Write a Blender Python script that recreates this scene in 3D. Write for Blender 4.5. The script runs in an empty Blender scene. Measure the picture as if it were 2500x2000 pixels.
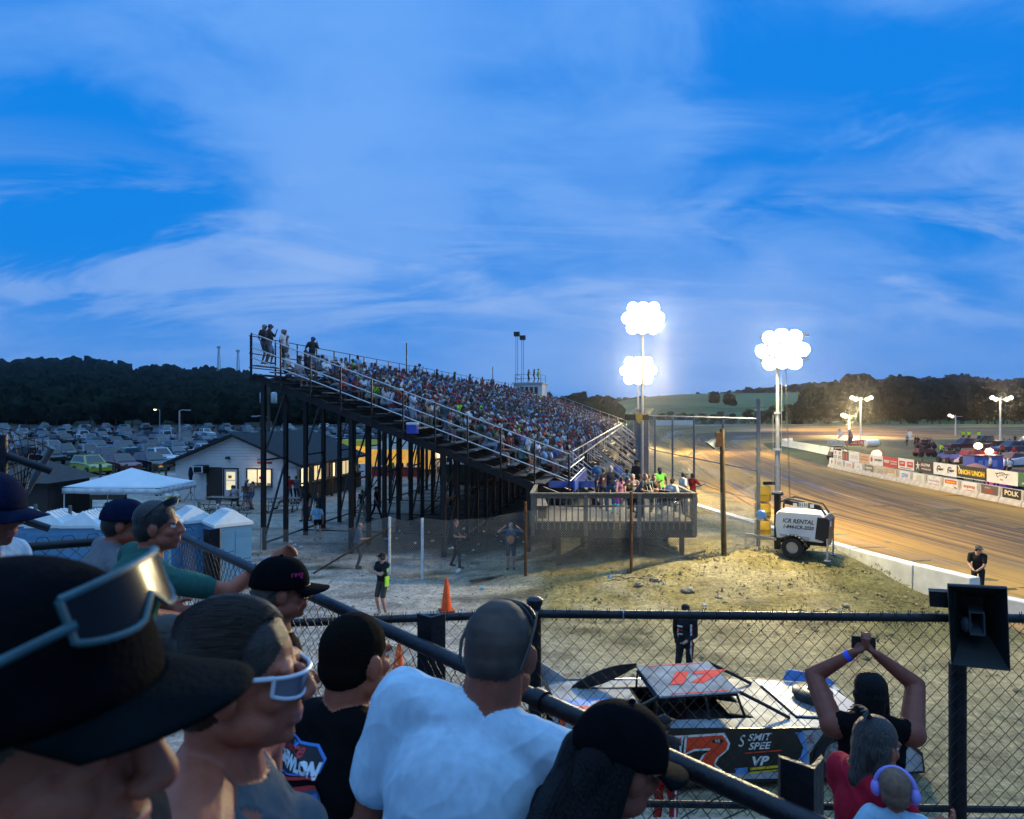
import bpy, bmesh, math, random
import numpy as np
from mathutils import Vector, Matrix, noise
from mathutils.bvhtree import BVHTree
R = math.radians
rnd = random.Random(11)
H, F = 5.85, 1700.0
SC = bpy.context.scene
COL = SC.collection

def P(u, v, d):                      # photo pixel (2500 x 2000) at distance d -> world point
    return Vector(((u - 1250) / F * d, d, H + (1000 - v) / F * d))
def G(u, d, z=None):                 # point on the ground under photo column u
    x = (u - 1250) / F * d
    return Vector((x, d, gz(x, d) if z is None else z))
def sm(x, a, b):
    t = min(1, max(0, (x - a) / (b - a))); return t * t * (3 - 2 * t)
def gz(x, y):                        # terrain height
    z = 0.80 * sm(x, -2.5, 5) * sm(y, 19.6, 24.6) * (1 - sm(x, 12.0, 13.4))
    if y > 24: z = max(z, 0.85 * sm(x - 0.193 * y, -6.5, -3.5) * (1 - sm(x - .193 * y, 1.2, 3.4)) * sm(y, 24, 29))
    z += 0.03 * noise.noise(Vector((x * .9, y * .9, 0)))*sm(y, 5, 8)
    if y > 120 and x < 40: z += 0.0
    return z

# ------------------------------------------------------------------ mesh builder
class MB:
    def __init__(s): s.v = []; s.f = []; s.m = []
    def add(s, vs, fs, mi=0, M=None):
        o = len(s.v)
        if M is not None: vs = [M @ Vector(p) for p in vs]
        s.v += [tuple(p) for p in vs]
        s.f += [tuple(i + o for i in f) for f in fs]
        s.m += [mi] * len(fs)
        return s
    def box(s, c, d, mi=0, M=None, taper=1.0):
        x, y, z = d[0] / 2, d[1] / 2, d[2] / 2; c = Vector(c); t = taper
        vs = [(-x, -y, -z), (x, -y, -z), (x, y, -z), (-x, y, -z), (-x * t, -y * t, z), (x * t, -y * t, z), (x * t, y * t, z), (-x * t, y * t, z)]
        vs = [(M.to_3x3() @ Vector(p) if M is not None else Vector(p)) + c for p in vs]
        return s.add(vs, [(3, 2, 1, 0), (4, 5, 6, 7), (0, 1, 5, 4), (1, 2, 6, 5), (2, 3, 7, 6), (3, 0, 4, 7)], mi)
    def bar(s, p, q, w, h, mi=0, up=(0, 0, 1)):
        p, q = Vector(p), Vector(q); d = (q - p); L = d.length
        if L < 1e-6: return s
        d /= L; u = Vector(up)
        if abs(d.dot(u)) > .98: u = Vector((0, 1, 0)) if abs(d.y) < .9 else Vector((1, 0, 0))
        a = d.cross(u).normalized(); b = a.cross(d).normalized()
        M = Matrix((a, d, b)).transposed()
        return s.box((p + q) / 2, (w, L, h), mi, M)
    def tube(s, pts, r, n=8, mi=0, cap=True):
        pts = [Vector(p) for p in pts]; k = len(pts)
        rs = r if isinstance(r, (list, tuple)) else [r] * k
        t = (pts[1] - pts[0]).normalized()
        a = t.orthogonal().normalized(); vs = []
        for i in range(k):
            t2 = (pts[min(i + 1, k - 1)] - pts[max(i - 1, 0)])
            t2 = t2.normalized() if t2.length > 1e-9 else t
            a = (a - t2 * a.dot(t2)); a = a.normalized() if a.length > 1e-6 else t2.orthogonal().normalized()
            b = t2.cross(a)
            for j in range(n):
                th = 2 * math.pi * j / n
                vs.append(pts[i] + (a * math.cos(th) + b * math.sin(th)) * rs[i])
        fs = [(i * n + j, i * n + (j + 1) % n, (i + 1) * n + (j + 1) % n, (i + 1) * n + j) for i in range(k - 1) for j in range(n)]
        if cap: fs += [tuple(range(n))[::-1], tuple((k - 1) * n + j for j in range(n))]
        return s.add(vs, fs, mi)
    def lathe(s, prof, n=20, mi=0, M=None, cap=True):
        vs = []; k = len(prof)
        for r, z in prof:
            for j in range(n):
                th = 2 * math.pi * j / n; vs.append((r * math.cos(th), r * math.sin(th), z))
        fs = [(i * n + j, i * n + (j + 1) % n, (i + 1) * n + (j + 1) % n, (i + 1) * n + j) for i in range(k - 1) for j in range(n)]
        if cap: fs += [tuple(range(n))[::-1], tuple((k - 1) * n + j for j in range(n))]
        return s.add(vs, fs, mi, M)
    def prism(s, poly, a, b, mi=0, M=None, axis=1):
        """extrude 2D polygon (x,z) along y from a to b"""
        n = len(poly); vs = []
        for y in (a, b):
            for p in poly:
                vs.append((p[0], y, p[1]) if axis == 1 else ((y, p[0], p[1]) if axis == 0 else (p[0], p[1], y)))
        fs = [(i, (i + 1) % n, n + (i + 1) % n, n + i) for i in range(n)] + [tuple(range(n))[::-1], tuple(range(n, 2 * n))]
        return s.add(vs, fs, mi, M)
    def ell(s, c, r, n=12, m=8, mi=0, rot=None):
        vs = []; c = Vector(c)
        for i in range(1, m):
            ph = math.pi * i / m
            for j in range(n):
                th = 2 * math.pi * j / n
                p = Vector((r[0] * math.sin(ph) * math.cos(th), r[1] * math.sin(ph) * math.sin(th), r[2] * math.cos(ph)))
                vs.append(c + (rot @ p if rot is not None else p))
        t = Vector((0, 0, r[2])); vs += [c + (rot @ t if rot is not None else t), c - (rot @ t if rot is not None else t)]
        T, B = len(vs) - 2, len(vs) - 1
        fs = [(i * n + j, (i + 1) * n + j, (i + 1) * n + (j + 1) % n, i * n + (j + 1) % n) for i in range(m - 2) for j in range(n)]
        fs += [(T, j, (j + 1) % n) for j in range(n)] + [(B, (m - 2) * n + (j + 1) % n, (m - 2) * n + j) for j in range(n)]
        return s.add(vs, fs, mi)
    def quad(s, a, b, c, d, mi=0): return s.add([a, b, c, d], [(0, 1, 2, 3)], mi)
    def mesh(s, name):
        me = bpy.data.meshes.new(name); me.from_pydata(s.v, [], s.f)
        me.polygons.foreach_set('material_index', s.m); return me
    def build(s, name, mats, parent=None, smooth=None, loc=None, bevel=0):
        me = s.mesh(name)
        for m in (mats if isinstance(mats, (list, tuple)) else [mats]): me.materials.append(m)
        if smooth is not None:
            me.shade_smooth()
            if smooth: me.set_sharp_from_angle(angle=R(smooth))
        o = bpy.data.objects.new(name, me); COL.objects.link(o)
        if parent is not None: o.parent = parent
        if loc is not None: o.location = loc
        if bevel:
            b = o.modifiers.new('bevel', 'BEVEL'); b.width = bevel; b.segments = 2; b.limit_method = 'ANGLE'
        return o

USED = {}
def tag(o, label=None, cat=None, group=None, kind=None):
    if label:
        w = len(label.split())
        if not 4 <= w <= 16: print('LABEL LEN', w, label)
        if label in USED and not group: print('DUP LABEL', label)
        USED[label] = 1; o['label'] = label
    if cat: o['category'] = cat
    if group: o['group'] = group
    if kind: o['kind'] = kind
    return o
def thing(name, label, cat, loc=(0, 0, 0), rz=0.0, group=None, scale=None):
    o = bpy.data.objects.new(name, None); COL.objects.link(o); o.empty_display_size = .2
    o.location = loc; o.rotation_euler = (0, 0, rz)
    if scale: o.scale = (scale,) * 3
    return tag(o, label, cat, group)
def struct(o): o['kind'] = 'structure'; return o
def children(o): return [c for c in bpy.data.objects if c.parent == o]
def copy_tree(o, parent=None, kids=None):
    c = o.copy(); COL.objects.link(c)
    if parent is not None: c.parent = parent
    for ch in (kids[o] if kids else list(o.children)): copy_tree(ch, c, kids)
    return c

# ------------------------------------------------------------------ materials
MATS = {}
def mat(name, col, rough=.7, metal=0.0, var=.15, vs=6.0, bump=0.0, bs=40.0, stretch=None, emit=0, ecol=None, spec=.4, coat=0, alpha=1):
    if name in MATS: return MATS[name]
    m = bpy.data.materials.new(name); m.use_nodes = True; MATS[name] = m
    nt = m.node_tree; N = nt.nodes; L = nt.links; b = N['Principled BSDF']
    b.inputs['Roughness'].default_value = rough; b.inputs['Metallic'].default_value = metal
    b.inputs['Specular IOR Level'].default_value = spec
    if coat: b.inputs['Coat Weight'].default_value = coat; b.inputs['Coat Roughness'].default_value = .1
    if alpha < 1: b.inputs['Alpha'].default_value = alpha
    c = (*col, 1); b.inputs['Base Color'].default_value = c
    if var or bump:
        tc = N.new('ShaderNodeTexCoord'); src = tc.outputs['Object']
        if stretch:
            mp = N.new('ShaderNodeMapping'); mp.inputs['Scale'].default_value = stretch; L.new(src, mp.inputs[0]); src = mp.outputs[0]
    if var:
        n = N.new('ShaderNodeTexNoise'); n.inputs['Scale'].default_value = vs; n.inputs['Detail'].default_value = 6; L.new(src, n.inputs['Vector'])
        mr = N.new('ShaderNodeMapRange'); mr.inputs[1].default_value = .3; mr.inputs[2].default_value = .7
        mr.inputs[3].default_value = 1 - var; mr.inputs[4].default_value = 1 + var; L.new(n.outputs[0], mr.inputs[0])
        hs = N.new('ShaderNodeMix'); hs.data_type = 'RGBA'; hs.blend_type = 'MULTIPLY'; hs.inputs[0].default_value = 1
        hs.inputs[6].default_value = c; L.new(mr.outputs[0], hs.inputs[7]); L.new(hs.outputs[2], b.inputs['Base Color'])
    if bump:
        n2 = N.new('ShaderNodeTexNoise'); n2.inputs['Scale'].default_value = bs; n2.inputs['Detail'].default_value = 5; L.new(src, n2.inputs['Vector'])
        bp = N.new('ShaderNodeBump'); bp.inputs['Strength'].default_value = bump; bp.inputs['Distance'].default_value = .02
        L.new(n2.outputs[0], bp.inputs['Height']); L.new(bp.outputs[0], b.inputs['Normal'])
    if emit:
        b.inputs['Emission Color'].default_value = (*(ecol or col), 1); b.inputs['Emission Strength'].default_value = emit
    return m
def objmat(name, rough=.4, coat=0, attr=False):
    """paint taken from the object's own colour; with attr also a colour attribute whose alpha 0 marks the object-coloured cloth"""
    m = bpy.data.materials.new(name); m.use_nodes = True; nt = m.node_tree; N = nt.nodes; L = nt.links; b = N['Principled BSDF']
    b.inputs['Roughness'].default_value = rough
    if coat: b.inputs['Coat Weight'].default_value = coat
    oi = N.new('ShaderNodeObjectInfo')
    if not attr: L.new(oi.outputs['Color'], b.inputs['Base Color']); return m
    at = N.new('ShaderNodeAttribute'); at.attribute_name = 'zone'
    mx = N.new('ShaderNodeMix'); mx.data_type = 'RGBA'
    L.new(at.outputs['Alpha'], mx.inputs[0]); L.new(oi.outputs['Color'], mx.inputs[6]); L.new(at.outputs['Color'], mx.inputs[7])
    n = N.new('ShaderNodeTexNoise'); n.inputs['Scale'].default_value = 9; tc = N.new('ShaderNodeTexCoord'); L.new(tc.outputs['Object'], n.inputs['Vector'])
    bp = N.new('ShaderNodeBump'); bp.inputs['Strength'].default_value = .5; bp.inputs['Distance'].default_value = .05; L.new(n.outputs[0], bp.inputs['Height'])
    L.new(bp.outputs[0], b.inputs['Normal']); L.new(mx.outputs[2], b.inputs['Base Color'])
    return m
def cloth(col, name=None):
    k = 'cloth_%02x%02x%02x' % tuple(int(min(255, c * 255)) for c in col)
    return mat(name or k, col, .9, var=.12, vs=5, bump=.35, bs=7, spec=.15)

BLACKST = mat('black_steel', (.012, .011, .012), .5, .3, var=.4, vs=5)
GALV = mat('galvanised_steel', (.42, .43, .45), .38, .7, var=.15, vs=9)
WIRE = mat('fence_wire', (.30, .30, .29), .5, .5, var=.2, vs=3)
BLKWIRE = mat('black_wire', (.010, .010, .011), .55, .2, var=.2)
RUST = mat('rusty_steel', (.13, .055, .022), .85, .1, var=.5, vs=7, bump=.3, bs=60)
WOOD = mat('weathered_wood', (.17, .14, .105), .85, var=.4, vs=4, stretch=(6, 1, 6), bump=.3, bs=25)
OLDWOOD = mat('dark_wood', (.07, .052, .035), .85, var=.4, vs=4, stretch=(6, 1, 6), bump=.3, bs=25)
RUBBER = mat('tyre_rubber', (.014, .014, .015), .8, var=.3, vs=15)
GLASSD = mat('dark_car_glass', (.012, .016, .02), .08, spec=.8, var=0)
CHROME = mat('chrome', (.6, .6, .6), .2, 1, var=0)
WHITE = mat('white_paint', (.72, .72, .70), .5, var=.1, vs=3)
BLACKP = mat('black_plastic', (.012, .012, .013), .45, var=.2)
REDP = mat('red_paint', (.5, .02, .02), .5, var=.1)

def text_mesh(txt, size, bold=0.0, shear=0.0, sx=1.0, align='CENTER'):
    cu = bpy.data.curves.new('txt', 'FONT'); cu.body = txt; cu.size = size; cu.offset = bold; cu.shear = shear
    cu.align_x = align; cu.align_y = 'CENTER'; cu.resolution_u = 3; cu.fill_mode = 'FRONT'
    o = bpy.data.objects.new('txt', cu); COL.objects.link(o)
    me = o.to_mesh()
    vs = [(v.co.x * sx, v.co.y, 0) for v in me.vertices]; fs = [tuple(p.vertices) for p in me.polygons]
    o.to_mesh_clear(); bpy.data.objects.remove(o); bpy.data.curves.remove(cu)
    return vs, fs
def frame_M(o, xdir, ydir):          # plane frame: local x -> xdir, local y -> ydir
    x = Vector(xdir).normalized(); y = Vector(ydir).normalized(); z = x.cross(y).normalized()
    M = Matrix((x, y, z)).transposed().to_4x4(); M.translation = Vector(o); return M

def fence_wires(mb, a, b, z0, z1, cell, r, n=3, mi=0, zf=None, sag=None):
    """chain link: two families of zigzag wires between ground points a and b; z0/z1 bottom/top heights; zf(t)->base height"""
    a = Vector(a); b = Vector(b); L = (b - a).length; d = (b - a) / L
    nx = int(L / cell); nz = max(2, int((z1 - z0) / (cell)))
    nrm = Vector((-d.y, d.x, 0)).normalized() if abs(d.x) + abs(d.y) > 0 else Vector((0, 1, 0))
    for k in range(nx + 1):
        pts = []
        for j in range(2 * nz + 1):
            s = (k + (.5 if j % 2 else 0.0)) * cell
            if k % 1 == 0: s = s if True else s
            s = min(s, L); t = s / L
            z = z0 + (z1 - z0) * j / (2 * nz)
            p = a + d * s; p.z = (zf(t) if zf else a.z + (b.z - a.z) * t) + z
            p += nrm * (r * (1 if j % 2 else -1))
            if sag: p += sag(t, (z - z0) / (z1 - z0))
            pts.append(p)
        mb.tube(pts, r, n, mi, cap=False)
        pts2 = []
        for j in range(2 * nz + 1):
            s = (k + (-.5 if j % 2 else 0.0)) * cell
            s = min(max(s, 0), L); t = s / L
            z = z0 + (z1 - z0) * j / (2 * nz)
            p = a + d * s; p.z = (zf(t) if zf else a.z + (b.z - a.z) * t) + z
            p += nrm * (r * (-1 if j % 2 else 1))
            if sag: p += sag(t, (z - z0) / (z1 - z0))
            pts2.append(p)
        mb.tube(pts2, r, n, mi, cap=False)
    return mb
# ------------------------------------------------------------------ people: primitives -> one continuous remeshed skin, zones by nearest primitive
def E(zone, c, r, rot=None): return ('e', zone, Vector(c), r, rot)
def K(zone, a, b, ra, rb): return ('k', zone, Vector(a), Vector(b), ra, rb)
def remesh(prims, voxel, smooth=3):
    mb = MB()
    for p in prims:
        if p[0] == 'e': mb.ell(p[2], p[3], 16, 10, rot=p[4])
        else:
            a, b, ra, rb = p[2:]; d = (b - a); L = d.length; d = d / L if L > 1e-6 else Vector((0, 0, 1)); pts = []; rs = []
            for i in range(5): th = math.pi / 2 * i / 4; pts.append(a - d * ra * math.cos(th)); rs.append(max(1e-4, ra * math.sin(th)))
            for i in range(5): th = math.pi / 2 * i / 4; pts.append(b + d * rb * math.sin(th)); rs.append(max(1e-4, rb * math.cos(th)))
            mb.tube(pts, rs, 12)
    me = mb.mesh('tmp'); o = bpy.data.objects.new('tmp', me); COL.objects.link(o)
    m = o.modifiers.new('r', 'REMESH'); m.mode = 'VOXEL'; m.voxel_size = voxel
    if smooth: s = o.modifiers.new('s', 'SMOOTH'); s.iterations = smooth; s.factor = .5
    dg = bpy.context.evaluated_depsgraph_get(); ev = o.evaluated_get(dg)
    out = bpy.data.meshes.new_from_object(ev)
    bpy.data.objects.remove(o); bpy.data.meshes.remove(me)
    return out
def zone_of(me, prims, pts=None):
    n = len(me.polygons)
    if pts is None:
        c = np.empty(n * 3, np.float32); me.polygons.foreach_get('center', c); c = c.reshape(-1, 3)
    else: c = pts
    best = np.full(len(c), 1e9, np.float32); idx = np.zeros(len(c), int)
    for i, p in enumerate(prims):
        if p[0] == 'e':
            q = c - np.array(p[2]); 
            if p[4] is not None: q = q @ np.array(p[4])
            r = np.array(p[3]); l = np.linalg.norm(q / r, axis=1); d = (l - 1) * np.linalg.norm(q, axis=1) / np.maximum(l, 1e-5)
        else:
            a, b = np.array(p[2]), np.array(p[3]); ab = b - a; t = np.clip(((c - a) @ ab) / max(1e-9, ab @ ab), 0, 1)
            d = np.linalg.norm(c - a - t[:, None] * ab, axis=1) - (p[4] + (p[5] - p[4]) * t)
        k = d < best; best[k] = d[k]; idx[k] = i
    zs = [p[1] for p in prims]
    return [zs[i] for i in idx]
def body(name, prims, zm, voxel=.018, smooth=3, parent=None, wr=0):
    me = remesh(prims, voxel, smooth)
    if wr:                                # real folds in the cloth
        n = len(me.vertices); c = np.empty(n * 3, np.float32); me.vertices.foreach_get('co', c); zz = zone_of(me, prims, c.reshape(-1, 3)); nn = np.empty(n * 3, np.float32); me.vertices.foreach_get('normal', nn); c = c.reshape(-1, 3); nn = nn.reshape(-1, 3)
        ed = np.empty(len(me.edges) * 2, np.int64); me.edges.foreach_get('vertices', ed); ed = ed.reshape(-1, 2); msk = np.array([q == 'shirt' for q in zz])
        deg = np.bincount(ed.ravel(), minlength=n).astype(float); c = c.astype(float)
        for _ in range(55):
            av = np.stack([np.bincount(ed[:, 0], c[ed[:, 1], k], n) + np.bincount(ed[:, 1], c[ed[:, 0], k], n) for k in range(3)], 1) / deg[:, None]
            c[msk] += .6 * (av - c)[msk]
        for i in range(n):
            if zz[i] == 'shirt':
                x, y, q = c[i]; a = noise.noise(Vector((x * 7 + q * 9, y * 6, q * 2.5 - x * 3))); b = noise.noise(Vector((x * 16 - q * 12, y * 14, q * 6 + x * 5 + 7))); f = noise.noise(Vector((x * 2.2, y * 2.2, q * 2.2 + 3)))
                c[i] += nn[i] * (wr * ((1 - abs(a)) ** 5 * 1.5 * max(0, .35 + f) + .35 * (1 - abs(b)) ** 4 * max(0, .4 - f) + .4 * a))
        me.vertices.foreach_set('co', c.astype(np.float32).ravel()); me.update()
    z = zone_of(me, prims)
    keys = list(dict.fromkeys(z)); 
    me.materials.clear()
    for k in keys: me.materials.append(zm.get(k) or zm['skin'])
    me.polygons.foreach_set('material_index', [keys.index(q) for q in z]); me.shade_smooth(); me.update()
    me.name = name
    o = bpy.data.objects.new(name, me); COL.objects.link(o)
    if parent is not None: o.parent = parent
    return o
def ik(a, t, l1, l2, pole):
    a, t = Vector(a), Vector(t); d = t - a; L = d.length
    if L > (l1 + l2) * .999: t = a + d * ((l1 + l2) * .999 / L); d = t - a; L = d.length
    u = d / L; x = (l1 * l1 - l2 * l2 + L * L) / (2 * L); h = math.sqrt(max(0, l1 * l1 - x * x))
    pl = Vector(pole); pl = pl - u * pl.dot(u); pl = pl.normalized() if pl.length > 1e-5 else u.orthogonal().normalized()
    return a + u * x + pl * h, t
def pose(h=1.75, lean=0, side=0, twist=0, sit=None, la=None, ra=None, lp=None, rp=None, yaw=0, pitch=0, step=0, wid=1.0, feet=None, shrug=0):
    """joints of a person facing +Y (their right hand at +X), before root transform; hand targets given relative to the shoulders' centre"""
    k = h / 1.75; J = {'k': k, 'w': wid}
    pz = .95 if sit is None else sit / k + .11
    pel = Vector((0, 0, pz)); Rm = Matrix.Rotation(R(twist), 3, 'Z') @ Matrix.Rotation(R(-lean), 3, 'X') @ Matrix.Rotation(R(side), 3, 'Y')
    J['pel'] = pel; J['R'] = Rm; J['chest'] = pel + Rm @ Vector((0, 0, .36)); J['neck'] = pel + Rm @ Vector((0, -.01, .505))
    Rh = Matrix.Rotation(R(twist * .5 + yaw), 3, 'Z') @ Matrix.Rotation(R(-pitch - lean * .35), 3, 'X')
    J['Rh'] = Rh; J['head'] = J['neck'] + Rm @ Vector((0, .0, .022)) + Rh @ Vector((0, .030, .118))
    for s, n, tg, pl in ((-1, 'L', la, lp), (1, 'R', ra, rp)):
        sh = pel + Rm @ Vector((s * .185 * wid, 0, .455 + shrug)); J['sh' + n] = sh
        t = sh + Vector((s * .07, .06, -.52)) if tg is None else pel + Rm @ (Vector((0, 0, .455)) + Vector(tg))
        el, ha = ik(sh, t, .29, .265, pl or (s * .5, -.7, -.5)); J['el' + n] = el; J['ha' + n] = ha
        hp = pel + Vector((s * .095 * wid, 0, -.03)); J['hp' + n] = hp
        if sit is None:
            an = Vector((s * .115, s * step, .085))
            kn, an = ik(hp, an, .44, .435, (0, 1, 0))
        else:
            kn = hp + Vector((s * .06, .42, .0)); an = Vector((kn.x, kn.y + (feet or 0), max(.085, kn.z - .42)))
        J['kn' + n] = kn; J['an' + n] = an
    for q in list(J):
        if isinstance(J[q], Vector): J[q] = J[q] * k
    return J
def head_prims(J, o):
    k = J['k'] * o.get('hs', 1); c = J['head']; Rh = J['Rh']; hd = []
    def e(z, p, r, rr=None): hd.append(E(z, c + Rh @ (Vector(p) * k), [q * k for q in r], Rh if rr is None else Rh @ rr))
    def kk(z, a, b, ra, rb): hd.append(K(z, c + Rh @ (Vector(a) * k), c + Rh @ (Vector(b) * k), ra * k, rb * k))
    fine = o.get('fine')
    e('skin', (0, -.012, .022), (.074, .094, .088)); e('skin', (0, .022, -.035), (.060, .070, .082))
    kk('skin', (0, .092, .012), (0, .108, -.022), .009, .014)
    kk('skin', (0, .055, -.088), (0, .072, -.092), .028, .018)
    for s in (-1, 1): e('skin', (s * .075, -.006, -.012), (.010, .022, .032), Matrix.Rotation(s * -.35, 3, 'Z'))
    if fine:
        for s in (-1, 1):
            e('skin', (s * .036, .052, -.024), (.026, .03, .024)); e('skin', (s * .03, .074, .024), (.027, .012, .009))
            e('skin', (s * .014, .102, -.026), (.010, .011, .009)); e('eyewhite', (s * .031, .071, .006), (.014, .014, .010))
            e('iris', (s * .031, .083, .006), (.0055, .004, .0055)); e('skin', (s * .031, .073, .0145), (.017, .015, .007)); e('skin', (s * .031, .072, -.004), (.016, .014, .006))
            e('skin', (s * .045, .015, -.062), (.022, .05, .03))
            e('skin', (s * .08, -.012, -.005), (.007, .018, .026), Matrix.Rotation(s * -.5, 3, 'Z'))
        e('lip', (0, .090, -.056), (.022, .011, .0065)); e('lip', (0, .089, -.069), (.020, .011, .007)); e('skin', (0, .085, -.044), (.022, .012, .010))
    else:
        for s in (-1, 1): e('iris', (s * .031, .084, .004), (.013, .006, .007))
        e('lip', (0, .088, -.06), (.02, .008, .006))
    hair = o.get('hair', 'short')
    if hair == 'buzz': e('hair', (0, -.016, .030), (.0765, .096, .089)); e('hair', (0, -.045, -.015), (.068, .062, .06))
    elif hair in ('short', 'long', 'pony', 'bun', 'mid'):
        e('hair', (0, -.022, .036), (.083, .098, .088)); e('hair', (0, -.048, -.01), (.078, .068, .075))
        if hair == 'long':
            kk('hair', (-.03, -.08, 0), (-.045, -.095, -.25), .05, .045); kk('hair', (.03, -.08, 0), (.045, -.095, -.25), .05, .045)
        if hair == 'mid':
            for s in (-1, 1): kk('hair', (s * .055, -.03, 0), (s * .062, -.035, -.13), .036, .03)
            kk('hair', (0, -.075, 0), (0, -.075, -.14), .05, .04)
        if hair == 'pony': kk('hair', (0, -.115, .03), (0, -.14, -.17), .030, .018)
        if hair == 'bun': e('hair', (0, -.115, .06), (.036, .036, .036))
    if o.get('beard'): e('hair', (0, .045, -.078), (.056, .055, .045)); e('hair', (0, .082, -.05), (.028, .014, .008))
    hat = o.get('hat')
    if hat == 'cap' or hat == 'back':
        s = -1 if hat == 'back' else 1
        e('hat', (0, -.01, .05), (.087, .107, .076)); e('hat', (0, s * .115 - .005, .043), (.068, .075, .011), Matrix.Rotation(R(-8 * s), 3, 'X'))
    if hat == 'wide': e('hat', (0, -.01, .07), (.083, .1, .07)); e('hat', (0, -.005, .045), (.17, .19, .012))
    if hat == 'helmet': e('hat', (0, -.01, .02), (.12, .14, .135))
    if o.get('phones'):
        for s in (-1, 1): e('phones', (s * .088, -.005, -.01), (.028, .036, .045))
        kk('phones', (-.085, -.005, .03), (0, -.005, .135), .012, .012); kk('phones', (.085, -.005, .03), (0, -.005, .135), .012, .012)
    return hd
def hand_prims(J, n, fine, curl=.5, zone='skin'):
    k = J['k']; ha, el = J['ha' + n], J['el' + n]; d = (ha - el).normalized(); s = -1 if n == 'L' else 1
    side = J.get('hs' + n)
    if side is None: side = Vector((0, 1, 0)) - d * d.y; side = side.normalized() if side.length > .2 else d.orthogonal().normalized()
    else: side = (Vector(side) - d * Vector(side).dot(d)).normalized()
    nrm = d.cross(side) * (1 if n == 'L' else -1)      # palm direction
    out = []
    if not fine:
        out.append(K(zone, ha, ha + d * .09 * k, .034 * k, .028 * k)); out.append(K(zone, ha + d * .09 * k, ha + (d * .14 + nrm * .03) * k, .026 * k, .018 * k)); return out
    rot = Matrix((side, nrm, d)).transposed()
    out.append(E(zone, ha + d * .045 * k, (.042 * k, .017 * k, .056 * k), rot))
    for i, (off, L) in enumerate(((.030, .072), (.011, .080), (-.009, .074), (-.028, .058))):
        p = ha + (d * .085 + side * off) * k; a = .25 + curl * .6; r = .0098
        for j, f in enumerate((.45, .32, .26)):
            q = p + (d * math.cos(a) + nrm * math.sin(a)) * L * f * k * 1.05; out.append(K(zone, p, q, r * k, (r - .0008) * k)); p = q; a += curl * .9; r -= .0007
    p = ha + (d * .02 + side * .03) * k; q = p + (side * .03 + d * .035 + nrm * .015) * k; w = q + (d * .034 + side * .004 + nrm * .012) * k
    out += [K(zone, p, q, .016 * k, .0125 * k), K(zone, q, w, .012 * k, .0095 * k)]
    return out
def person_prims(J, o):
    k, w, Rm = J['k'], J['w'], J['R']; pr = []; pel, ch, nk = J['pel'], J['chest'], J['neck']; b = o.get('belly', 0)
    fem = o.get('fem'); sh = o.get('top', 'shirt')
    def t(z, p, r): pr.append(E(z, pel + Rm @ (Vector(p) * k), [q * k for q in r], Rm))
    t(sh, (0, 0, .34), (.165 * w, .112 + b * .3, .17)); t(sh, (0, .012 + b * .3, .16), (.150 * w + b * .4, .108 + b, .17)); t('skin' if o.get('tank') else sh, (0, 0, .43), (.165 * w, .085, .06))
    t(sh, (0, -.03, .36), (.15 * w, .09, .14)); t('pants', (0, -.012, -.01), (.160 * w + b * .3, .118 + b * .5, .125)); t(sh, (0, 0, .045), (.157 * w + b * .4, .115 + b * .8, .09))
    if fem:
        for s in (-1, 1): t(sh, (s * .075, .095, .33), (.07, .06, .07))
    pr.append(K('skin', nk - Rm @ Vector((0, -.014 * k, .026 * k)), J['head'] - J['Rh'] @ Vector((0, .03 * k, .05 * k)), .061 * k * o.get('nk', 1), .054 * k * o.get('nk', 1)))
    for s in (-1, 1): pr.append(K('skin' if o.get('tank') else sh, nk + Rm @ Vector((s * .030 * k, -.022 * k, -.012 * k)), J['shL' if s < 0 else 'shR'] + Rm @ Vector((0, 0, .004)), .054 * k, .064 * k))
    sl = o.get('sleeve', 'short'); am = o.get('arm', 1)
    for n in 'LR':
        S, el, ha = J['sh' + n], J['el' + n], J['ha' + n]
        if sl == 'none': pr += [E('skin', S, [.058 * k * am] * 3), K('skin', S, el, .053 * k * am, .041 * k * am), K('skin', el, ha, .041 * k * am, .027 * k)]
        elif sl == 'short':
            m = S.lerp(el, .62); pr += [K(sh, S, m, .066 * k * am, .062 * k * am), K('skin', S.lerp(el, .3), el, .048 * k * am, .041 * k * am), K('skin', el, ha, .041 * k * am, .027 * k)]
        else: pr += [K('sleeve' if o.get('sleevez') else sh, S, el, .066 * k, .052 * k), K('sleeve' if o.get('sleevez') else sh, el, el.lerp(ha, .93), .052 * k, .036 * k)]
        pr += hand_prims(J, n, o.get('fine'), o.get('curl', .5), 'glove' if o.get('gloves') else 'skin')
        hp, kn, an = J['hp' + n], J['kn' + n], J['an' + n]; lg = o.get('legs', 'pants')
        if lg == 'pants': pr += [K('pants', hp, kn, .088 * k, .062 * k), K('pants', kn, an, .060 * k, .046 * k)]
        else:
            pr += [K('pants', hp, hp.lerp(kn, .85 if lg == 'shorts' else .35), .09 * k, .078 * k), K('skin', hp, kn, .07 * k, .054 * k), K('skin', kn, kn.lerp(an, .35), .052 * k, .054 * k), K('skin', kn.lerp(an, .35), an, .054 * k, .036 * k)]
        pr += [K('shoe', an + Vector((0, -.035, -.035)) * k, an + Vector(((-.02 if n == 'L' else .02), .15, -.045)) * k, .043 * k, .036 * k)]
        if lg != 'pants': pr += [K('sock', an + Vector((0, 0, .05)) * k, an, .042 * k, .044 * k)]
    return pr + head_prims(J, o)
SKIN = mat('skin', (.42, .22, .15), .55, var=.12, vs=14, bump=.08, bs=120)
SKIN2 = mat('tanned_skin', (.30, .15, .10), .55, var=.12, vs=14, bump=.08, bs=120)
SKIN3 = mat('dark_skin', (.10, .055, .04), .5, var=.12, vs=14)
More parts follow.
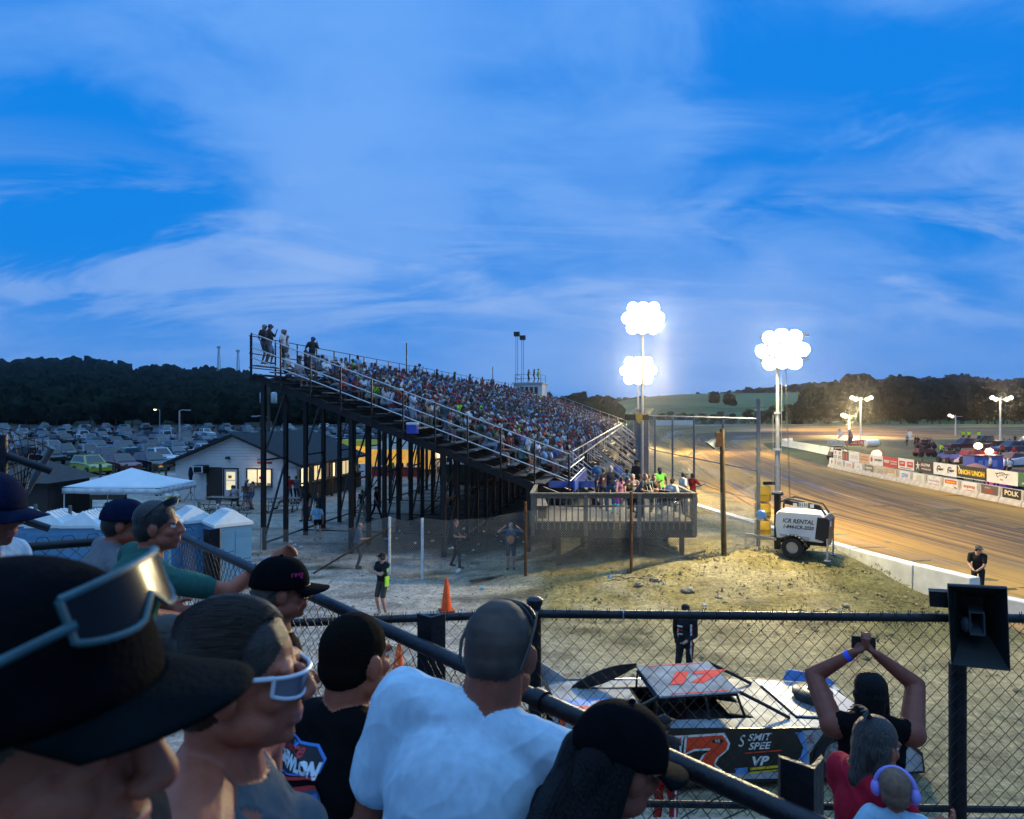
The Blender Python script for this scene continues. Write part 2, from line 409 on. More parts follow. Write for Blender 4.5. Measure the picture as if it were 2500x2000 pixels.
HAIRS = {'black': mat('black_hair', (.012, .010, .010), .5, var=.4, vs=60, bump=.4, bs=90, stretch=(1, 1, .2)), 'brown': mat('brown_hair', (.055, .035, .022), .5, var=.4, vs=60, bump=.4, bs=90, stretch=(1, 1, .2)),
         'grey': mat('grey_hair', (.25, .25, .25), .6, var=.3, vs=60, bump=.4, bs=90), 'blond': mat('blond_hair', (.26, .18, .10), .55, var=.4, vs=60, bump=.4, bs=90, stretch=(1, 1, .2))}
LIP = mat('lips', (.30, .10, .09), .45, var=0); EYEW = mat('eye_white', (.6, .58, .56), .25, var=0); IRIS = mat('iris', (.02, .014, .01), .2, var=0)
def zmats(shirt=(.05, .05, .05), pants=(.03, .035, .05), hat=(.02, .02, .02), hair='brown', skin=None, shoe=(.03, .03, .03), **kw):
    z = {'skin': skin or SKIN, 'shirt': cloth(shirt), 'pants': cloth(pants), 'hat': cloth(hat), 'hair': HAIRS[hair], 'shoe': cloth(shoe), 'sock': cloth((.3, .3, .3)),
         'lip': LIP, 'eyewhite': EYEW, 'iris': IRIS, 'phones': BLACKP, 'glove': cloth((.02, .02, .02))}
    for a, c in kw.items(): z[a] = c if not isinstance(c, tuple) else cloth(c)
    return z
def person(label, loc, rz, J, o, z, group=None, voxel=.02, smooth=3, cat='person'):
    """rz: degrees, facing direction measured from +Y counter-clockwise"""
    root = thing('person', label, cat, loc, R(rz), group)
    body('body', person_prims(J, o), z, voxel, smooth, root)
    return root
def conform(parent, obj, vs, fs, mi_mat, M, name, off=.003, maxd=.3):
    """lay a flat graphic (local plane M, +z toward the viewer) on the surface of obj's mesh"""
    bvh = BVHTree.FromPolygons([v.co for v in obj.data.vertices], [tuple(p.vertices) for p in obj.data.polygons])
    bm = bmesh.new(); bv = [bm.verts.new(M @ Vector(p)) for p in vs]
    for f in fs:
        try: bm.faces.new([bv[i] for i in f])
        except ValueError: pass
    bmesh.ops.triangulate(bm, faces=bm.faces[:])
    for _ in range(5):
        lo = [e for e in bm.edges if e.calc_length() > .018]
        if not lo: break
        bmesh.ops.subdivide_edges(bm, edges=lo, cuts=1); bmesh.ops.triangulate(bm, faces=bm.faces[:])
    zd = (M.to_3x3() @ Vector((0, 0, 1))).normalized()
    for v in bm.verts:
        hit = bvh.ray_cast(v.co + zd * maxd, -zd, maxd * 3)
        if hit[0] is not None: v.co = hit[0] + zd * off
        else:
            q = bvh.find_nearest(v.co); v.co = q[0] + q[1] * off
    me = bpy.data.meshes.new(name); bm.to_mesh(me); bm.free(); me.materials.append(mi_mat)
    o = bpy.data.objects.new(name, me); COL.objects.link(o); o.parent = parent
    return o
# ------------------------------------------------------------------ camera, sky
cam = bpy.data.objects.new('camera', bpy.data.cameras.new('camera')); COL.objects.link(cam); SC.camera = cam
cam.location = (0, 0, H); cam.rotation_euler = (R(90), 0, 0)
cam.data.sensor_width = 36; cam.data.lens = 36 * F / 2500; cam.data.clip_start = .05; cam.data.clip_end = 4000
cam.data.dof.use_dof = True; cam.data.dof.focus_distance = 9.0; cam.data.dof.aperture_fstop = 6.5
SC.view_settings.view_transform = 'Standard'; SC.view_settings.look = 'None'; SC.view_settings.exposure = 0; SC.view_settings.gamma = 1
SC.cycles.use_denoising = True; SC.cycles.max_bounces = 5; SC.cycles.diffuse_bounces = 2; SC.cycles.glossy_bounces = 3; SC.cycles.transparent_max_bounces = 8
SC.cycles.volume_bounces = 0; SC.cycles.sample_clamp_indirect = 4; SC.cycles.use_light_tree = True
SC.cycles.caustics_reflective = False; SC.cycles.caustics_refractive = False

w = bpy.data.worlds.new('World'); SC.world = w; w.use_nodes = True
N = w.node_tree.nodes; L = w.node_tree.links; bg = N['Background']
def nd(t, **k):
    n = N.new('ShaderNode' + t)
    for a, b in k.items(): setattr(n, a, b)
    return n
def mth(op, a, b=None, c=None, clamp=False):
    n = nd('Math', operation=op); n.use_clamp = clamp
    for i, q in enumerate((a, b, c)):
        if q is None: continue
        if isinstance(q, (int, float)): n.inputs[i].default_value = q
        else: L.new(q, n.inputs[i])
    return n.outputs[0]
def mixc(f, a, b, mode='MIX'):
    n = nd('Mix', data_type='RGBA', blend_type=mode)
    for i, q in ((0, f), (6, a), (7, b)):
        if isinstance(q, (int, float)): n.inputs[i].default_value = q
        elif isinstance(q, tuple): n.inputs[i].default_value = (*q, 1)
        else: L.new(q, n.inputs[i])
    return n.outputs[2]
def rng(x, a, b, c=0, d=1, smooth=True):
    n = nd('MapRange'); n.interpolation_type = 'SMOOTHSTEP' if smooth else 'LINEAR'
    L.new(x, n.inputs[0])
    for i, q in enumerate((a, b, c, d)): n.inputs[i + 1].default_value = q
    return n.outputs[0]
tc = nd('TexCoord'); sp = nd('SeparateXYZ'); L.new(tc.outputs['Generated'], sp.inputs[0]); X, Y, Z = sp.outputs
zc = mth('MAXIMUM', Z, 0.0); dv = mth('ADD', zc, .30)
cb = nd('CombineXYZ'); L.new(mth('DIVIDE', X, dv), cb.inputs[0]); L.new(mth('DIVIDE', Y, dv), cb.inputs[1])
def cloud(scale, rot, sx, detail, rough, dist, off=(0, 0, 0)):
    m = nd('Mapping'); m.inputs['Rotation'].default_value = (0, 0, R(rot)); m.inputs['Scale'].default_value = (sx, 1, 1); m.inputs['Location'].default_value = off
    L.new(cb.outputs[0], m.inputs[0])
    n = nd('TexNoise'); L.new(m.outputs[0], n.inputs['Vector']); n.inputs['Scale'].default_value = scale; n.inputs['Detail'].default_value = detail
    n.inputs['Roughness'].default_value = rough; n.inputs['Distortion'].default_value = dist
    return n.outputs[0]
n1 = cloud(1.15, 28, .72, 8, .52, .35, (2.1, .4, 0)); n2 = cloud(3.6, 20, .7, 9, .60, .6, (5, 3, 0)); n3 = cloud(.62, 50, .85, 3, .5, .1, (1.2, 2.2, 0))
cv = mth('ADD', mth('ADD', mth('MULTIPLY', n1, .46), mth('MULTIPLY', n2, .32)), mth('MULTIPLY', n3, .22))
# the larger breaks and banks of this evening's cloud deck, fixed in the sky
def lobe(u, v, r, k):
    d = Vector(((u - 1250) / F, 1, (1000 - v) / F)).normalized(); n = nd('VectorMath', operation='DISTANCE'); L.new(tc.outputs['Generated'], n.inputs[0]); n.inputs[1].default_value = d
    wv = mth('ADD', n.outputs['Value'], mth('MULTIPLY', mth('SUBTRACT', n2, .5), .22)); return mth('MULTIPLY', rng(wv, r, r * .25), k)
for a in ((180, 560, .20, -.13), (470, 500, .12, -.06), (1930, 250, .18, -.13), (1250, 585, .11, -.07), (2350, 200, .14, -.07), (2380, 560, .12, -.05), (1750, 430, .20, .05), (700, 200, .30, .06), (1250, 760, .16, .05), (900, 420, .18, .04)): cv = mth('ADD', cv, lobe(*a))
cv = rng(cv, .38, .62)
sky = nd('TexSky', sky_type='NISHITA'); sky.sun_disc = False; sky.sun_elevation = R(-2.5); sky.sun_rotation = R(200); sky.air_density = 1.2
el = rng(Z, 0.0, .55)
gap = mixc(el, (.0, .235, .78), (.0, .220, .80)); cl = mixc(el, (.17, .385, .86), (.140, .39, .93))
col = mixc(cv, gap, cl)
# streaks of brighter low cloud near the horizon
lowc = cloud(2.6, 12, .4, 9, .62, .8, (9, 1, 0)); lowm = mth('MULTIPLY', rng(lowc, .47, .62), mth('MULTIPLY', rng(Z, .04, .16), mth('SUBTRACT', 1.0, rng(Z, .18, .36))))
col = mixc(mth('MULTIPLY', lowm, .55), col, (.34, .52, .90))
hz = mth('SUBTRACT', 1.0, rng(Z, 0.0, .20))
col = mixc(mth('MULTIPLY', hz, .55), col, (.21, .40, .82))
zen = rng(Z, .50, .78)
col = mixc(zen, col, (.40, .88, 1.65))          # zenith out of view, brightened to add ambient fill
# unseen sky behind the viewer, toned blue to set the fill on near backs
back = mth('MULTIPLY', rng(mth('MULTIPLY', Y, -1.0), -.05, .8), mth('SUBTRACT', 1.0, rng(Z, .1, .85)))
col = mixc(mth('MULTIPLY', back, .8), col, (.07, .24, .52))
col = mixc(.06, col, sky.outputs[0], 'ADD')
L.new(col, bg.inputs[0]); bg.inputs[1].default_value = 1.0
sun = bpy.data.objects.new('sun', bpy.data.lights.new('sun', 'SUN')); COL.objects.link(sun)
sun.data.energy = .14; sun.data.angle = R(40); sun.data.color = (.75, .9, 1); sun.rotation_euler = (R(48), 0, R(-20))

# ------------------------------------------------------------------ ground
def grid_axis(a, b, n, c, p):
    out = []
    for i in range(n + 1):
        t = -1 + 2 * i / n; s = (abs(t) ** p) * (1 if t > 0 else -1)
        out.append(c + (s * (b - c) if s > 0 else s * (c - a)))
    return out
xs = grid_axis(-700, 900, 190, 2, 3.0); ys = [8 * (i / 40) for i in range(0)] + [6 + 40 * (i / 150) for i in range(150)] + [46 + 904 * ((i / 60) ** 2.2) for i in range(61)]
ys = [-60, -20, -5, 2] + ys
vs = [(x, y, gz(x, y)) for y in ys for x in xs]; nx = len(xs)
fs = [(j * nx + i, j * nx + i + 1, (j + 1) * nx + i + 1, (j + 1) * nx + i) for j in range(len(ys) - 1) for i in range(nx - 1)]
mb = MB(); mb.add(vs, fs)
def gcol(x, y):
    n = noise.noise(Vector((x * .35, y * .35, 3))); n2 = noise.noise(Vector((x * 1.3, y * 1.3, 8)))
    grav = Vector((.38, .335, .285)); dirt = Vector((.265, .225, .130)); grass = Vector((.055, .055, .022)); dry = Vector((.225, .180, .066))
    c = grav.lerp(dirt, sm(x + n * 1.5 + (y - 15) * .12, -3.5, 3.5))
    g = sm(n * .7 + n2 * .5, .05, .35)
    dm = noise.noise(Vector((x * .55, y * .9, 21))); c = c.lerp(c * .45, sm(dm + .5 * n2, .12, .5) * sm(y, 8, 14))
    if y > 19.5 and x > 1: c = c.lerp(dry, .75 * sm(n2 + n, -.3, .3))
    slope = sm(x + .25 * (24 - y) + n, 9.6, 11.6) * sm(y, 15.5, 18.5) * (1 - sm(y, 23, 26)); c = c.lerp(grass * 1.4, .8 * slope)
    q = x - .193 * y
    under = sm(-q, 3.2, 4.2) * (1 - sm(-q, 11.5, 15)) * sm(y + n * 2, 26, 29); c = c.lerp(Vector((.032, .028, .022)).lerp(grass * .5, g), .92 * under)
    edge = sm(y + n * 1.5, 23.6, 25) * (1 - sm(y, 28, 30)) * sm(x, -13, -9) * (1 - sm(x, -1, 1)); c = c.lerp(grass, edge * g * .9)
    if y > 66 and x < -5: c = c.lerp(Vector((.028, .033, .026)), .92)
    walk = sm(q, -4.0, -3.2) * (1 - sm(q, .2, .6)) * sm(y, 27, 30); c = c.lerp(Vector((.30, .20, .11)), walk)
    if x > 20 and y > 30: c = c.lerp(Vector((.10, .085, .05)), .8)
    return c
for i, p in enumerate(mb.v):
    x, y, z = p
    if 8 < y < 36 and -14 < x < 15:
        q = noise.noise(Vector((x * 1.7, y * 1.7, 2))) * .035 + noise.noise(Vector((x * 4.5, y * 4.5, 5))) * .022 + .03 * noise.noise(Vector((x * .25, y * 1.3, 9)))
        mb.v[i] = (x, y, z + q * (1 + 1.4 * sm(y, 19, 21) * sm(x, 0, 3)) - .02)
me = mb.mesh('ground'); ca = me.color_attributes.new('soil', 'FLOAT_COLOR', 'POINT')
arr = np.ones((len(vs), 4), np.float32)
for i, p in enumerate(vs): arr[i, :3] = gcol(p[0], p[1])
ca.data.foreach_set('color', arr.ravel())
def soil_mat(name, attr, fine=9, bump=.55, rough=.95):
    m = bpy.data.materials.new(name); m.use_nodes = True; nt = m.node_tree; N = nt.nodes; L = nt.links; b = N['Principled BSDF']
    at = N.new('ShaderNodeAttribute'); at.attribute_name = attr; t = N.new('ShaderNodeTexCoord')
    o = None
    for sc_, lo, hi, dt in ((fine, .5, 1.4, 9), (.55, .6, 1.35, 6), (60, .6, 1.35, 2), (2.6, .72, 1.25, 8)):
        n = N.new('ShaderNodeTexNoise'); n.inputs['Scale'].default_value = sc_; n.inputs['Detail'].default_value = dt; n.inputs['Roughness'].default_value = .65; L.new(t.outputs['Object'], n.inputs['Vector'])
        r = N.new('ShaderNodeMapRange'); r.inputs[1].default_value = .3; r.inputs[2].default_value = .7; r.inputs[3].default_value = lo; r.inputs[4].default_value = hi; L.new(n.outputs[0], r.inputs[0])
        x = N.new('ShaderNodeMix'); x.data_type = 'RGBA'; x.blend_type = 'MULTIPLY'; x.inputs[0].default_value = 1
        L.new(o if o else at.outputs['Color'], x.inputs[6]); L.new(r.outputs[0], x.inputs[7]); o = x.outputs[2]
    L.new(o, b.inputs['Base Color']); b.inputs['Roughness'].default_value = rough; b.inputs['Specular IOR Level'].default_value = .15
    n = N.new('ShaderNodeTexNoise'); n.inputs['Scale'].default_value = 5; n.inputs['Detail'].default_value = 9; n.inputs['Roughness'].default_value = .62; L.new(t.outputs['Object'], n.inputs['Vector'])
    mp = N.new('ShaderNodeMapping'); mp.inputs['Scale'].default_value = (.35, 2.2, 1); mp.inputs['Rotation'].default_value = (0, 0, R(4)); L.new(t.outputs['Object'], mp.inputs[0])
    n2 = N.new('ShaderNodeTexNoise'); n2.inputs['Scale'].default_value = .9; n2.inputs['Distortion'].default_value = 1.2; n2.inputs['Detail'].default_value = 9; L.new(mp.outputs[0], n2.inputs['Vector'])
    ad = N.new('ShaderNodeMath'); ad.operation = 'ADD'; L.new(n.outputs[0], ad.inputs[0]); L.new(n2.outputs[0], ad.inputs[1])
    bp = N.new('ShaderNodeBump'); bp.inputs['Strength'].default_value = bump; bp.inputs['Distance'].default_value = .10; L.new(ad.outputs[0], bp.inputs['Height']); L.new(bp.outputs[0], b.inputs['Normal'])
    return m
me.materials.append(soil_mat('soil', 'soil')); me.shade_smooth()
ground = bpy.data.objects.new('ground', me); COL.objects.link(ground); struct(ground)

# ------------------------------------------------------------------ race track: a ribbon following the bend, with its own along / across coordinates
def catmull(pts, n):
    out = []; pts = [2 * Vector(pts[0]) - Vector(pts[1])] + [Vector(p) for p in pts] + [2 * Vector(pts[-1]) - Vector(pts[-2])]
    for i in range(1, len(pts) - 2):
        a, b, c, d = pts[i - 1:i + 3]
        for j in range(n):
            t = j / n; out.append(.5 * (2 * b + (c - a) * t + (2 * a - 5 * b + 4 * c - d) * t * t + (3 * b - a - 3 * c + d) * t ** 3))
    out.append(pts[-2]); return out
TL = catmull([(13.2, -20, 0), (13.35, 12, 0), (13.2, 20, 0), (12.1, 27, 0), (11.0, 33, 0), (10.2, 39, 0), (11.2, 50, 0), (20, 100, 0), (27, 150, 0), (42, 188, 0), (80, 200, 0), (150, 202, 0), (330, 204, 0)], 10)
TR = catmull([(30.5, -20, 0), (30.2, 12, 0), (30.2, 22, 0), (30.4, 32, 0), (30.6, 38, 0), (30.8, 43, 0), (31.2, 54, 0), (33.5, 80, 0), (39.5, 108, 0), (47, 124, 0), (68, 134, 0), (130, 136, 0), (330, 136, 0)], 10)
NA = 24; vs = []; uv = []; s = 0
for i, (a, b) in enumerate(zip(TL, TR)):
    if i: s += ((a + b) / 2 - (TL[i - 1] + TR[i - 1]) / 2).length
    for j in range(NA + 1):
        t = j / NA; p = a.lerp(b, t); bank = sm(p.y, 100, 180)
        p.z = .012 + (1 - t) ** 1.5 * 1.6 * bank
        vs.append(p); uv.append((s, t * (b - a).length if False else t * 20))
fs = [(i * (NA + 1) + j, i * (NA + 1) + j + 1, (i + 1) * (NA + 1) + j + 1, (i + 1) * (NA + 1) + j) for i in range(len(TL) - 1) for j in range(NA)]
mb = MB(); mb.add(vs, fs); me = mb.mesh('race_track'); ul = me.uv_layers.new(name='lane')
for l in me.loops: ul.data[l.index].uv = uv[l.vertex_index]
def track_mat():
    m = bpy.data.materials.new('track_clay'); m.use_nodes = True; nt = m.node_tree; N = nt.nodes; L = nt.links; b = N['Principled BSDF']
    u = N.new('ShaderNodeUVMap'); u.uv_map = 'lane'; t = N.new('ShaderNodeTexCoord')
    def ns(scale, sc3, det, rough, dist=0, src=None):
        mp = N.new('ShaderNodeMapping'); mp.inputs['Scale'].default_value = sc3; L.new(src or u.outputs[0], mp.inputs[0])
        n = N.new('ShaderNodeTexNoise'); n.inputs['Scale'].default_value = scale; n.inputs['Detail'].default_value = det; n.inputs['Roughness'].default_value = rough; n.inputs['Distortion'].default_value = dist
        L.new(mp.outputs[0], n.inputs['Vector']); return n.outputs[0]
    def rp(x, a, b_, c=0, d=1):
        r = N.new('ShaderNodeMapRange'); L.new(x, r.inputs[0])
        for i, q in enumerate((a, b_, c, d)): r.inputs[i + 1].default_value = q
        return r.outputs[0]
    def mx(f, a, c):
        n = N.new('ShaderNodeMix'); n.data_type = 'RGBA'
        for i, q in ((0, f), (6, a), (7, c)):
            if isinstance(q, float): n.inputs[i].default_value = q
            elif isinstance(q, tuple): n.inputs[i].default_value = (*q, 1)
            else: L.new(q, n.inputs[i])
        return n.outputs[2]
    broad = ns(.16, (.22, 1.3, 1), 4, .5, .4); streak = ns(.8, (.045, 3.4, 1), 9, .68, .8); fine = ns(3, (.16, 6, 1), 6, .7, .5); clod = ns(3.2, (1, 1, 1), 9, .7, 0, t.outputs['Object'])
    sepu = N.new('ShaderNodeSeparateXYZ'); L.new(u.outputs[0], sepu.inputs[0])
    c = mx(rp(broad, .38, .62), (.46, .262, .066), (.30, .18, .058))
    groove = N.new('ShaderNodeMath'); groove.operation = 'MULTIPLY'; L.new(rp(broad, .40, .56), groove.inputs[0]); L.new(rp(streak, .46, .58), groove.inputs[1])
    c = mx(groove.outputs[0], c, (.085, .060, .042))
    gsub = N.new('ShaderNodeMath'); gsub.operation = 'MULTIPLY_ADD'; L.new(broad, gsub.inputs[0]); gsub.inputs[1].default_value = 9.0; gsub.inputs[2].default_value = -4.5
    gad = N.new('ShaderNodeMath'); gad.operation = 'ADD'; L.new(sepu.outputs[1], gad.inputs[0]); L.new(gsub.outputs[0], gad.inputs[1])
    gd = N.new('ShaderNodeMath'); gd.operation = 'SUBTRACT'; L.new(gad.outputs[0], gd.inputs[0]); gd.inputs[1].default_value = 12.5
    gab = N.new('ShaderNodeMath'); gab.operation = 'ABSOLUTE'; L.new(gd.outputs[0], gab.inputs[0])
    gm = N.new('ShaderNodeMath'); gm.operation = 'MULTIPLY'; L.new(rp(gab.outputs[0], 5.0, 1.5), gm.inputs[0]); L.new(rp(streak, .36, .55, .25, .95), gm.inputs[1])
    c = mx(gm.outputs[0], c, (.085, .058, .040))
    c = mx(rp(streak, .55, .68, 0, .75), c, (.075, .055, .04)); c = mx(rp(fine, .52, .7, 0, .55), c, (.11, .078, .05)); c = mx(rp(clod, .58, .75, 0, .5), c, (.10, .07, .05))
    L.new(c, b.inputs['Base Color'])
    wet = ns(.33, (.13, 1.2, 1), 6, .6, .6); L.new(rp(wet, .54, .62, .85, .36), b.inputs['Roughness']); b.inputs['Specular IOR Level'].default_value = .18
    ad = N.new('ShaderNodeMath'); ad.operation = 'ADD'; L.new(clod, ad.inputs[0]); L.new(streak, ad.inputs[1])
    bp = N.new('ShaderNodeBump'); bp.inputs['Strength'].default_value = .5; bp.inputs['Distance'].default_value = .09; L.new(ad.outputs[0], bp.inputs['Height']); L.new(bp.outputs[0], b.inputs['Normal'])
    return m
me.materials.append(track_mat()); me.shade_smooth(); trk = bpy.data.objects.new('race_track', me); COL.objects.link(trk); struct(trk)
# infield grass sheet and the far berm
GRASS = mat('short_grass', (.045, .058, .018), .95, var=.5, vs=.6, bump=.5, bs=8)
mb = MB(); vs = []; 
inner = [p for p in TR if p.y > 56]
cent = Vector((120, 96, .008))
for p in inner: vs += [Vector((p.x + .3, p.y, .016)), Vector((p.x + .3, p.y, .016)).lerp(cent, .22 if p.x < 60 else .6)]
n = len(inner); mb.add(vs, [(2 * i, 2 * i + 2, 2 * i + 3, 2 * i + 1) for i in range(n - 1)][:])
struct(mb.build('infield_grass', GRASS))

# ------------------------------------------------------------------ hills and woods
def interp(tab, x):
    for (a, b), (c, d) in zip(tab, tab[1:]):
        if x <= c: return b + (d - b) * max(0, (x - a)) / (c - a) if x >= a else b
    return tab[-1][1]
LEFT = [(-400, 885), (0, 900), (90, 893), (140, 890), (240, 900), (330, 912), (480, 915), (560, 920), (640, 938), (700, 936), (900, 955), (1150, 985), (1420, 992), (1500, 990)]
FARR = [(1300, 992), (1480, 985), (1700, 975), (1900, 952), (2000, 945), (2100, 938), (2200, 934), (2300, 930), (2350, 925), (2400, 932), (2450, 938), (2520, 930), (2800, 920)]
MIDR = [(1380, 1000), (1440, 992), (1500, 980), (1580, 967), (1660, 961), (1760, 959), (1900, 957), (2000, 954), (2100, 950), (2200, 962), (2400, 975), (2800, 985)]
def hill(name, tab, u0, u1, d0, d1, trees, m, p=1.0):
    vs = []; nu, ndp = 60, 14
    def hz_(u, d):
        t = (d - d0) / (d1 - d0); top = H + (1000 - interp(tab, u)) / F * d1 - trees
        return max(-.4, (top * (sm(t, -.05, 1.0) if p == 1 else max(0, min(1, t)) ** p) + (0 if t > .01 else -.4)))
    for i in range(nu + 1):
        u = u0 + (u1 - u0) * i / nu
        for j in range(ndp + 1):
            d = d0 + (d1 - d0) * j / ndp; vs.append(((u - 1250) / F * d, d, hz_(u, d)))
        d = d1 * 1.25; vs.append(((u - 1250) / F * d, d, hz_(u, d1) * .5))
    k = ndp + 2
    mb = MB(); mb.add(vs, [(i * k + j, (i + 1) * k + j, (i + 1) * k + j + 1, i * k + j + 1) for i in range(nu) for j in range(k - 1)])
    o = struct(mb.build(name, m, smooth=0)); return hz_
HILLG = mat('hill_grass', (.085, .125, .040), .95, var=.35, vs=.02, bump=.3, bs=.5)
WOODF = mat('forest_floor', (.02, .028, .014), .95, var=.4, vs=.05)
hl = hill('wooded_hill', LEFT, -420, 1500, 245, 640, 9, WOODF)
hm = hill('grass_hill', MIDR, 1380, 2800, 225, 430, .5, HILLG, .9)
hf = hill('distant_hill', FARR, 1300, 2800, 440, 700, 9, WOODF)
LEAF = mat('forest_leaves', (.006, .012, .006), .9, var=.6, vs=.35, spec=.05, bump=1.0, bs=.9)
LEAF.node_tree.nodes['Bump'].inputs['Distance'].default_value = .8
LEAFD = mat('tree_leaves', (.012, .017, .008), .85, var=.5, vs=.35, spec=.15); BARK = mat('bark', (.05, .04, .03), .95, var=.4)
def unit_crowns(n, sub):
    out = []
    for k in range(n):
        bm = bmesh.new(); bmesh.ops.create_icosphere(bm, subdivisions=sub, radius=1)
        for v in bm.verts:
            d = v.co.normalized(); f = 1 + .34 * noise.noise(d * 1.9 + Vector((k * 7, 0, 0))) + .26 * noise.noise(d * 4.5 + Vector((0, k * 3, 0))) + .22 * noise.noise(d * 11 + Vector((k, 0, k * 3)))
            v.co = d * f
        out.append((np.array([v.co for v in bm.verts]), np.array([[v.index for v in f.verts] for f in bm.faces]))); bm.free()
    return out
UC = unit_crowns(8, 3)
def forest(name, items, label, cat):
    V = []; Fc = []; o = 0
    for (x, y, z, r, h) in items:
        v, f = UC[rnd.randrange(8)]; a = rnd.random() * 6.28; c, s_ = math.cos(a), math.sin(a)
        vv = np.stack([(v[:, 0] * c - v[:, 1] * s_) * r + x, (v[:, 0] * s_ + v[:, 1] * c) * r + y, v[:, 2] * h + z], 1); V.append(vv); Fc.append(f + o); o += len(v)
    V = np.concatenate(V); Fc = np.concatenate(Fc); me = bpy.data.meshes.new(name); me.from_pydata(V.tolist(), [], Fc.tolist()); me.materials.append(LEAF)
    ob = bpy.data.objects.new(name, me); COL.objects.link(ob); tag(ob, label, cat, kind='stuff')
it = []
for k in range(1300):
    u = rnd.uniform(-420, 1500); d = 250 + 400 * rnd.random() ** .9; z = hl(u, d); r = rnd.uniform(3.2, 6.5) * (.75 + d / 1400)
    it.append(((u - 1250) / F * d, d, z + r * .9, r, r * rnd.uniform(.9, 1.35)))
for k in range(420):
    u = rnd.uniform(-420, 1500); d = 640 + rnd.uniform(-14, 10); r = rnd.uniform(3.5, 6.5); it.append(((u - 1250) / F * d, d, hl(u, 640) + r * .75, r, r * rnd.uniform(.9, 1.3)))
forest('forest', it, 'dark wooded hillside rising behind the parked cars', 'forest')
it = []
for k in range(900):
    u = rnd.uniform(1300, 2800); d = 470 + 240 * rnd.random() ** .7; z = hf(u, min(d, 700)); r = rnd.uniform(3.5, 7); it.append(((u - 1250) / F * d, d, z + r * .8, r, r * rnd.uniform(.9, 1.3)))
for k in range(300):
    u = rnd.uniform(1300, 2800); d = 700; r = rnd.uniform(3.5, 7.5); it.append(((u - 1250) / F * d, d, hf(u, 700) + r * .7, r, r * rnd.uniform(.9, 1.3)))
for k in range(420):                                   # wood covering the right flank of the grass hill
    u = rnd.uniform(1950, 2800); d = rnd.uniform(250, 430)
    if u < 2200 and rnd.random() < (1 - (u - 1950) / 250) + .35 * (d > 330): continue
    r = rnd.uniform(3, 5.5); it.append(((u - 1250) / F * d, d, hm(u, d) + r, r, r * rnd.uniform(1, 1.4)))
for k in range(6):                                    # hedgerow trees over the grass hill
    u = rnd.uniform(1430, 1960); d = 285 + 60 * math.sin(u * .012) + rnd.uniform(-8, 8); r = rnd.uniform(1.5, 2.8); it.append(((u - 1250) / F * d, d, hm(u, d) + r * .8, r, r * 1.1))
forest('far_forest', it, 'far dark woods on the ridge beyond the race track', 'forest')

def tree_proto(k, h=9.0):
    rr = random.Random(k); root = Vector(); tr = MB(); hh = h * .72
    pts = [(rr.uniform(-.1, .1) * i, rr.uniform(-.1, .1) * i, hh * i / 5) for i in range(6)]; tr.tube(pts, [.26 - .04 * i for i in range(6)], 7)
    cl = []
    for i in range(11):
        a = rr.random() * 6.28; z = h * rr.uniform(.28, .86); L_ = h * rr.uniform(.18, .36) * (1.25 - z / h); q = Vector((math.cos(a) * L_, math.sin(a) * L_, z + L_ * .35)); b = Vector((0, 0, z - .3))
        tr.tube([b, b.lerp(q, .5) + Vector((0, 0, .1)), q], [.09, .06, .03], 5); cl.append((q, h * rr.uniform(.11, .19)))
    cl += [(Vector((rr.uniform(-.5, .5), rr.uniform(-.5, .5), h * .88)), h * .15), (Vector((0, 0, h * .7)), h * .2), (Vector((rr.uniform(-1, 1), 0, h * .45)), h * .2)]
    lf = MB()
    for c, r in cl:
        for i in range(95):
            d = Vector((rr.gauss(0, 1), rr.gauss(0, 1), rr.gauss(0, 1))).normalized() * r * rr.uniform(.55, 1.12); p = c + Vector((d.x, d.y, d.z * .85)); s = rr.uniform(.16, .36)
            a = Vector((rr.gauss(0, 1), rr.gauss(0, 1), rr.gauss(0, .6))).normalized() * s; b = a.orthogonal().normalized() * s * .8
            lf.add([p - a, p + b, p + a, p - b], [(0, 1, 2, 3)])
    return tr.mesh('trunk'), lf.mesh('crown')
TP = [tree_proto(k) for k in range(4)]
for a, b in TP: a.materials.append(BARK); b.materials.append(LEAFD); a.shade_smooth()
def tree(u, d, h, label, group, y0=0):
    t = thing('leafy_tree', label, 'tree', ((u - 1250) / F * d, d, y0), rnd.random() * 6.28, group, h / 9.0)
    a, b = TP[rnd.randrange(4)]
    for nm, me_ in (('trunk', a), ('crown', b)):
        o = bpy.data.objects.new(nm, me_); COL.objects.link(o); o.parent = t
TOPR = [(1380, 1000), (1470, 990), (1560, 1016), (1700, 1018), (1850, 1008), (1950, 990), (2050, 990), (2150, 1000), (2300, 985), (2560, 978)]
for k in range(46):
    u = 1370 + k * 26.5 + rnd.uniform(-9, 9); d = 214 + rnd.uniform(-3, 7); tree(u, d, max(4.5, H + (1000 - interp(TOPR, u)) / F * d + rnd.uniform(-1.0, 1.6)), 'dark leafy tree in the treeline behind the far bend of the track', 'treeline trees behind the track')
for k in range(26):
    u = 1385 + k * 46 + rnd.uniform(-12, 12); d = 238 + rnd.uniform(-4, 8); tree(u, d, max(4, H + (1006 - interp(TOPR, u)) / F * d + rnd.uniform(-1.5, .8)), 'dark leafy tree in the treeline behind the far bend of the track', 'treeline trees behind the track', .4)
for k in range(20):
    u = 20 + k * 38 + rnd.uniform(-12, 12); d = 238 + rnd.uniform(-4, 4); tree(u, d, rnd.uniform(6, 9), 'dark bushy tree standing at the back edge of the parking field', 'trees along the back of the parking field')
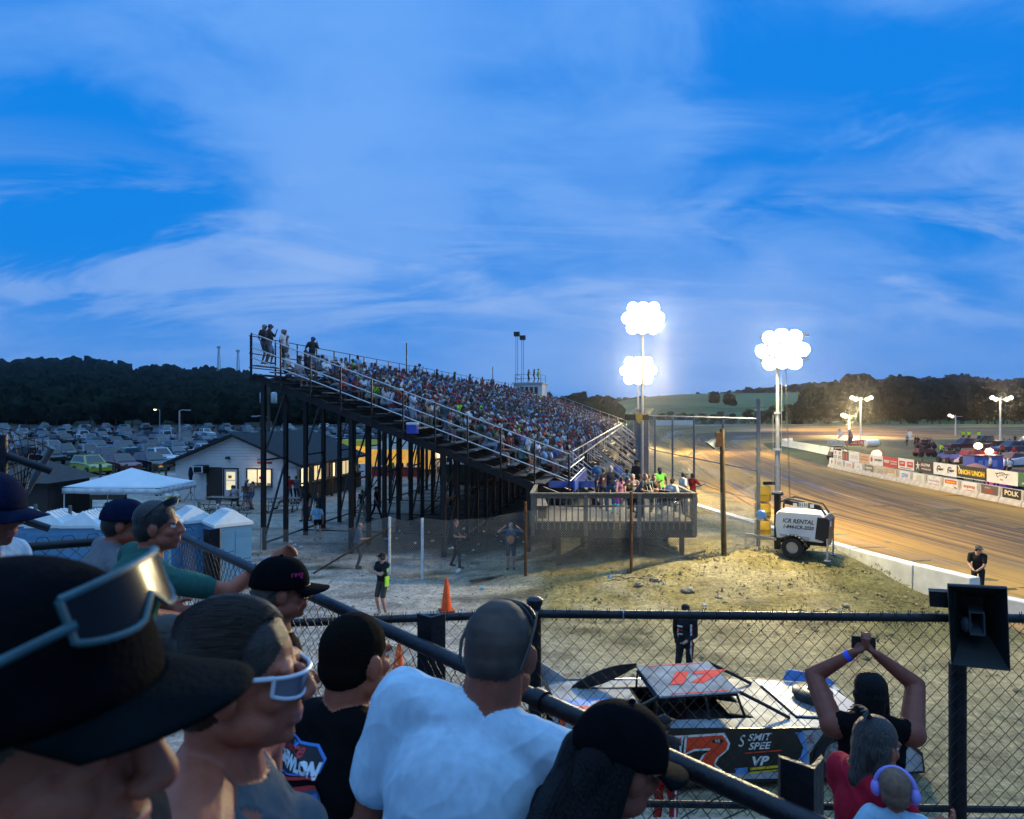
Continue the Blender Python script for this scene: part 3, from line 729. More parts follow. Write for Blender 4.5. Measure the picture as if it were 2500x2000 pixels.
# ------------------------------------------------------------------ grandstand (local x = toward the track, y = along it, a = distance back from the front edge)
S0 = Vector((1.49, 26.6, 0)); SROT = -R(10.92); SL = 79.0; NR = 16; RUN, RISE, FZ = .775, .285, 3.0
SM = Matrix.Translation(S0) @ Matrix.Rotation(SROT, 4, 'Z')
def SW(a, t, z): return SM @ Vector((-a, t, z))
stand = thing('grandstand', 'long steel grandstand of bench rows packed with spectators beside the track', 'grandstand', S0, SROT)
ALU = mat('dull_aluminium', (.10, .10, .105), .5, .5, var=.3, vs=3)
def sgz(a, t): q = SW(a, t, 0); return gz(q.x, q.y)
slope = RISE / RUN
def raker(a): return FZ - .28 + (a - .3) * slope
FS = 1.83
for k in range(44):
    t = .15 + k * FS; mb = MB()
    mb.bar((.5, t, raker(-.5)), (-12.55, t, raker(12.55)), .16, .30)
    PA = [12.1, 8.2, 4.3, .9]
    for i in range(3):
        a0, a1 = PA[i], PA[i + 1]; g = sgz(a0, t)
        if k % 6 == 5: mb.bar((-a0, t, g + .3), (-a1, t, raker(a1) - .3), .05, .05)
        if k % 3 == 2: mb.bar((-a0, t, g + .22), (-a1, t, sgz(a1, t) + .22), .05, .05)
    if k < 43:
        for a in (12.1, 8.2, 4.3):
            g = sgz(a, t); h_ = raker(a) - g
            if k % 2 == 0: mb.bar((-a, t, g + .3), (-a, t + FS, g + h_ * .52), .07, .07); mb.bar((-a, t, g + h_ * .55), (-a, t + FS, raker(a) - .4), .06, .06)
            mb.bar((-a, t, g + .28), (-a, t + FS, g + .28), .06, .07)
            if k % 2 == 0: mb.bar((-a, t, g + h_ * .53), (-a, t + FS, g + h_ * .53), .06, .07)
    fr = mb.build('frame', BLACKST, stand)
    for a in PA:
        MB().bar((-a, t, sgz(a, t) - .1), (-a, t, raker(a)), .17, .17, up=(1, 0, 0)).build('post', BLACKST, fr)
DARKAL = mat('worn_bench_planks', (.045, .045, .045), .6, .3, var=.4, vs=2)
for i in range(NR):
    a = .35 + i * RUN; z = FZ + i * RISE
    mb = MB(); mb.box((-a - .42, SL / 2, z + .40), (.25, SL, .045)); mb.build('bench', ALU, stand)
    mb = MB(); mb.box((-a - .02, SL / 2, z), (.26, SL, .045)); mb.box((-a - .31, SL / 2, z - .005), (.26, SL, .045)); mb.build('footboard', DARKAL, stand)
def zrow(a): return FZ + (a - .35) * slope
# near side railing, with its posts; then the back railing
for t, nm in ((-.10, 'side_railing'), (SL + .1, 'side_railing')):
    mb = MB()
    for o in (.55, .98, 1.55):
        mb.tube([(.75, t, zrow(-.75) + o), (-12.5, t, zrow(12.5) + o)], .026, 8)
    sr = mb.build(nm, GALV, stand, smooth=40)
    for k in range(11):
        a = -.7 + k * 1.32; MB().bar((-a, t, raker(a) - .1), (-a, t, zrow(a) + 1.56), .055, .055, up=(1, 0, 0)).build('railing_post', BLACKST if t < 0 else GALV, sr)
mb = MB(); zt = zrow(12.5)
for o in (.12, .72, 1.45): mb.tube([(-12.6, -.1, zt + o), (-12.6, SL, zt + o)], .022, 6)
for k in range(41): mb.bar((-12.6, k * SL / 40, zt - .5), (-12.6, k * SL / 40, zt + 1.47), .05, .05, up=(1, 0, 0))
br = mb.build('back_railing', BLACKST, stand)
mb = MB(); fence_wires(mb, (-12.62, 0, zt), (-12.62, 30, zt), .1, 1.2, .16, .004); mb.build('mesh_panel', BLKWIRE, br)
for t in (19.5, 47): MB().bar((-12.7, t, zt - .4), (-12.7, t, zt + 3.0), .07, .07, up=(1, 0, 0)).build('pole', BLACKST, stand)
# front walkway rail and the stairs running down to the walkway
mb = MB()
for o in (.55, 1.05):
    mb.tube([(.75, -.1, zrow(-.75) + o), (.75, 6, zrow(-.75) + o)], .024, 8)
for k in range(26): mb.bar((.2, 6 + k * 2.8, 1.0), (.2, 6 + k * 2.8, FZ + .9), .045, .045, up=(1, 0, 0))
mb.tube([(.2, 6, FZ + .9), (.2, SL, FZ + .9)], .024, 8); mb.tube([(.2, 6, FZ + .45), (.2, SL, FZ + .45)], .02, 8)
mb.build('front_railing', GALV, stand, smooth=40)
for k, t in enumerate((4.6, 14, 25, 36, 47, 58, 69)):
    mb = MB(); n = 9; g = .85
    for i in range(n):
        mb.box((.35 + i * .27, t, FZ - (i + 1) * (FZ - g) / (n + 1)), (.29, 1.3, .05))
    for s in (-.68, .68): mb.bar((.2, t + s, FZ - .1), (2.75, t + s, g + .05), .04, .2)
    st = mb.build('stair', DARKAL, stand)
    mb = MB()
    for s in (-.68, .68):
        for o in (.5, .95): mb.tube([(.15, t + s, FZ + o), (2.8, t + s, g + .1 + o)], .024, 8)
        for x in (.3, 1.5, 2.7): mb.bar((x, t + s, FZ - .1 - (x - .2) * .82), (x, t + s, FZ + .95 - (x - .15) * .81), .04, .04, up=(1, 0, 0))
    mb.build('handrail', GALV, st, smooth=40)
BLUEB = mat('blue_board', (.02, .06, .32), .6, var=.15)
mb = MB(); mb.box((.9, 2.6, FZ - .05), (.06, 5.4, .42)); mb.build('blue_board', BLUEB, stand)

# ------------------------------------------------------------------ spectators
COLS = [('black', (.012, .012, .014), 26), ('charcoal', (.05, .05, .055), 10), ('grey', (.20, .20, .21), 12), ('white', (.66, .66, .65), 18), ('light blue', (.25, .44, .64), 11), ('blue', (.04, .12, .36), 7),
        ('navy', (.015, .02, .06), 7), ('red', (.30, .022, .028), 4), ('maroon', (.12, .015, .03), 3), ('pink', (.5, .12, .22), 1.5), ('orange', (.60, .13, .02), .8), ('teal', (.04, .20, .20), 2), ('lime', (.30, .75, .02), .8), ('tan', (.32, .25, .17), 3), ('green', (.03, .10, .05), 2)]
def pickcol():
    x = rnd.random() * sum(c[2] for c in COLS)
    for c in COLS:
        x -= c[2]
        if x <= 0: return c
    return COLS[0]
CROWD = objmat('crowd_cloth', .85, attr=True)
ZC = {'skin': (.18, .085, .065), 'lip': (.28, .1, .09), 'iris': (.03, .02, .02), 'eyewhite': (.5, .5, .5), 'shoe': (.05, .05, .05), 'sock': (.3, .3, .3)}
HATC = [('black cap', (.012, .012, .015)), ('white cap', (.6, .6, .6)), ('grey cap', (.2, .2, .2)), ('red cap', (.35, .02, .02)), ('blue cap', (.03, .08, .25)), ('tan cap', (.3, .23, .14))]
HAIRC = [('brown hair', (.05, .03, .02)), ('dark hair', (.012, .01, .01)), ('grey hair', (.28, .28, .28)), ('blond hair', (.28, .19, .10))]
def crowd_variant(k, seated=True, voxel=.03):
    r = random.Random(k * 17 + 3); fem = r.random() < .4
    o = {'fem': fem, 'sleeve': r.choice(['short', 'short', 'short', 'none']), 'legs': r.choice(['shorts', 'shorts', 'pants', 'brief' if fem else 'shorts']), 'belly': r.choice([0, 0, .02, .05])}
    if r.random() < (.25 if fem else .62): hn, hc = r.choice(HATC); o['hat'] = r.choice(['cap', 'cap', 'cap', 'back', 'wide']) ; 
    else: hn, hc = None, None
    an, ac = r.choice(HAIRC); o['hair'] = r.choice(['long', 'pony', 'mid', 'bun']) if fem else r.choice(['short', 'short', 'buzz'])
    if o.get('hat') == 'wide': hn = 'straw hat'; hc = (.35, .28, .16)
    desc = hn or an
    if seated:
        q = r.random(); lean = r.uniform(-4, 24)
        if q < .45: la, ra = (-.13, .33 + lean * .004, -.36), (.13, .33 + lean * .004, -.36)
        elif q < .65: la, ra = (.1, .27, -.22), (-.1, .29, -.20)
        elif q < .8: la, ra = (-.13, .33, -.36), (.03, .22, .02)
        elif q < .9: la, ra = (-.08, .3, -.02), (.06, .3, -.02)
        else: la, ra = (-.35, -.1, -.42), (.35, -.1, -.42)
        J = pose(r.uniform(1.6, 1.82), lean=lean, sit=.42, la=la, ra=ra, yaw=r.uniform(-35, 35), pitch=r.uniform(-6, 14), wid=r.uniform(.95, 1.18))
    else:
        q = r.random()
        la, ra = ((-.28, .08, -.5), (.28, .08, -.5)) if q < .4 else (((.12, .25, -.28), (-.1, .27, -.26)) if q < .7 else ((-.08, .28, .0), (.25, .1, -.45)))
        J = pose(r.uniform(1.62, 1.86), lean=r.uniform(0, 8), la=la, ra=ra, yaw=r.uniform(-30, 30), pitch=r.uniform(-4, 12), step=r.uniform(-.08, .08), wid=r.uniform(.95, 1.15))
    pr = person_prims(J, o); me = remesh(pr, voxel, 2)
    n = len(me.vertices); c = np.empty(n * 3, np.float32); me.vertices.foreach_get('co', c); z = zone_of(me, pr, c.reshape(-1, 3))
    pc = r.choice([(.02, .025, .04), (.05, .07, .12), (.012, .012, .012), (.22, .19, .14), (.10, .10, .10), (.16, .2, .26)])
    zc = dict(ZC, hair=ac, hat=hc or ac, pants=pc)
    col = np.array([(*zc[q], 1) if q != 'shirt' else (0, 0, 0, 0) for q in z], np.float32)
    at = me.color_attributes.new('zone', 'FLOAT_COLOR', 'POINT'); at.data.foreach_set('color', col.ravel())
    me.materials.clear(); me.materials.append(CROWD); me.shade_smooth(); me.name = 'spectator'
    return me, desc
VAR = [crowd_variant(k) for k in range(26)]; VARS = [crowd_variant(100 + k, False) for k in range(10)]; VARL = [crowd_variant(k, True, .055) for k in range(14)]
ORD = 'first second third fourth fifth sixth seventh eighth ninth tenth eleventh twelfth thirteenth fourteenth fifteenth sixteenth seventeenth eighteenth nineteenth twentieth'.split()
def ordw(n):
    if n < 20: return ORD[n]
    if n < 29: return 'twenty-' + ORD[n - 20]
    if n == 29: return 'thirtieth'
    return 'thirty-' + ORD[n - 30]
spots = []
for i in range(NR):
    t = .35 + rnd.random() * .3; n = 0
    while t < SL - .4:
        occ = .30 if t < 1.3 else (.62 if t < 3.2 else .93)
        if i > 11 and t < 9: occ *= .55 + t * .05
        aisle = any(abs(t - q) < .55 for q in (4.6, 14, 25, 36, 47, 58, 69)) and i < 12
        if rnd.random() < (occ if not aisle else .25): spots.append((i, t))
        t += rnd.uniform(.46, .60)
def sworld(i, t, jit): 
    a = .35 + i * RUN + .28
    return SW(a + jit, t, FZ + i * RISE + .02)
spots = [(i, t, sworld(i, t, rnd.uniform(-.04, .04))) for i, t in spots]
spots.sort(key=lambda s: (s[2] - Vector((0, 0, H))).length)
near, rest = spots[:182], spots[182:]
cnt = {}
for i, t, p in sorted(near, key=lambda s: (s[0], s[1])):
    me, desc = VAR[rnd.randrange(26)]; cn, cc, _ = pickcol(); k = cnt.get(i, 0); cnt[i] = k + 1
    o = bpy.data.objects.new('person', me); COL.objects.link(o); o.location = p; o.rotation_euler = (0, 0, SROT - math.pi / 2 + R(rnd.uniform(-25, 30))); o.scale = (rnd.uniform(.94, 1.05),) * 3
    f = rnd.uniform(.5, 1.1); o.color = (cc[0] * f, cc[1] * f, cc[2] * f, 1)
    tag(o, f'person in {cn} top, {desc}, {ordw(k)} from near end of {ordw(i)} bench up', 'person', 'spectators seated in the grandstand')
def merged_crowd(name, items):
    V = []; C = []; Fa = []; o = 0; cache = {}
    for me in [m for m, _ in VARL]:
        n = len(me.vertices); c = np.empty(n * 3, np.float32); me.vertices.foreach_get('co', c); a = np.empty(n * 4, np.float32); me.color_attributes['zone'].data.foreach_get('color', a)
        cache[me.name] = (c.reshape(-1, 3), a.reshape(-1, 4), [tuple(p.vertices) for p in me.polygons])
    for i, t, p in items:
        v, a, f = cache[VARL[rnd.randrange(14)][0].name]; th = SROT - math.pi / 2 + R(rnd.uniform(-25, 30)); s = rnd.uniform(.93, 1.06); c, sn = math.cos(th) * s, math.sin(th) * s
        V.append(np.stack([v[:, 0] * c - v[:, 1] * sn + p.x, v[:, 0] * sn + v[:, 1] * c + p.y, v[:, 2] * s + p.z], 1)); a = a.copy(); k = a[:, 3] < .5
        cc = pickcol()[1]; fct = rnd.uniform(.5, 1.1); a[k, :3] = np.array(cc) * fct; a[:, 3] = 1; C.append(a)
        Fa += [tuple(q + o for q in x) for x in f]; o += len(v)
    V = np.concatenate(V); me = bpy.data.meshes.new(name); me.from_pydata(V.tolist(), [], Fa); at = me.color_attributes.new('zone', 'FLOAT_COLOR', 'POINT'); at.data.foreach_set('color', np.concatenate(C).ravel())
    me.materials.append(CROWD); me.shade_smooth(); ob = bpy.data.objects.new(name, me); COL.objects.link(ob); return ob
tag(merged_crowd('crowd', rest), 'distant mass of spectators filling the far grandstand benches', 'crowd', kind='stuff')
def stander(a, t, i, col, rz, label, v=None, dz=0):
    me, desc = VARS[rnd.randrange(10) if v is None else v]; o = bpy.data.objects.new('person', me); COL.objects.link(o); o.location = SW(a, t, FZ + i * RISE + .03 + (.36 if i > 13 and t < 3 else 0) + dz); o.rotation_euler = (0, 0, SROT + R(rz)); o.color = (*col, 1)
    tag(o, label, 'person', 'spectators standing in the grandstand'); return o
TOPA = .35 + 15 * RUN + .1
for a, t, c, rz, l in ((TOPA + .1, .30, (.01, .01, .012), -95, 'person in black standing at the very top corner by the near railing'), (TOPA + .25, .95, (.012, .012, .016), -70, 'person in black cap second from the top corner of the grandstand'),
    (TOPA - .1, 1.5, (.6, .6, .62), -80, 'person in white tank top standing third from the top corner'), (TOPA + .2, 2.3, (.55, .5, .5), 170, 'person in pale printed shirt standing at the back rail near the top corner'),
    (TOPA - .75, 2.9, (.02, .02, .02), -120, 'person in dark shirt and wide hat standing below the top corner group'), (TOPA - .5, 8.6, (.30, .46, .62), 60, 'person in light blue printed shirt standing with back turned on the top rows'),
    (TOPA, 19.3, (.02, .02, .03), -90, 'person in dark clothes standing beside the tall pole on the back railing'), (TOPA, 20.2, (.5, .5, .55), -90, 'person in white shirt standing just past the tall pole on the back railing'),
    (TOPA, 24.5, (.02, .02, .02), -90, 'person standing alone on the top row before the two photographers'), (TOPA, 29.5, (.03, .03, .03), -60, 'person in dark clothes standing high up against the sky'), (TOPA, 34.5, (.02, .02, .025), -60, 'person with camera standing high up against the sky past mid grandstand'),
    (TOPA, 39.5, (.55, .10, .02), 0, 'person in orange shirt standing at the back railing against the sky'), (TOPA, 41.8, (.5, .6, .7), -90, 'person in pale shirt standing beside the one in orange at the back railing'), (TOPA, 43.5, (.02, .02, .03), -90, 'first of the dark figures standing close together at the far back railing'),
    (TOPA, 44.4, (.02, .02, .02), -60, 'second of the dark figures standing close together at the far back railing'), (TOPA, 50.5, (.02, .02, .03), -90, 'lone dark figure standing past the second tall pole'),
    (.35 + 7 * RUN, .55, (.34, .44, .55), -100, 'person in pale grey shirt climbing the steps beside the near railing, bent forward'), (.35 + 5.3 * RUN, 1.0, (.05, .08, .09), -30, 'person in dark tee and shorts standing at the near railing half way up'),
    (.35 + 1 * RUN, 1.2, (.30, .44, .58), -90, 'person in light blue shirt standing by the near railing low down')):
    stander(a, t, (a - .35) / RUN, c, rz, l)
# press box at the far end of the stand
BOXW = mat('press_box_white', (.55, .57, .58), .7, var=.1)
pb = thing('press_box', 'small white flat roofed press box on top of the far grandstand end', 'press box', SW(12.9, 66, zt - .6), SROT)
mb = MB(); mb.box((1.2, 0, 1.2), (3.8, 4.6, 2.4)); mb.build('wall', BOXW, pb); MB().box((1.2, 0, 2.47), (4.2, 5.0, .14)).build('roof', BOXW, pb)
for k in range(4): MB().box((2.3 - k * .62, -2.31, 1.5), (.42, .04, .9)).build('window', GLASSD, pb)
mb = MB()
for x, y in ((-.5, -2.2), (1.2, -2.2), (2.9, -2.2), (-.5, 2.2), (2.9, 2.2)): mb.bar((x, y, 2.5), (x, y, 3.6), .05, .05, up=(1, 0, 0))
for z in (3.05, 3.6): mb.tube([(2.9, 2.2, z), (2.9, -2.2, z), (-.5, -2.2, z), (-.5, 2.2, z)], .025, 6)
mb.build('roof_railing', BLACKST, pb)
for k, x in enumerate((-.6, .2)):
    hs = thing('loudspeaker', ['taller black loudspeaker on a thin mast above the press box', 'shorter black loudspeaker on a thin mast above the press box'][k], 'loudspeaker', pb.matrix_world @ Vector((0, 0, 0)), SROT); hs.location = SW(12.9 - x, 65.5, zt + 1.9)
    mb = MB()
    for q in (-.12, .12): mb.tube([(q, 0, 0), (q, 0, 6.3 - k * .5)], .03, 6)
    mb.build('mast', BLACKST, hs); MB().box((0, 0, 6.6 - k * .5), (.75, .5, .6)).build('speaker_box', BLACKP, hs)
for k, (x, c, l) in enumerate(((1.0, (.01, .01, .012), 'person in black standing on the press box roof'), (1.7, (.012, .012, .01), 'person behind a camera on the press box roof'), (2.2, (.35, .75, .02), 'person in lime vest on the press box roof'))):
    me, _ = VARS[k]; o = bpy.data.objects.new('person', me); COL.objects.link(o); o.location = SW(12.9 - x, 65.2 + k * .3, zt + 1.95); o.rotation_euler = (0, 0, -1.6); o.color = (*c, 1); o.scale = (1.15,) * 3; tag(o, l, 'person', 'people on the press box')
# ------------------------------------------------------------------ parked cars
PAINT = objmat('car_paint', .28, coat=.6); LAMPG = mat('headlight_glass', (.22, .23, .25), .15, spec=.8, var=0); TAIL = mat('tail_light', (.25, .01, .01), .2, var=0); RIMM = mat('wheel_rim', (.25, .25, .26), .35, .8, var=.1)
CARP = {
 # body outline (x forward, z), greenhouse outline, length half, width, wheel r, wheel xs
 'sedan': dict(body=[(-2.3, .30), (-2.35, .62), (-2.28, .86), (-1.6, .95), (1.0, .92), (2.0, .78), (2.33, .62), (2.36, .34), (2.2, .26), (-2.15, .26)], top=[(-1.75, .93), (-.95, 1.40), (.25, 1.43), (1.15, .92)], w=1.80, wr=.33, wx=(-1.38, 1.42)),
 'suv': dict(body=[(-2.3, .36), (-2.36, .7), (-2.30, 1.06), (-1.0, 1.10), (.95, 1.08), (2.05, .98), (2.32, .78), (2.35, .42), (2.2, .34), (-2.15, .34)], top=[(-2.26, 1.06), (-1.98, 1.70), (.20, 1.74), (1.12, 1.07)], w=1.90, wr=.37, wx=(-1.38, 1.40)),
 'pickup': dict(body=[(-2.85, .55), (-2.88, 1.10), (-.75, 1.10), (-.72, 1.12), (1.2, 1.14), (2.55, 1.08), (2.78, .92), (2.80, .55), (2.6, .46), (-2.7, .46)], top=[(-.80, 1.10), (-.68, 1.82), (.62, 1.84), (1.32, 1.13)], w=1.98, wr=.40, wx=(-1.70, 1.78))}
def car_parts(kind):
    c = CARP[kind]; w = c['w'] / 2; P_ = []
    bm = MB(); b = c['body']; n = len(b); vs = []
    for y, k in ((-w, .0), (-w * .93, .05), (w * .93, .05), (w, .0)):
        pass
    def ring(y, ins, up): return [(x * (1 - ins * .35), y, z + (up if z > .6 else -up * .0)) for x, z in b]
    vs = ring(-w * .90, .05, .0) + ring(-w, 0, -.05) + ring(w, 0, -.05) + ring(w * .90, .05, .0)
    fs = [(k * n + i, k * n + (i + 1) % n, (k + 1) * n + (i + 1) % n, (k + 1) * n + i) for k in range(3) for i in range(n)] + [tuple(range(n))[::-1], tuple(range(3 * n, 4 * n))]
    bm.add(vs, fs)
    t = c['top']; wt = w * .90; wr_ = w * .70
    def gh(s, o=0): return [(t[0][0] - o, s * wt, t[0][1] - .02), (t[1][0], s * (wr_ + o), t[1][1]), (t[2][0], s * (wr_ + o), t[2][1]), (t[3][0] + o, s * wt, t[3][1] - .02)]
    a, d = gh(-1), gh(1); bm.add(a + d, [(0, 1, 2, 3), (7, 6, 5, 4), (0, 4, 5, 1), (1, 5, 6, 2), (2, 6, 7, 3)])
    if kind == 'pickup': bm.box((-1.8, 0, 1.115), (1.9, 1.6, .02))
    P_.append(('body', bm, 'paint'))
    def lerp2(p, q, f): return Vector(p).lerp(Vector(q), f)
    for s in (-1, 1):
        g = gh(s); off = Vector((0, s * .012, .004)); gm = MB()
        A, B, C_, D = [Vector(q) + off for q in g]
        def pt(u, v): return (A.lerp(D, u)).lerp(B.lerp(C_, u), v)
        for u0, u1 in ((.07, .47), (.50, .90)): gm.quad(pt(u0, .14), pt(u1, .14), pt(min(u1, .97), .90), pt(u0, .90))
        P_.append(('side_window', gm, 'glass'))
    for nm, i0, i1, o in (('windshield', 3, 2, .012), ('rear_window', 0, 1, -.012)):
        L0, L1, R0, R1 = Vector(a[i0]), Vector(a[i1]), Vector(d[i0]), Vector(d[i1]); e = Vector((o, 0, .012)); gm = MB()
        def q(u, v): return (L0.lerp(R0, u)).lerp(L1.lerp(R1, u), v) + e
        gm.quad(q(.07, .08), q(.93, .08), q(.9, .92), q(.1, .92)); P_.append((nm, gm, 'glass'))
    for x in c['wx']:
        for s in (-1, 1):
            M = Matrix.Translation((x, s * (w - .09), c['wr'])) @ Matrix.Rotation(math.pi / 2, 4, 'X'); r = c['wr']
            wm = MB(); wm.lathe([(r * .6, -.11), (r * .94, -.11), (r, -.07), (r, .07), (r * .94, .11), (r * .6, .11)], 16, M=M, cap=False); wm.lathe([(.02, -.085 * 1), (r * .62, -.10), (r * .62, .10), (.02, .085)], 12, mi=1, M=M)
            P_.append(('wheel', wm, 'wheel'))
    xf = b[6][0]; zf = b[6][1]
    for s in (-1, 1):
        hm_ = MB(); hm_.box((xf - .10, s * (w - .28), zf + .03), (.22, .36, .13)); P_.append(('headlight', hm_, 'lamp'))
        tm = MB(); tm.box((b[1][0] + .02, s * (w - .2), b[1][1] + .18), (.08, .22, .26)); P_.append(('tail_light', tm, 'tail'))
    return P_
CM = {'paint': [PAINT], 'glass': [GLASSD], 'wheel': [RUBBER, RIMM], 'lamp': [LAMPG], 'tail': [TAIL]}
CARMESH = {}; CARLOW = {}
for kind in CARP:
    ps = car_parts(kind); CARMESH[kind] = []
    low = MB()
    for nm, m_, mk in ps:
        me = m_.mesh(nm); [me.materials.append(q) for q in CM[mk]]
        if nm in ('body', 'wheel'): me.shade_smooth(); me.set_sharp_from_angle(angle=R(32))
        CARMESH[kind].append((nm, me, mk)); off = {'paint': 0, 'glass': 1, 'wheel': 2, 'lamp': 4, 'tail': 5}[mk]
        o = len(low.v); low.v += m_.v; low.f += [tuple(i + o for i in f) for f in m_.f]; low.m += [i + off for i in m_.m]
    me = low.mesh('parked_car'); [me.materials.append(q) for q in (PAINT, GLASSD, RUBBER, RIMM, LAMPG, TAIL)]; me.shade_smooth(); me.set_sharp_from_angle(angle=R(32)); CARLOW[kind] = me
CARC = [('black', (.010, .010, .012), 30), ('dark grey', (.035, .036, .04), 24), ('silver', (.16, .17, .18), 9), ('white', (.58, .59, .61), 11), ('dark blue', (.010, .025, .07), 12), ('dark red', (.06, .008, .012), 9), ('grey', (.08, .084, .09), 12), ('tan', (.14, .12, .09), 2), ('green', (.03, .08, .05), 3)]
def carcol():
    x = rnd.random() * sum(c[2] for c in CARC)
    for c in CARC:
        x -= c[2]
        if x <= 0: return c
    return CARC[0]
ccount = {}
def park(x, y, rz, kind, cn, cc, row, detailed, label=None):
    k = (cn, kind, row); ccount[k] = ccount.get(k, -1) + 1
    lb = label or f'{cn} {kind}, {ordw(ccount[k])} of its colour from the left in car park row {ordw(row)}'
    if detailed:
        t = thing('parked_car', lb, 'car', (x, y, gz(x, y)), rz, 'cars parked in the field')
        for nm, me, mk in CARMESH[kind]:
            o = bpy.data.objects.new(nm, me); COL.objects.link(o); o.parent = t; o.color = (*cc, 1)
    else:
        o = bpy.data.objects.new('parked_car', CARLOW[kind]); COL.objects.link(o); o.location = (x, y, gz(x, y)); o.rotation_euler = (0, 0, rz); o.color = (*cc, 1); tag(o, lb, 'car', 'cars parked in the field')
park(*G(222, 63)[:2], R(-38), 'suv', 'lime yellow', (.28, .30, .015), 0, True, 'lime yellow suv with dark windows in the nearest parking row')
park(*G(295, 65)[:2], R(-38), 'suv', 'dark red', (.13, .012, .015), 0, True, 'dark red suv parked just right of the lime yellow one')
park(*G(370, 67)[:2], R(-38), 'suv', 'black', (.02, .014, .014), 0, True, 'black suv parked beside the dark red one near the concession eave')
for row, (d, step, u0, u1) in enumerate(((73, 3.1, -60, 480), (81, 3.1, -70, 560), (92, 3.0, -80, 640), (103, 3.0, -80, 1010), (116, 3.0, -80, 1080), (131, 3.1, -80, 1120), (147, 3.2, -80, 1150), (165, 3.3, -60, 1180), (184, 3.5, -60, 1200), (206, 3.8, -60, 1210))):
    x = (u0 - 1250) / F * d
    while x < (u1 - 1250) / F * d:
        if rnd.random() < .9:
            y = d + rnd.uniform(-.7, .7) + x * -.02
            if not (row < 2 and x > (395 - 1250) / F * d and y < 75): 
                kind = rnd.choice(['sedan', 'suv', 'suv', 'pickup', 'pickup']); cn, cc, _ = carcol()
                park(x, y, R(rnd.choice([-40, -40, -40, 140]) + rnd.uniform(-5, 5)), kind, cn, cc, row + 1, row < 3)
        x += step * rnd.uniform(.95, 1.12) * (1 + row * .06)
# wooden rail posts along the edge of the car park
for k in range(7):
    p = G(245 + k * 32, 60); t = MB(); t.bar((0, 0, 0), (0, 0, 1.15), .16, .16, up=(1, 0, 0)); o = t.build('fence_post', OLDWOOD); o.location = p
    tag(o, f'{ordw(k)} short wooden post from the left along the parking edge', 'post', 'posts along the parking edge')
def lamp_pole(u, d, zt, arm, label, lit=0):
    t = thing('street_lamp', label, 'street lamp', G(u, d)); z = zt - t.location.z
    mb = MB(); mb.tube([(0, 0, 0), (0, 0, z)], [.14, .09], 8); mb.tube([(0, 0, z), (arm * .5, 0, z + .12), (arm, 0, z + .1)], .05, 6); mb.build('pole', GALV, t, smooth=40)
    MB().box((arm * 1.15, 0, z + .08), (.7, .3, .16)).build('lamp_head', GALV if not lit else mat('lit_lamp', (1, .9, .6), .5, emit=12, ecol=(1, .85, .5), var=0), t)
lamp_pole(438, 95, P(0, 1003, 95).z, 1.0, 'grey street lamp with a short arm among the parked cars')
lamp_pole(390, 205, P(0, 1001, 205).z, -1.2, 'lit street lamp far back in front of the dark woods', 1)
lamp_pole(655, 92, P(0, 1018, 92).z, -1.6, 'street lamp arm beside the utility pole behind the concession building')
# utility pole with transformers behind the building, radio masts on the hill
up = thing('utility_pole', 'wooden utility pole carrying grey transformers behind the concession building', 'utility pole', G(656, 80))
zt_ = P(0, 925, 80).z; mb = MB(); mb.tube([(0, 0, 0), (0, 0, zt_)], [.2, .13], 10); mb.build('pole', OLDWOOD, up, smooth=40)
mb = MB(); mb.box((0, 0, zt_ - .4), (2.4, .12, .14)); mb.build('crossarm', OLDWOOD, up)
for s in (-.62, .62): MB().lathe([(.05, 0), (.34, .03), (.36, .1), (.36, 1.15), (.3, 1.25), (.05, 1.3)], 14, M=Matrix.Translation((s, -.1, P(0, 985, 80).z))).build('transformer', GALV, up, smooth=40)
for u, vt, vb, l in ((534, 848, 925, 'taller radio mast on the wooded ridge'), (581, 857, 928, 'thinner radio mast on the wooded ridge, nearer the grandstand')):
    t = thing('radio_mast', l, 'mast', P(u, vb + 12, 600)); h = P(0, vt, 600).z - t.location.z; mb = MB()
    c = [Vector((math.cos(a), math.sin(a), 0)) for a in (0, 2.09, 4.19)]
    for q in c: mb.tube([q * 2.2, q * .6 + Vector((0, 0, h))], [.35, .22], 4)
    for k in range(14):
        f0, f1 = k / 14, (k + 1) / 14; r0, r1 = 2.2 - 1.6 * f0, 2.2 - 1.6 * f1
        for i in range(3): mb.tube([c[i] * r0 + Vector((0, 0, h * f0)), c[(i + 1) % 3] * r1 + Vector((0, 0, h * f1))], .12, 3)
    mb.build('lattice', GALV, t); MB().box((0, 0, h), (2.6, 2.2, 1.8)).build('antenna', GALV, t)

# ------------------------------------------------------------------ concession building (parallel to the grandstand)
BO = Vector((-13.6, 44.0, 0)); BM = Matrix.Translation(BO) @ Matrix.Rotation(SROT, 4, 'Z')      # local x to the right along the front, y back; origin = right front corner
con = thing('concession_building', 'white painted block concession building with dark gable roof and lit windows', 'building', BO, SROT)
BLOCK = mat('painted_block', (.62, .57, .55), .8, var=.10, vs=2, bump=.15, bs=12); SIDING = mat('white_siding', (.64, .59, .57), .7, var=.06, vs=2); ROOFD = mat('dark_shingles', (.020, .022, .025), .9, var=.4, vs=6, bump=.4, bs=30); BRN = mat('dark_brown_door', (.03, .02, .018), .6, var=.2)
WARM = mat('lit_interior', (.9, .75, .45), .6, var=.35, vs=1.6, emit=.75, ecol=(1, .78, .42)); WARM2 = mat('bright_lit_interior', (.95, .8, .5), .6, var=.3, vs=2, emit=1.5, ecol=(1, .80, .46))
W_, LB, EZ, RZ = 8.6, 9.6, 2.45, 4.15
mb = MB(); mb.box((-W_ / 2, LB / 2, EZ / 2), (W_, LB, EZ)); mb.build('wall', BLOCK, con)
mb = MB()
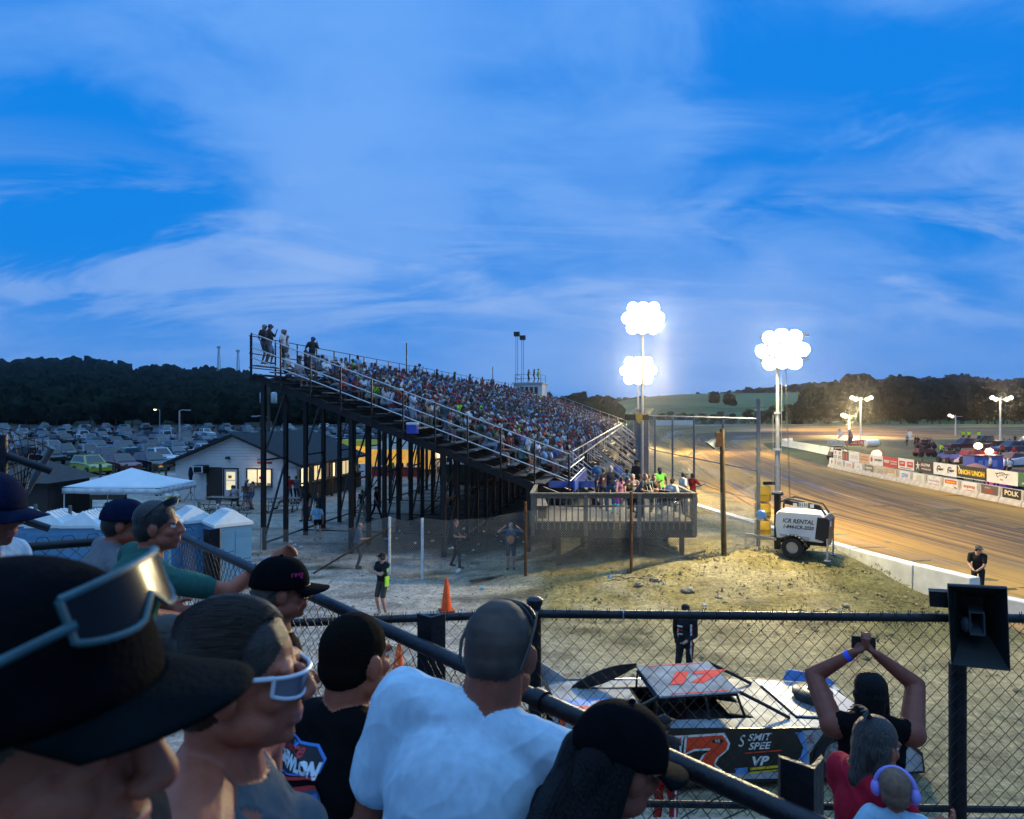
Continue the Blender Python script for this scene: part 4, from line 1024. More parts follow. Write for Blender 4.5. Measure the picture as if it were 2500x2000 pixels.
for k in range(9):
    z0, z1 = EZ + k * .19, EZ + (k + 1) * .19 - .012
    f0, f1 = (z0 - EZ) / (RZ - EZ), (z1 - EZ) / (RZ - EZ)
    if f1 > 1: f1 = 1
    if f0 >= .97: break
    h0, h1 = W_ / 2 * (1 - f0), W_ / 2 * (1 - f1); c = -W_ / 2
    mb.prism([(c - h0, z0), (c + h0, z0), (c + h1, z1), (c - h1, z1)], -.03, .05)
for z in (1.9, 2.1, 2.3): mb.box((-W_ / 2, -.012, z + .06), (W_, .02, .17))
mb.build('siding', SIDING, con)
mb = MB(); c = -W_ / 2; ov = .55
for s in (-1, 1):
    x1 = c + s * (W_ / 2 + ov); z1 = EZ - ov * (RZ - EZ) / (W_ / 2)
    mb.add([(c, -.5, RZ + .16), (x1, -.5, z1 + .16), (x1, LB + .5, z1 + .16), (c, LB + .5, RZ + .16), (c, -.5, RZ), (x1, -.5, z1), (x1, LB + .5, z1), (c, LB + .5, RZ)], [(0, 1, 2, 3), (7, 6, 5, 4), (0, 4, 5, 1), (1, 5, 6, 2), (2, 6, 7, 3)])
mb.build('roof', ROOFD, con)
def opening(x0, x1, z0, z1, lit, nm, bars=(), parent=con, side=False, fm=BRN):
    def bx(mb, a0, a1, b0, b1, d0, d1, mi=0):
        if not side: mb.box(((a0 + a1) / 2, (d0 + d1) / 2, (b0 + b1) / 2), (abs(a1 - a0), abs(d1 - d0), abs(b1 - b0)), mi)
        else: mb.box((-(d0 + d1) / 2, (a0 + a1) / 2, (b0 + b1) / 2), (abs(d1 - d0), abs(a1 - a0), abs(b1 - b0)), mi)
    mb = MB(); t = .07
    bx(mb, x0 - t, x1 + t, z1, z1 + t, -.08, -.002); bx(mb, x0 - t, x1 + t, z0 - t, z0, -.08, -.002); bx(mb, x0 - t, x0, z0, z1, -.08, -.002); bx(mb, x1, x1 + t, z0, z1, -.08, -.002)
    for q in bars: bx(mb, x0 + (x1 - x0) * q - .025, x0 + (x1 - x0) * q + .025, z0, z1, -.07, -.03)
    w = mb.build(nm, fm, parent); m2 = MB(); bx(m2, x0, x1, z0, z1, -.028, -.004); m2.build('pane', lit, w); return w
w1 = opening(-5.05, -4.10, .12, 2.02, mat('white_door', (.5, .49, .5), .6), 'door'); MB().box((-4.58, -.05, 1.25), (.62, .03, 1.15)).build('door_light', WARM, w1); MB().box((-4.58, -.07, 1.3), (.66, .02, .05)).build('muntin', WHITE, w1); MB().box((-4.62, -.075, 1.52), (.24, .012, .18)).build('notice', mat('orange_notice', (.55, .25, .05), .6), w1)
d2 = MB().box((-5.75, -.05, 1.06), (1.1, .06, 2.12)).build('door', BRN, con); mb = MB(); mb.ell((-6.2, -.1, 1.05), (.04, .04, .04)); mb.build('handle', CHROME, d2)
w2 = opening(-3.4, -1.75, 1.0, 2.02, WARM, 'window', (.42, .62)); MB().box((-2.6, -.14, .94), (1.9, .34, .05)).build('counter', OLDWOOD, w2); MB().box((-2.45, -.085, 1.5), (.22, .02, .17)).build('notice', mat('red_notice', (.6, .03, .06), .6), w2)
for k in range(5): MB().box((-3.2 + k * .33, -.045, 1.07 + .03 * (k % 2)), (.26, .03, .13 + .05 * (k % 3))).build('shelf_goods', mat(['red_goods', 'white_goods', 'brown_goods'][k % 3], [(.4, .08, .03), (.6, .55, .4), (.25, .13, .05)][k % 3], .7), w2)
MB().box((-1.1, -.03, 1.6), (.45, .02, .62)).build('menu_board', WHITE, con)
# porch corner and the long side with serving windows
mb = MB(); mb.box((.35, 4.8, .55), (.08, 8.8, 1.1)); mb.build('porch_wall', OLDWOOD, con)
for x0, x1, l, b in ((.45, 1.5, WARM2, (.5,)), (2.2, 3.9, WARM, (.33, .66)), (4.6, 5.4, WARM2, ()), (5.9, 7.9, WARM, (.33, .66)), (8.3, 9.2, mat('dim_pane', (.25, .24, .2), .4, emit=.12, ecol=(1, .8, .5)), ())): opening(x0, x1, .95, 2.1, l, 'window', b, side=True)
MB().box((.32, 4.8, 1.14), (.5, 9.2, .06)).build('counter', OLDWOOD, con)
for k in range(4): MB().bar((.8, .3 + k * 3, 0), (.8, .3 + k * 3, 2.25), .13, .13, up=(1, 0, 0)).build('porch_post', OLDWOOD, con)
MB().box((-.2, -.05, 2.17), (1.2, .02, .12)).build('small_sign', mat('pale_sign', (.45, .44, .42), .6), con)
sg = thing('sign', 'small red, white and black CONCESSION sign on the siding', 'sign', BM @ Vector((-2.2, -.06, 2.55)), SROT)
mb = MB(); mb.box((0, 0, 0), (1.0, .03, .30)); mb.build('board', mat('sign_navy', (.03, .03, .07), .5), sg); MB().prism([(-.49, -.145), (.44, -.09), (.49, -.06), (-.49, -.03)], -.025, -.016).build('red_band', REDP, sg)
v_, f_ = text_mesh('CONCESSION', .185, .006, 0, .92); m2 = MB(); m2.add(v_, f_, M=frame_M((0, -.030, .035), (1, 0, 0), (0, 0, 1))); m2.build('lettering', WHITE, sg)
wl = thing('wall_lamp', 'small dark unlit floodlight on the gable siding', 'lamp', BM @ Vector((-4.7, -.1, 2.75)), SROT); MB().box((0, -.1, 0), (.3, .22, .16), taper=.6).build('lamp_shade', BLACKP, wl); MB().box((0, .04, .02), (.1, .12, .1)).build('bracket', BLACKP, wl)
ac = thing('air_conditioner', 'window air conditioner with dark grille high on the block wall', 'air conditioner', BM @ Vector((-6.55, -.3, 2.0)), SROT); MB().box((0, 0, 0), (.8, .55, .5)).build('casing', BLACKP, ac); MB().box((-.02, -.285, 0), (.7, .03, .42)).build('front_frame', WHITE, ac); MB().box((-.02, -.30, .0), (.55, .03, .34)).build('grille', BLACKP, ac)
um = thing('folded_umbrella', 'folded dark umbrella on a tripod against the block wall', 'umbrella', BM @ Vector((-6.85, -.9, 0)), SROT)
mb = MB(); mb.tube([(0, 0, .5), (0, 0, 2.1)], .03, 6); mb.build('pole', BLACKP, um); MB().lathe([(.02, 1.15), (.12, 1.25), (.09, 1.45), (.15, 1.7), (.1, 2.1), (.01, 2.2)], 10).build('canopy', cloth((.015, .015, .03)), um, smooth=60)
for a in (0, 2.09, 4.19): MB().tube([(0, 0, .62), (math.cos(a) * .45, math.sin(a) * .45, .02)], .018, 5).build('leg', BLACKP, um)
for k, x in enumerate((-8.35, -7.75)):
    t = thing('gas_cylinder', ['white propane cylinder with yellow label, left one by the wall', 'white propane cylinder with yellow label, right one by the wall'][k], 'gas cylinder', BM @ Vector((x, -1.0, 0)), SROT)
    MB().lathe([(.14, 0), (.2, .04), (.21, .12), (.21, .38), (.17, .46), (.08, .5)], 14).build('tank', WHITE, t, smooth=40); MB().lathe([(.13, .48), (.13, .62), (.11, .62), (.11, .48)], 12).build('collar', WHITE, t); MB().lathe([(.213, .18), (.213, .32)], 14, cap=False).build('label_band', mat('yellow_label', (.6, .5, .05), .6), t)
def picnic(loc, rz, label, w=1.0):
    t = thing('picnic_table', label, 'picnic table', loc, R(rz), 'picnic tables by the concession building')
    mb = MB()
    for k in range(5): mb.box((0, -.3 + k * .15, .75), (1.9, .135, .04))
    mb.build('table_top', WOOD, t)
    for s in (-1, 1): 
        mb = MB(); mb.box((0, s * .72, .44), (1.9, .13, .04)); mb.box((0, s * .86, .44), (1.9, .13, .04)); mb.build('bench_seat', WOOD, t)
    for s in (-1, 1): MB().tube([(s * .75, -.85, .42), (s * .68, -.72, .08), (s * .68, -.55, .02), (s * .68, .55, .02), (s * .68, .72, .08), (s * .75, .85, .42)], .025, 6).build('leg_frame', BLACKST, t)
    mb = MB()
    for s in (-1, 1): mb.tube([(s * .68, -.55, .03), (s * .7, -.2, .72)], .022, 6); mb.tube([(s * .68, .55, .03), (s * .7, .2, .72)], .022, 6)
    mb.build('support', BLACKST, t); return t
picnic(G(548, 36), -18, 'picnic table with bent pipe legs where a woman in white sits'); picnic(G(690, 40), 4, 'picnic table with bent pipe legs beside the porch rail'); picnic(G(546, 40.5), -10, 'small picnic table just in front of the lit door')
# ------------------------------------------------------------------ pop-up canopy
cn = thing('canopy_tent', 'white pop-up canopy on thin legs in front of the block wall', 'canopy tent', G(322, 34.6), R(-5)); MB()
CANV = mat('white_canvas', (.66, .68, .70), .75, var=.06, vs=2, bump=.1, bs=4)
hw = 2.45; hd = 1.6; ez = 2.15; az = 2.95; mb = MB()
cs = [(-hw, -hd, ez), (hw, -hd, ez), (hw, hd, ez), (-hw, hd, ez)]
def canv(u, v):                         # sagging pyramid
    m = max(abs(u), abs(v)); return (u * hw, v * hd, ez + (az - ez) * (1 - m) ** 1.0 - .06 * math.sin(m * math.pi) - (.05 * (1 - (min(abs(u), abs(v)))) if m > .99 else 0))
n = 20; mb.add([canv(-1 + 2 * i / n, -1 + 2 * j / n) for j in range(n + 1) for i in range(n + 1)], [(j * (n + 1) + i, j * (n + 1) + i + 1, (j + 1) * (n + 1) + i + 1, (j + 1) * (n + 1) + i) for j in range(n) for i in range(n)])
for i in range(4):
    p, q = Vector(cs[i]), Vector(cs[(i + 1) % 4])
    for k in range(8): a, b = p.lerp(q, k / 8), p.lerp(q, (k + 1) / 8); sg_ = .05 * math.sin(math.pi * k / 8), .05 * math.sin(math.pi * (k + 1) / 8); mb.quad(a + Vector((0, 0, -.05 )), b + Vector((0, 0, -.05)), b + Vector((0, 0, -.30 - .02 * (k % 2))), a + Vector((0, 0, -.30 - .02 * ((k + 1) % 2))))
o = mb.build('roof', CANV, cn, smooth=30); sd = o.modifiers.new('thick', 'SOLIDIFY'); sd.thickness = .012
for c in cs: MB().bar((c[0] * .97, c[1] * .97, 0), (c[0] * .97, c[1] * .97, ez - .05), .04, .04, up=(1, 0, 0)).build('leg', WHITE, cn)
mb = MB()
for i in range(4): mb.bar(Vector(cs[i]) * .97, Vector(cs[(i + 1) % 4]) * .97, .02, .03)
mb.build('frame', WHITE, cn)
# dark hut, bin and odds by the canopy
hut = thing('hut', 'low dark brown hut with a hipped roof and a yellow-green notice', 'hut', G(40, 33), R(-6)); HUTW = mat('hut_boards', (.040, .034, .030), .9, var=.3, vs=3, stretch=(8, 8, .5)); HUTR = mat('hut_roof', (.070, .062, .058), .9, var=.2)
MB().box((0, 1.4, 1.2), (3.2, 2.8, 2.4)).build('wall', HUTW, hut)
MB().add([(-1.95, -.4, 2.4), (1.95, -.4, 2.4), (1.95, 3.2, 2.4), (-1.95, 3.2, 2.4), (-.6, 1.3, 3.35), (.6, 1.3, 3.35)], [(0, 1, 5, 4), (1, 2, 5), (2, 3, 4, 5), (3, 0, 4), (3, 2, 1, 0)]).build('roof', HUTR, hut)
MB().box((-.1, -.02, 1.35), (.42, .02, .42)).build('notice', mat('lime_notice', (.30, .36, .12), .7), hut)
bn = thing('trash_bin', 'dark square trash bin with white bags on top', 'bin', G(190, 31)); MB().box((0, 0, .55), (.85, .7, 1.1), taper=1.08).build('bin_body', BLACKP, bn); mb = MB(); mb.ell((-.05, 0, 1.14), (.33, .2, .09)); mb.ell((.12, .05, 1.17), (.16, .15, .07)); mb.build('bag', WHITE, bn, smooth=60)
jug = MB().lathe([(.12, 0), (.13, .05), (.13, .34), (.07, .44), (.05, .5)], 12).build('water_jug', WHITE, smooth=40); jug.location = G(171, 30.5); tag(jug, 'white plastic jug standing left of the dark trash bin', 'jug')
rl = thing('log_bench', 'rough timber bench stacked under the canopy edge', 'bench', G(215, 39)); MB().box((0, 0, .95), (4.2, .3, .28)).build('seat', OLDWOOD, rl)
for x in (-1.8, 0, 1.8): MB().box((x, 0, .4), (.3, .3, .8)).build('leg', OLDWOOD, rl)
# ------------------------------------------------------------------ portable toilets
TOB = mat('toilet_blue', (.10, .25, .40), .5, var=.08, vs=2); TOW = mat('toilet_roof_white', (.62, .65, .66), .5, var=.06); VENT = mat('vent_grey', (.05, .08, .09), .6)
def toilet_proto():
    t = thing('portable_toilet', None, 'portable toilet', group='row of portable toilets')
    mb = MB(); mb.box((0, 0, 1.08), (1.16, 1.16, 2.0)); 
    for s in (-1, 1): mb.box((s * .3, -.585, 1.05), (.50, .02, 1.75)); 
    mb.build('body', TOB, t, bevel=.03)
    mb = MB()
    for s in (-1, 1):
        for k in range(3): mb.box((s * .3, -.597, 1.72 + k * .055), (.42, .015, .022))
    mb.build('louvre', TOB, t)
    MB().box((0, 0, .06), (1.2, 1.2, .1)).build('base', VENT, t)
    mb = MB(); e = .63; mb.add([(-e, -e, 2.08), (e, -e, 2.08), (e, e, 2.08), (-e, e, 2.08), (-e, -e, 2.17), (e, -e, 2.17), (e, e, 2.17), (-e, e, 2.17), (-.05, -.45, 2.56), (.05, -.45, 2.56), (.05, .5, 2.56), (-.05, .5, 2.56)], [(3, 2, 1, 0), (0, 1, 5, 4), (1, 2, 6, 5), (2, 3, 7, 6), (3, 0, 4, 7), (4, 5, 9, 8), (5, 6, 10, 9), (6, 7, 11, 10), (7, 4, 8, 11), (8, 9, 10, 11)])
    for s in (-1, 1):
        for k in range(5): y = -.3 + k * .17; mb.bar((s * .6, y, 2.19), (s * .07, y, 2.57), .05, .025)
    mb.build('roof', TOW, t); MB().lathe([(.055, 2.3), (.055, 2.68), (.03, 2.68)], 10, M=Matrix.Translation((.3, .25, 0))).build('vent_pipe', VENT, t); return t
tp = toilet_proto(); first = True
for k, (u, d, rz) in enumerate(((-35, 23.2, 3), (52, 23.0, 2), (137, 22.8, 2), (222, 22.6, 1), (307, 22.5, 2), (390, 22.5, 0), (468, 23.6, 38), (556, 23.0, 40))):
    t = tp if first else copy_tree(tp); first = False; t.location = G(u, d); t.rotation_euler = (0, 0, R(rz))
    tag(t, ['leftmost blue portable toilet cut by the picture edge', 'blue portable toilet with white roof beneath the broken fence bar', 'blue portable toilet below the hut wall', 'blue portable toilet directly below the trash bin', 'blue portable toilet behind the man in the grey tee', 'blue portable toilet hidden behind the two men at the rail', 'white roofed portable toilet turned at an angle, second from the right', 'rightmost blue portable toilet turned so two sides show'][k])
# ------------------------------------------------------------------ food stalls behind the grandstand
BEIGE = mat('beige_canvas', (.42, .38, .33), .8, var=.08); STALLY = mat('lit_stall', (.9, .6, .12), .7, emit=.35, ecol=(1, .62, .16), var=.4, vs=2); TRW = mat('trailer_white', (.6, .6, .6), .5)
ft = thing('food_tent', 'beige peaked food tent lit yellow from inside', 'tent', G(985, 62), R(-10)); MB().add([(-2.6, -2, 2.4), (2.6, -2, 2.4), (2.6, 2, 2.4), (-2.6, 2, 2.4), (0, 0, 4.1)], [(0, 1, 4), (1, 2, 4), (2, 3, 4), (3, 0, 4)]).build('roof', BEIGE, ft)
for x in (-2.5, 2.5):
    for y in (-1.9, 1.9): MB().bar((x, y, 0), (x, y, 2.4), .06, .06, up=(1, 0, 0)).build('leg', WHITE, ft)
MB().box((0, 1.8, 1.4), (4.9, .05, 2.0)).build('back_wall', STALLY, ft); MB().box((0, -1.6, .9), (4.6, .6, .08)).build('counter', WHITE, ft); MB().box((0, -1.7, .45), (4.6, .05, .8)).build('counter_skirt', mat('red_skirt', (.3, .03, .03), .8), ft)
yt = thing('food_stall', 'small glowing yellow food stall behind the concession building', 'stall', G(872, 62), R(-10)); MB().box((0, 0, 2.9), (3.6, 2.6, .5), taper=.8).build('roof', mat('yellow_canvas', (.6, .42, .03), .7), yt); MB().box((0, .9, 1.5), (3.3, .08, 2.4)).build('back_wall', STALLY, yt); MB().box((0, -1.0, .55), (3.3, .5, 1.1)).build('counter', TRW, yt)
for x in (-1.6, 1.6): MB().bar((x, -1.1, 0), (x, -1.1, 2.7), .08, .08, up=(1, 0, 0)).build('post', BLACKST, yt)
ftr = thing('food_trailer', 'white food trailer with an open lit hatch behind the grandstand posts', 'trailer', G(1085, 66), R(-10)); MB().box((0, 0, 1.75), (5.0, 2.2, 2.5)).build('body', TRW, ftr, bevel=.08); MB().box((-.4, -1.13, 1.85), (2.6, .04, 1.0)).build('hatch', WARM2, ftr); MB().box((-.4, -1.5, 2.55), (2.7, .9, .05)).build('awning', REDP, ftr)
for x in (-.8, .8): MB().lathe([(.1, -.1), (.36, -.1), (.36, .1), (.1, .1)], 14, M=Matrix.Translation((x, -1.05, .36)) @ Matrix.Rotation(R(90), 4, 'X')).build('wheel', RUBBER, ftr)
gb = thing('dumpster', 'dark green dumpster in shade under the grandstand', 'dumpster', G(1150, 55), R(-11)); MB().box((0, 0, .85), (3.4, 1.7, 1.4), taper=1.1).build('bin_body', mat('dark_green', (.02, .05, .035), .6), gb); MB().box((0, 0, 1.6), (3.8, 1.95, .08)).build('lid', WHITE, gb)
for loc, pw, c_ in ((BM @ Vector((1.6, 3, 2.0)), 26, (1, .78, .42)), (BM @ Vector((-2.6, -.6, 1.9)), 9, (1, .8, .45)), (G(985, 61) + Vector((0, 0, 2.2)), 60, (1, .66, .25)), (G(872, 61) + Vector((0, 0, 2.4)), 40, (1, .62, .2)), (G(1085, 63.6) + Vector((0, 0, 2.2)), 50, (1, .8, .5))):
    l = bpy.data.objects.new('lamp_glow', bpy.data.lights.new('lamp_glow', 'POINT')); COL.objects.link(l); l.location = loc; l.data.energy = pw; l.data.color = c_; l.data.shadow_soft_size = .25
# people on this side
V2 = lambda *a: Vector(a)
Z = zmats
def mp(label, u, d, rz, o=None, z=None, pz=None, voxel=.024, loc=None, group=None, dz=0):
    pp = pz or pose(); l = loc if loc is not None else G(u, d); l = Vector(l) + Vector((0, 0, dz))
    return person(label, l, rz, pp, o or {}, z or zmats(), group, voxel, 2)
HANDS = dict(la=(-.12, .28, -.26), ra=(.1, .3, -.24))
ra_ = 'people around the concession building'
mp('woman in white tank top and cap seated at the near picnic table', 531, 35.2, -70, dict(fem=1, sleeve='none', legs='brief', hat='cap', hair='long'), zmats((.62, .6, .62), (.03, .03, .05), (.03, .06, .15)), pose(1.68, sit=.47, lean=4, **HANDS), group=ra_, dz=.0)
mp('bearded man in pale sleeveless shirt seated facing the white topped woman', 572, 41.2, 20, dict(sleeve='none', legs='shorts', hair='short', beard=1), zmats((.32, .3, .32), (.05, .06, .09)), pose(1.78, sit=.47, lean=12, **HANDS), group=ra_)
mp('person in dark cap seated at the small table by the lit door', 562, 41.6, -60, dict(sleeve='short', hat='cap'), zmats((.12, .08, .07), (.04, .04, .05)), pose(1.75, sit=.47, lean=14, **HANDS), group=ra_)
mp('man in white shirt and straw hat standing at the serving window', 609, 41.2, 150, dict(hat='wide'), zmats((.55, .56, .6), (.10, .14, .22), (.35, .3, .2)), pose(1.8, lean=14, twist=-25, **HANDS), group=ra_)
mp('woman with ponytail and denim shorts standing at the serving window', 617, 40.9, 120, dict(fem=1, sleeve='none', legs='brief', hair='pony'), zmats((.2, .13, .1), (.10, .16, .25)), pose(1.68, **HANDS), group=ra_)
mp('woman with brown bag and denim shorts left at the window', 600, 40.2, 20, dict(fem=1, sleeve='none', legs='brief', hair='long'), zmats((.16, .08, .05), (.09, .15, .24)), pose(1.7, **HANDS), group=ra_)
mp('man in red tee waiting at the bright porch window', 706, 43.0, 0, dict(hair='buzz'), zmats((.36, .02, .02), (.04, .04, .06)), pose(1.82, **HANDS), group=ra_)
mp('man in grey tee waiting right of the red tee man', 723, 43.2, -10, dict(hat='cap'), zmats((.1, .1, .11), (.04, .04, .06)), pose(1.78, **HANDS), group=ra_)
mp('seated person in blue top with crossed bare legs by the porch rail', 702, 40.6, 100, dict(fem=1, sleeve='none', legs='brief', hair='long'), zmats((.06, .12, .35), (.03, .03, .04)), pose(1.68, sit=.47, feet=.2, **HANDS), group=ra_)
mp('vendor in dark clothes lit by the porch serving window', 790, 49.5, 90, dict(hat='cap'), zmats((.02, .02, .02)), pose(1.75, **HANDS), group=ra_)
mp('woman in light blue tee and black shorts walking away under the stand', 775, 31.2, 10, dict(fem=1, legs='brief', hair='bun'), zmats((.20, .42, .58), (.01, .01, .012), hair='brown'), pose(1.66, step=.16, la=(-.26, .1, -.5), ra=(.26, -.05, -.52)), group=ra_)
mp('man in black printed tee and shorts walking near the porch wall', 748, 36.5, 150, dict(legs='shorts', hat='cap'), zmats((.012, .012, .013), (.10, .09, .08)), pose(1.78, step=.2), group=ra_)
mp('boy in black and white shirt walking beside the porch wall', 778, 36.0, 170, dict(legs='shorts'), zmats((.03, .03, .035), (.015, .015, .02)), pose(1.6, step=-.14), group=ra_)
mp('woman in tan shorts walking between the posts by the food tent', 884, 36.5, 160, dict(fem=1, legs='brief', hair='long', sleeve='none'), zmats((.02, .02, .02), (.3, .24, .18)), pose(1.7, step=.2), group=ra_)
mp('man in dark clothes striding between the grandstand posts', 918, 37, -80, dict(legs='pants', hat='cap'), zmats((.015, .015, .018), (.015, .015, .02)), pose(1.8, step=.3), group=ra_)
mp('customer in yellow shirt at the lit food tent', 955, 57, 0, dict(), zmats((.6, .45, .03), (.03, .03, .05)), pose(1.78, **HANDS), group=ra_)
mp('customer in teal shirt at the yellow stall', 872, 56, 10, dict(), zmats((.04, .25, .2), (.03, .03, .05)), pose(1.75, **HANDS), group=ra_)
mp('large customer in black tee at the food tent', 977, 56.5, 0, dict(belly=.05), zmats((.012, .012, .012), (.03, .03, .05)), pose(1.82, **HANDS), group=ra_)
mp('customer in pink shirt at the food tent corner', 1000, 58, 20, dict(fem=1, hair='long'), zmats((.6, .06, .18), (.03, .03, .05)), pose(1.7, **HANDS), group=ra_)
mp('man in dark tee and cap sitting under the white canopy', 262, 33.5, 160, dict(hat='cap', legs='shorts', sleeve='none', belly=.04), zmats((.03, .03, .035), (.02, .02, .02)), pose(1.8, sit=.5, **HANDS), group=ra_)
mp('worker in lime vest at the left corner of the concession building', 388, 47, 60, dict(), zmats((.40, .8, .02), (.02, .02, .03)), pose(1.78, **HANDS), group=ra_)
mp('person in pale tee left of the lime vest worker', 379, 47.5, -60, dict(hat='cap'), zmats((.35, .42, .5), (.02, .02, .03)), pose(1.75, **HANDS), group=ra_)
mp('bald man in blue shirt leaning behind the sagging wire fence', 872, 25.6, -75, dict(hair='none', belly=.05), zmats((.06, .10, .15), (.03, .04, .07), skin=SKIN2), pose(1.75, lean=10, **HANDS), group=ra_)
# ------------------------------------------------------------------ catch fence along the track
def rod(mb, p, q, r, n=8, mi=0): mb.tube([p, q], r, n, mi)
FPOST = mat('fence_post_steel', (.16, .18, .20), .45, .6, var=.25, vs=4)
FP = [Vector((9.2 - (d - 26) * .0867, d, 0)) for d in (26, 29.4, 32.9, 36.1, 39.2)] + [Vector((8.3 + .160 * (y - 42.5), y, 0)) for y in [42.5 + 3.3 * k for k in range(20)]]
cf = thing('catch_fence', 'tall steel catch fence with angled barbed wire arms along the track edge', 'fence', (0, 0, 0))
TOPZ = 5.50
for k, p in enumerate(FP):
    mb = MB(); g = gz(p.x, p.y); rod(mb, (p.x, p.y, g - .2), (p.x, p.y, TOPZ + (.75 if k == 0 else 0)), .075 if k == 0 else .05)
    if k: rod(mb, (p.x, p.y, TOPZ), (p.x + .32, p.y - .12, TOPZ + .42), .03)
    mb.build('post', FPOST, cf, smooth=40)
mb = MB()
for z, r in ((TOPZ, .032), (3.55, .028)):
    mb.tube([Vector((p.x, p.y, z - (.45 * max(0, (p.y - 42) / 60) if z < 5 else 0))) for p in FP], r, 6)
mb.build('rail', FPOST, cf, smooth=40)
mb = MB()
for o in (.33, .66, 1.0): mb.tube([Vector((p.x + .32 * o, p.y - .12 * o, TOPZ + .42 * o + (.03 * math.sin(p.y)))) for p in FP], .008, 4)
mb.tube([FP[0] + Vector((0, 0, 5.9)), FP[1] + Vector((.3, 0, TOPZ + .3))], .008, 4)
for z, a, b in ((2.5, .25, .3), (1.7, .5, .1), (2.1, -.3, .35)): mb.tube([FP[0].lerp(FP[3], q) + Vector((0, 0, z - a * math.sin(q * 3.1) + b * q)) for q in (0, .25, .5, .75, 1)], .009, 4)
mb.build('barbed_wire', BLACKST, cf)
mb = MB()
for a, b in zip(FP[:5], FP[1:6]): fence_wires(mb, (a.x, a.y, gz(a.x, a.y)), (b.x, b.y, gz(b.x, b.y)), .0, TOPZ - gz(a.x, a.y), .13, .0028, 3)
mb.build('wire_mesh', FPOST, cf)
mb = MB()
for a, b in list(zip(FP[5:], FP[6:]))[:12]: fence_wires(mb, (a.x, a.y, .85), (b.x, b.y, .85), .0, TOPZ - .9, .28, .012, 3)
mb.build('far_wire_mesh', FPOST, cf)
FLAGN = mat('dark_banner', (.02, .02, .03), .8)
fb = thing('banner', 'dark drooping banner with a yellow shield tied to the fence by the light pole', 'banner', P(1560, 1019, 42), 0); MB().box((0, 0, 0), (1.7, .04, .34)).build('cloth', FLAGN, fb); MB().prism([(-.2, .25), (.2, .25), (.2, -.1), (0, -.42), (-.2, -.1)], -.06, -.03).build('shield', mat('yellow_shield', (.5, .33, .04), .6), fb)

# ------------------------------------------------------------------ concrete wall at the track edge
CONC = mat('white_concrete', (.58, .58, .56), .85, var=.22, vs=1.6, bump=.3, bs=14)
WP = [Vector((13.75, 20.6, 0)), Vector((13.1, 22.4, 0)), Vector((12.35, 25, 0)), Vector((11.55, 28, 0)), Vector((10.85, 31, 0)), Vector((10.25, 34, 0)), Vector((9.75, 37, 0)), Vector((9.5, 40, 0))]
cw = thing('concrete_wall', 'low white painted concrete wall curving along the track edge', 'wall', (0, 0, 0))
for k, (a, b) in enumerate(zip(WP, WP[1:])):
    mb = MB(); d = (b - a).normalized(); n = Vector((d.y, -d.x, 0)); z1 = .88 - .02 * (k % 2)
    A, B = a + d * .012, b - d * .012
    vs = [A - n * .30, A + n * .22, B + n * .22, B - n * .30]
    mb.add([(p.x, p.y, -.1) for p in vs] + [((p - n * .0).x, p.y, z1) for p in (A - n * .26, A + n * .16, B + n * .16, B - n * .26)], [(3, 2, 1, 0), (4, 5, 6, 7), (0, 1, 5, 4), (1, 2, 6, 5), (2, 3, 7, 6), (3, 0, 4, 7)])
    mb.build('wall_section', CONC, cw, bevel=.025)
lw = MB().box((0, 0, .2), (1.9, .4, .5)).build('concrete_block', CONC, bevel=.03); lw.location = (14.4, 19.6, .02); lw.rotation_euler = (0, 0, R(-62)); tag(lw, 'low grey white concrete block at the near end of the white wall', 'concrete block')

# ------------------------------------------------------------------ pit fence: white and rusty posts with sagging chain link
def pitpost(u, vt, vb, d, m, label, r=.05):
    b = G(u, d); t = Vector((b.x, b.y, P(u, vt, d).z)); mb = MB(); rod(mb, b - Vector((0, 0, .2)), t, r); o = mb.build('fence_post', m, smooth=40); tag(o, label, 'fence post', 'posts of the pit fence'); return b, t
WPOST = mat('white_post', (.60, .60, .60), .6, var=.2, vs=12)
pp = []
for a in ((640, 1290, 0, 29.0, GALV, 'thin grey fence post left of the grandstand foot'), (951, 1262, 0, 24.8, WPOST, 'white fence post right behind the man with crossed arms'), (1031, 1265, 0, 24.0, WPOST, 'white fence post standing alone between the official and the orange cone'),
          (1283, 1225, 0, 23.6, RUST, 'rusty fence post just left of the wooden deck'), (1541, 1200, 0, 22.9, RUST, 'rusty fence post in front of the middle of the wooden deck')): pp.append(pitpost(*a))
wp_ = G(1768, 24.2); woodpole = thing('speaker_pole', 'brown wooden pole carrying a blue grey horn at the fence corner', 'pole', wp_)
mb = MB(); mb.tube([(0, 0, -.2), (-.03, .05, 2.0), (-.05, .1, P(0, 1047, 24.2).z - wp_.z)], [.095, .09, .08], 10); mb.build('pole', mat('brown_pole', (.09, .055, .022), .85, var=.4, vs=4, bump=.3), woodpole, smooth=50)
hz0 = P(0, 1082, 24.2).z - wp_.z; MB().box((-.2, .0, hz0 + .12), (.2, .12, .5)).build('bracket', RUST, woodpole); MB().lathe([(.05, .1), (.07, .0), (.13, -.16), (.22, -.27), (.20, -.27), (.04, -.05)], 18, M=Matrix.Translation((-.32, 0, hz0 + .12)) @ Matrix.Rotation(R(38), 4, 'Y')).build('horn', mat('blue_grey_horn', (.03, .05, .075), .6), woodpole, smooth=50)
pf = thing('chain_link_fence', 'sagging grey chain link fence between the pit and the grandstand', 'fence', (0, 0, 0))
seq = [G(770, 26.2), pp[1][0], pp[2][0], pp[3][0], pp[4][0], wp_, Vector((9.15, 26, gz(9.15, 26)))]
hts = [(1.2, 2.05), (2.05, 2.1), (2.1, 2.2), (2.2, 2.15), (2.15, 2.2), (2.2, 2.3)]
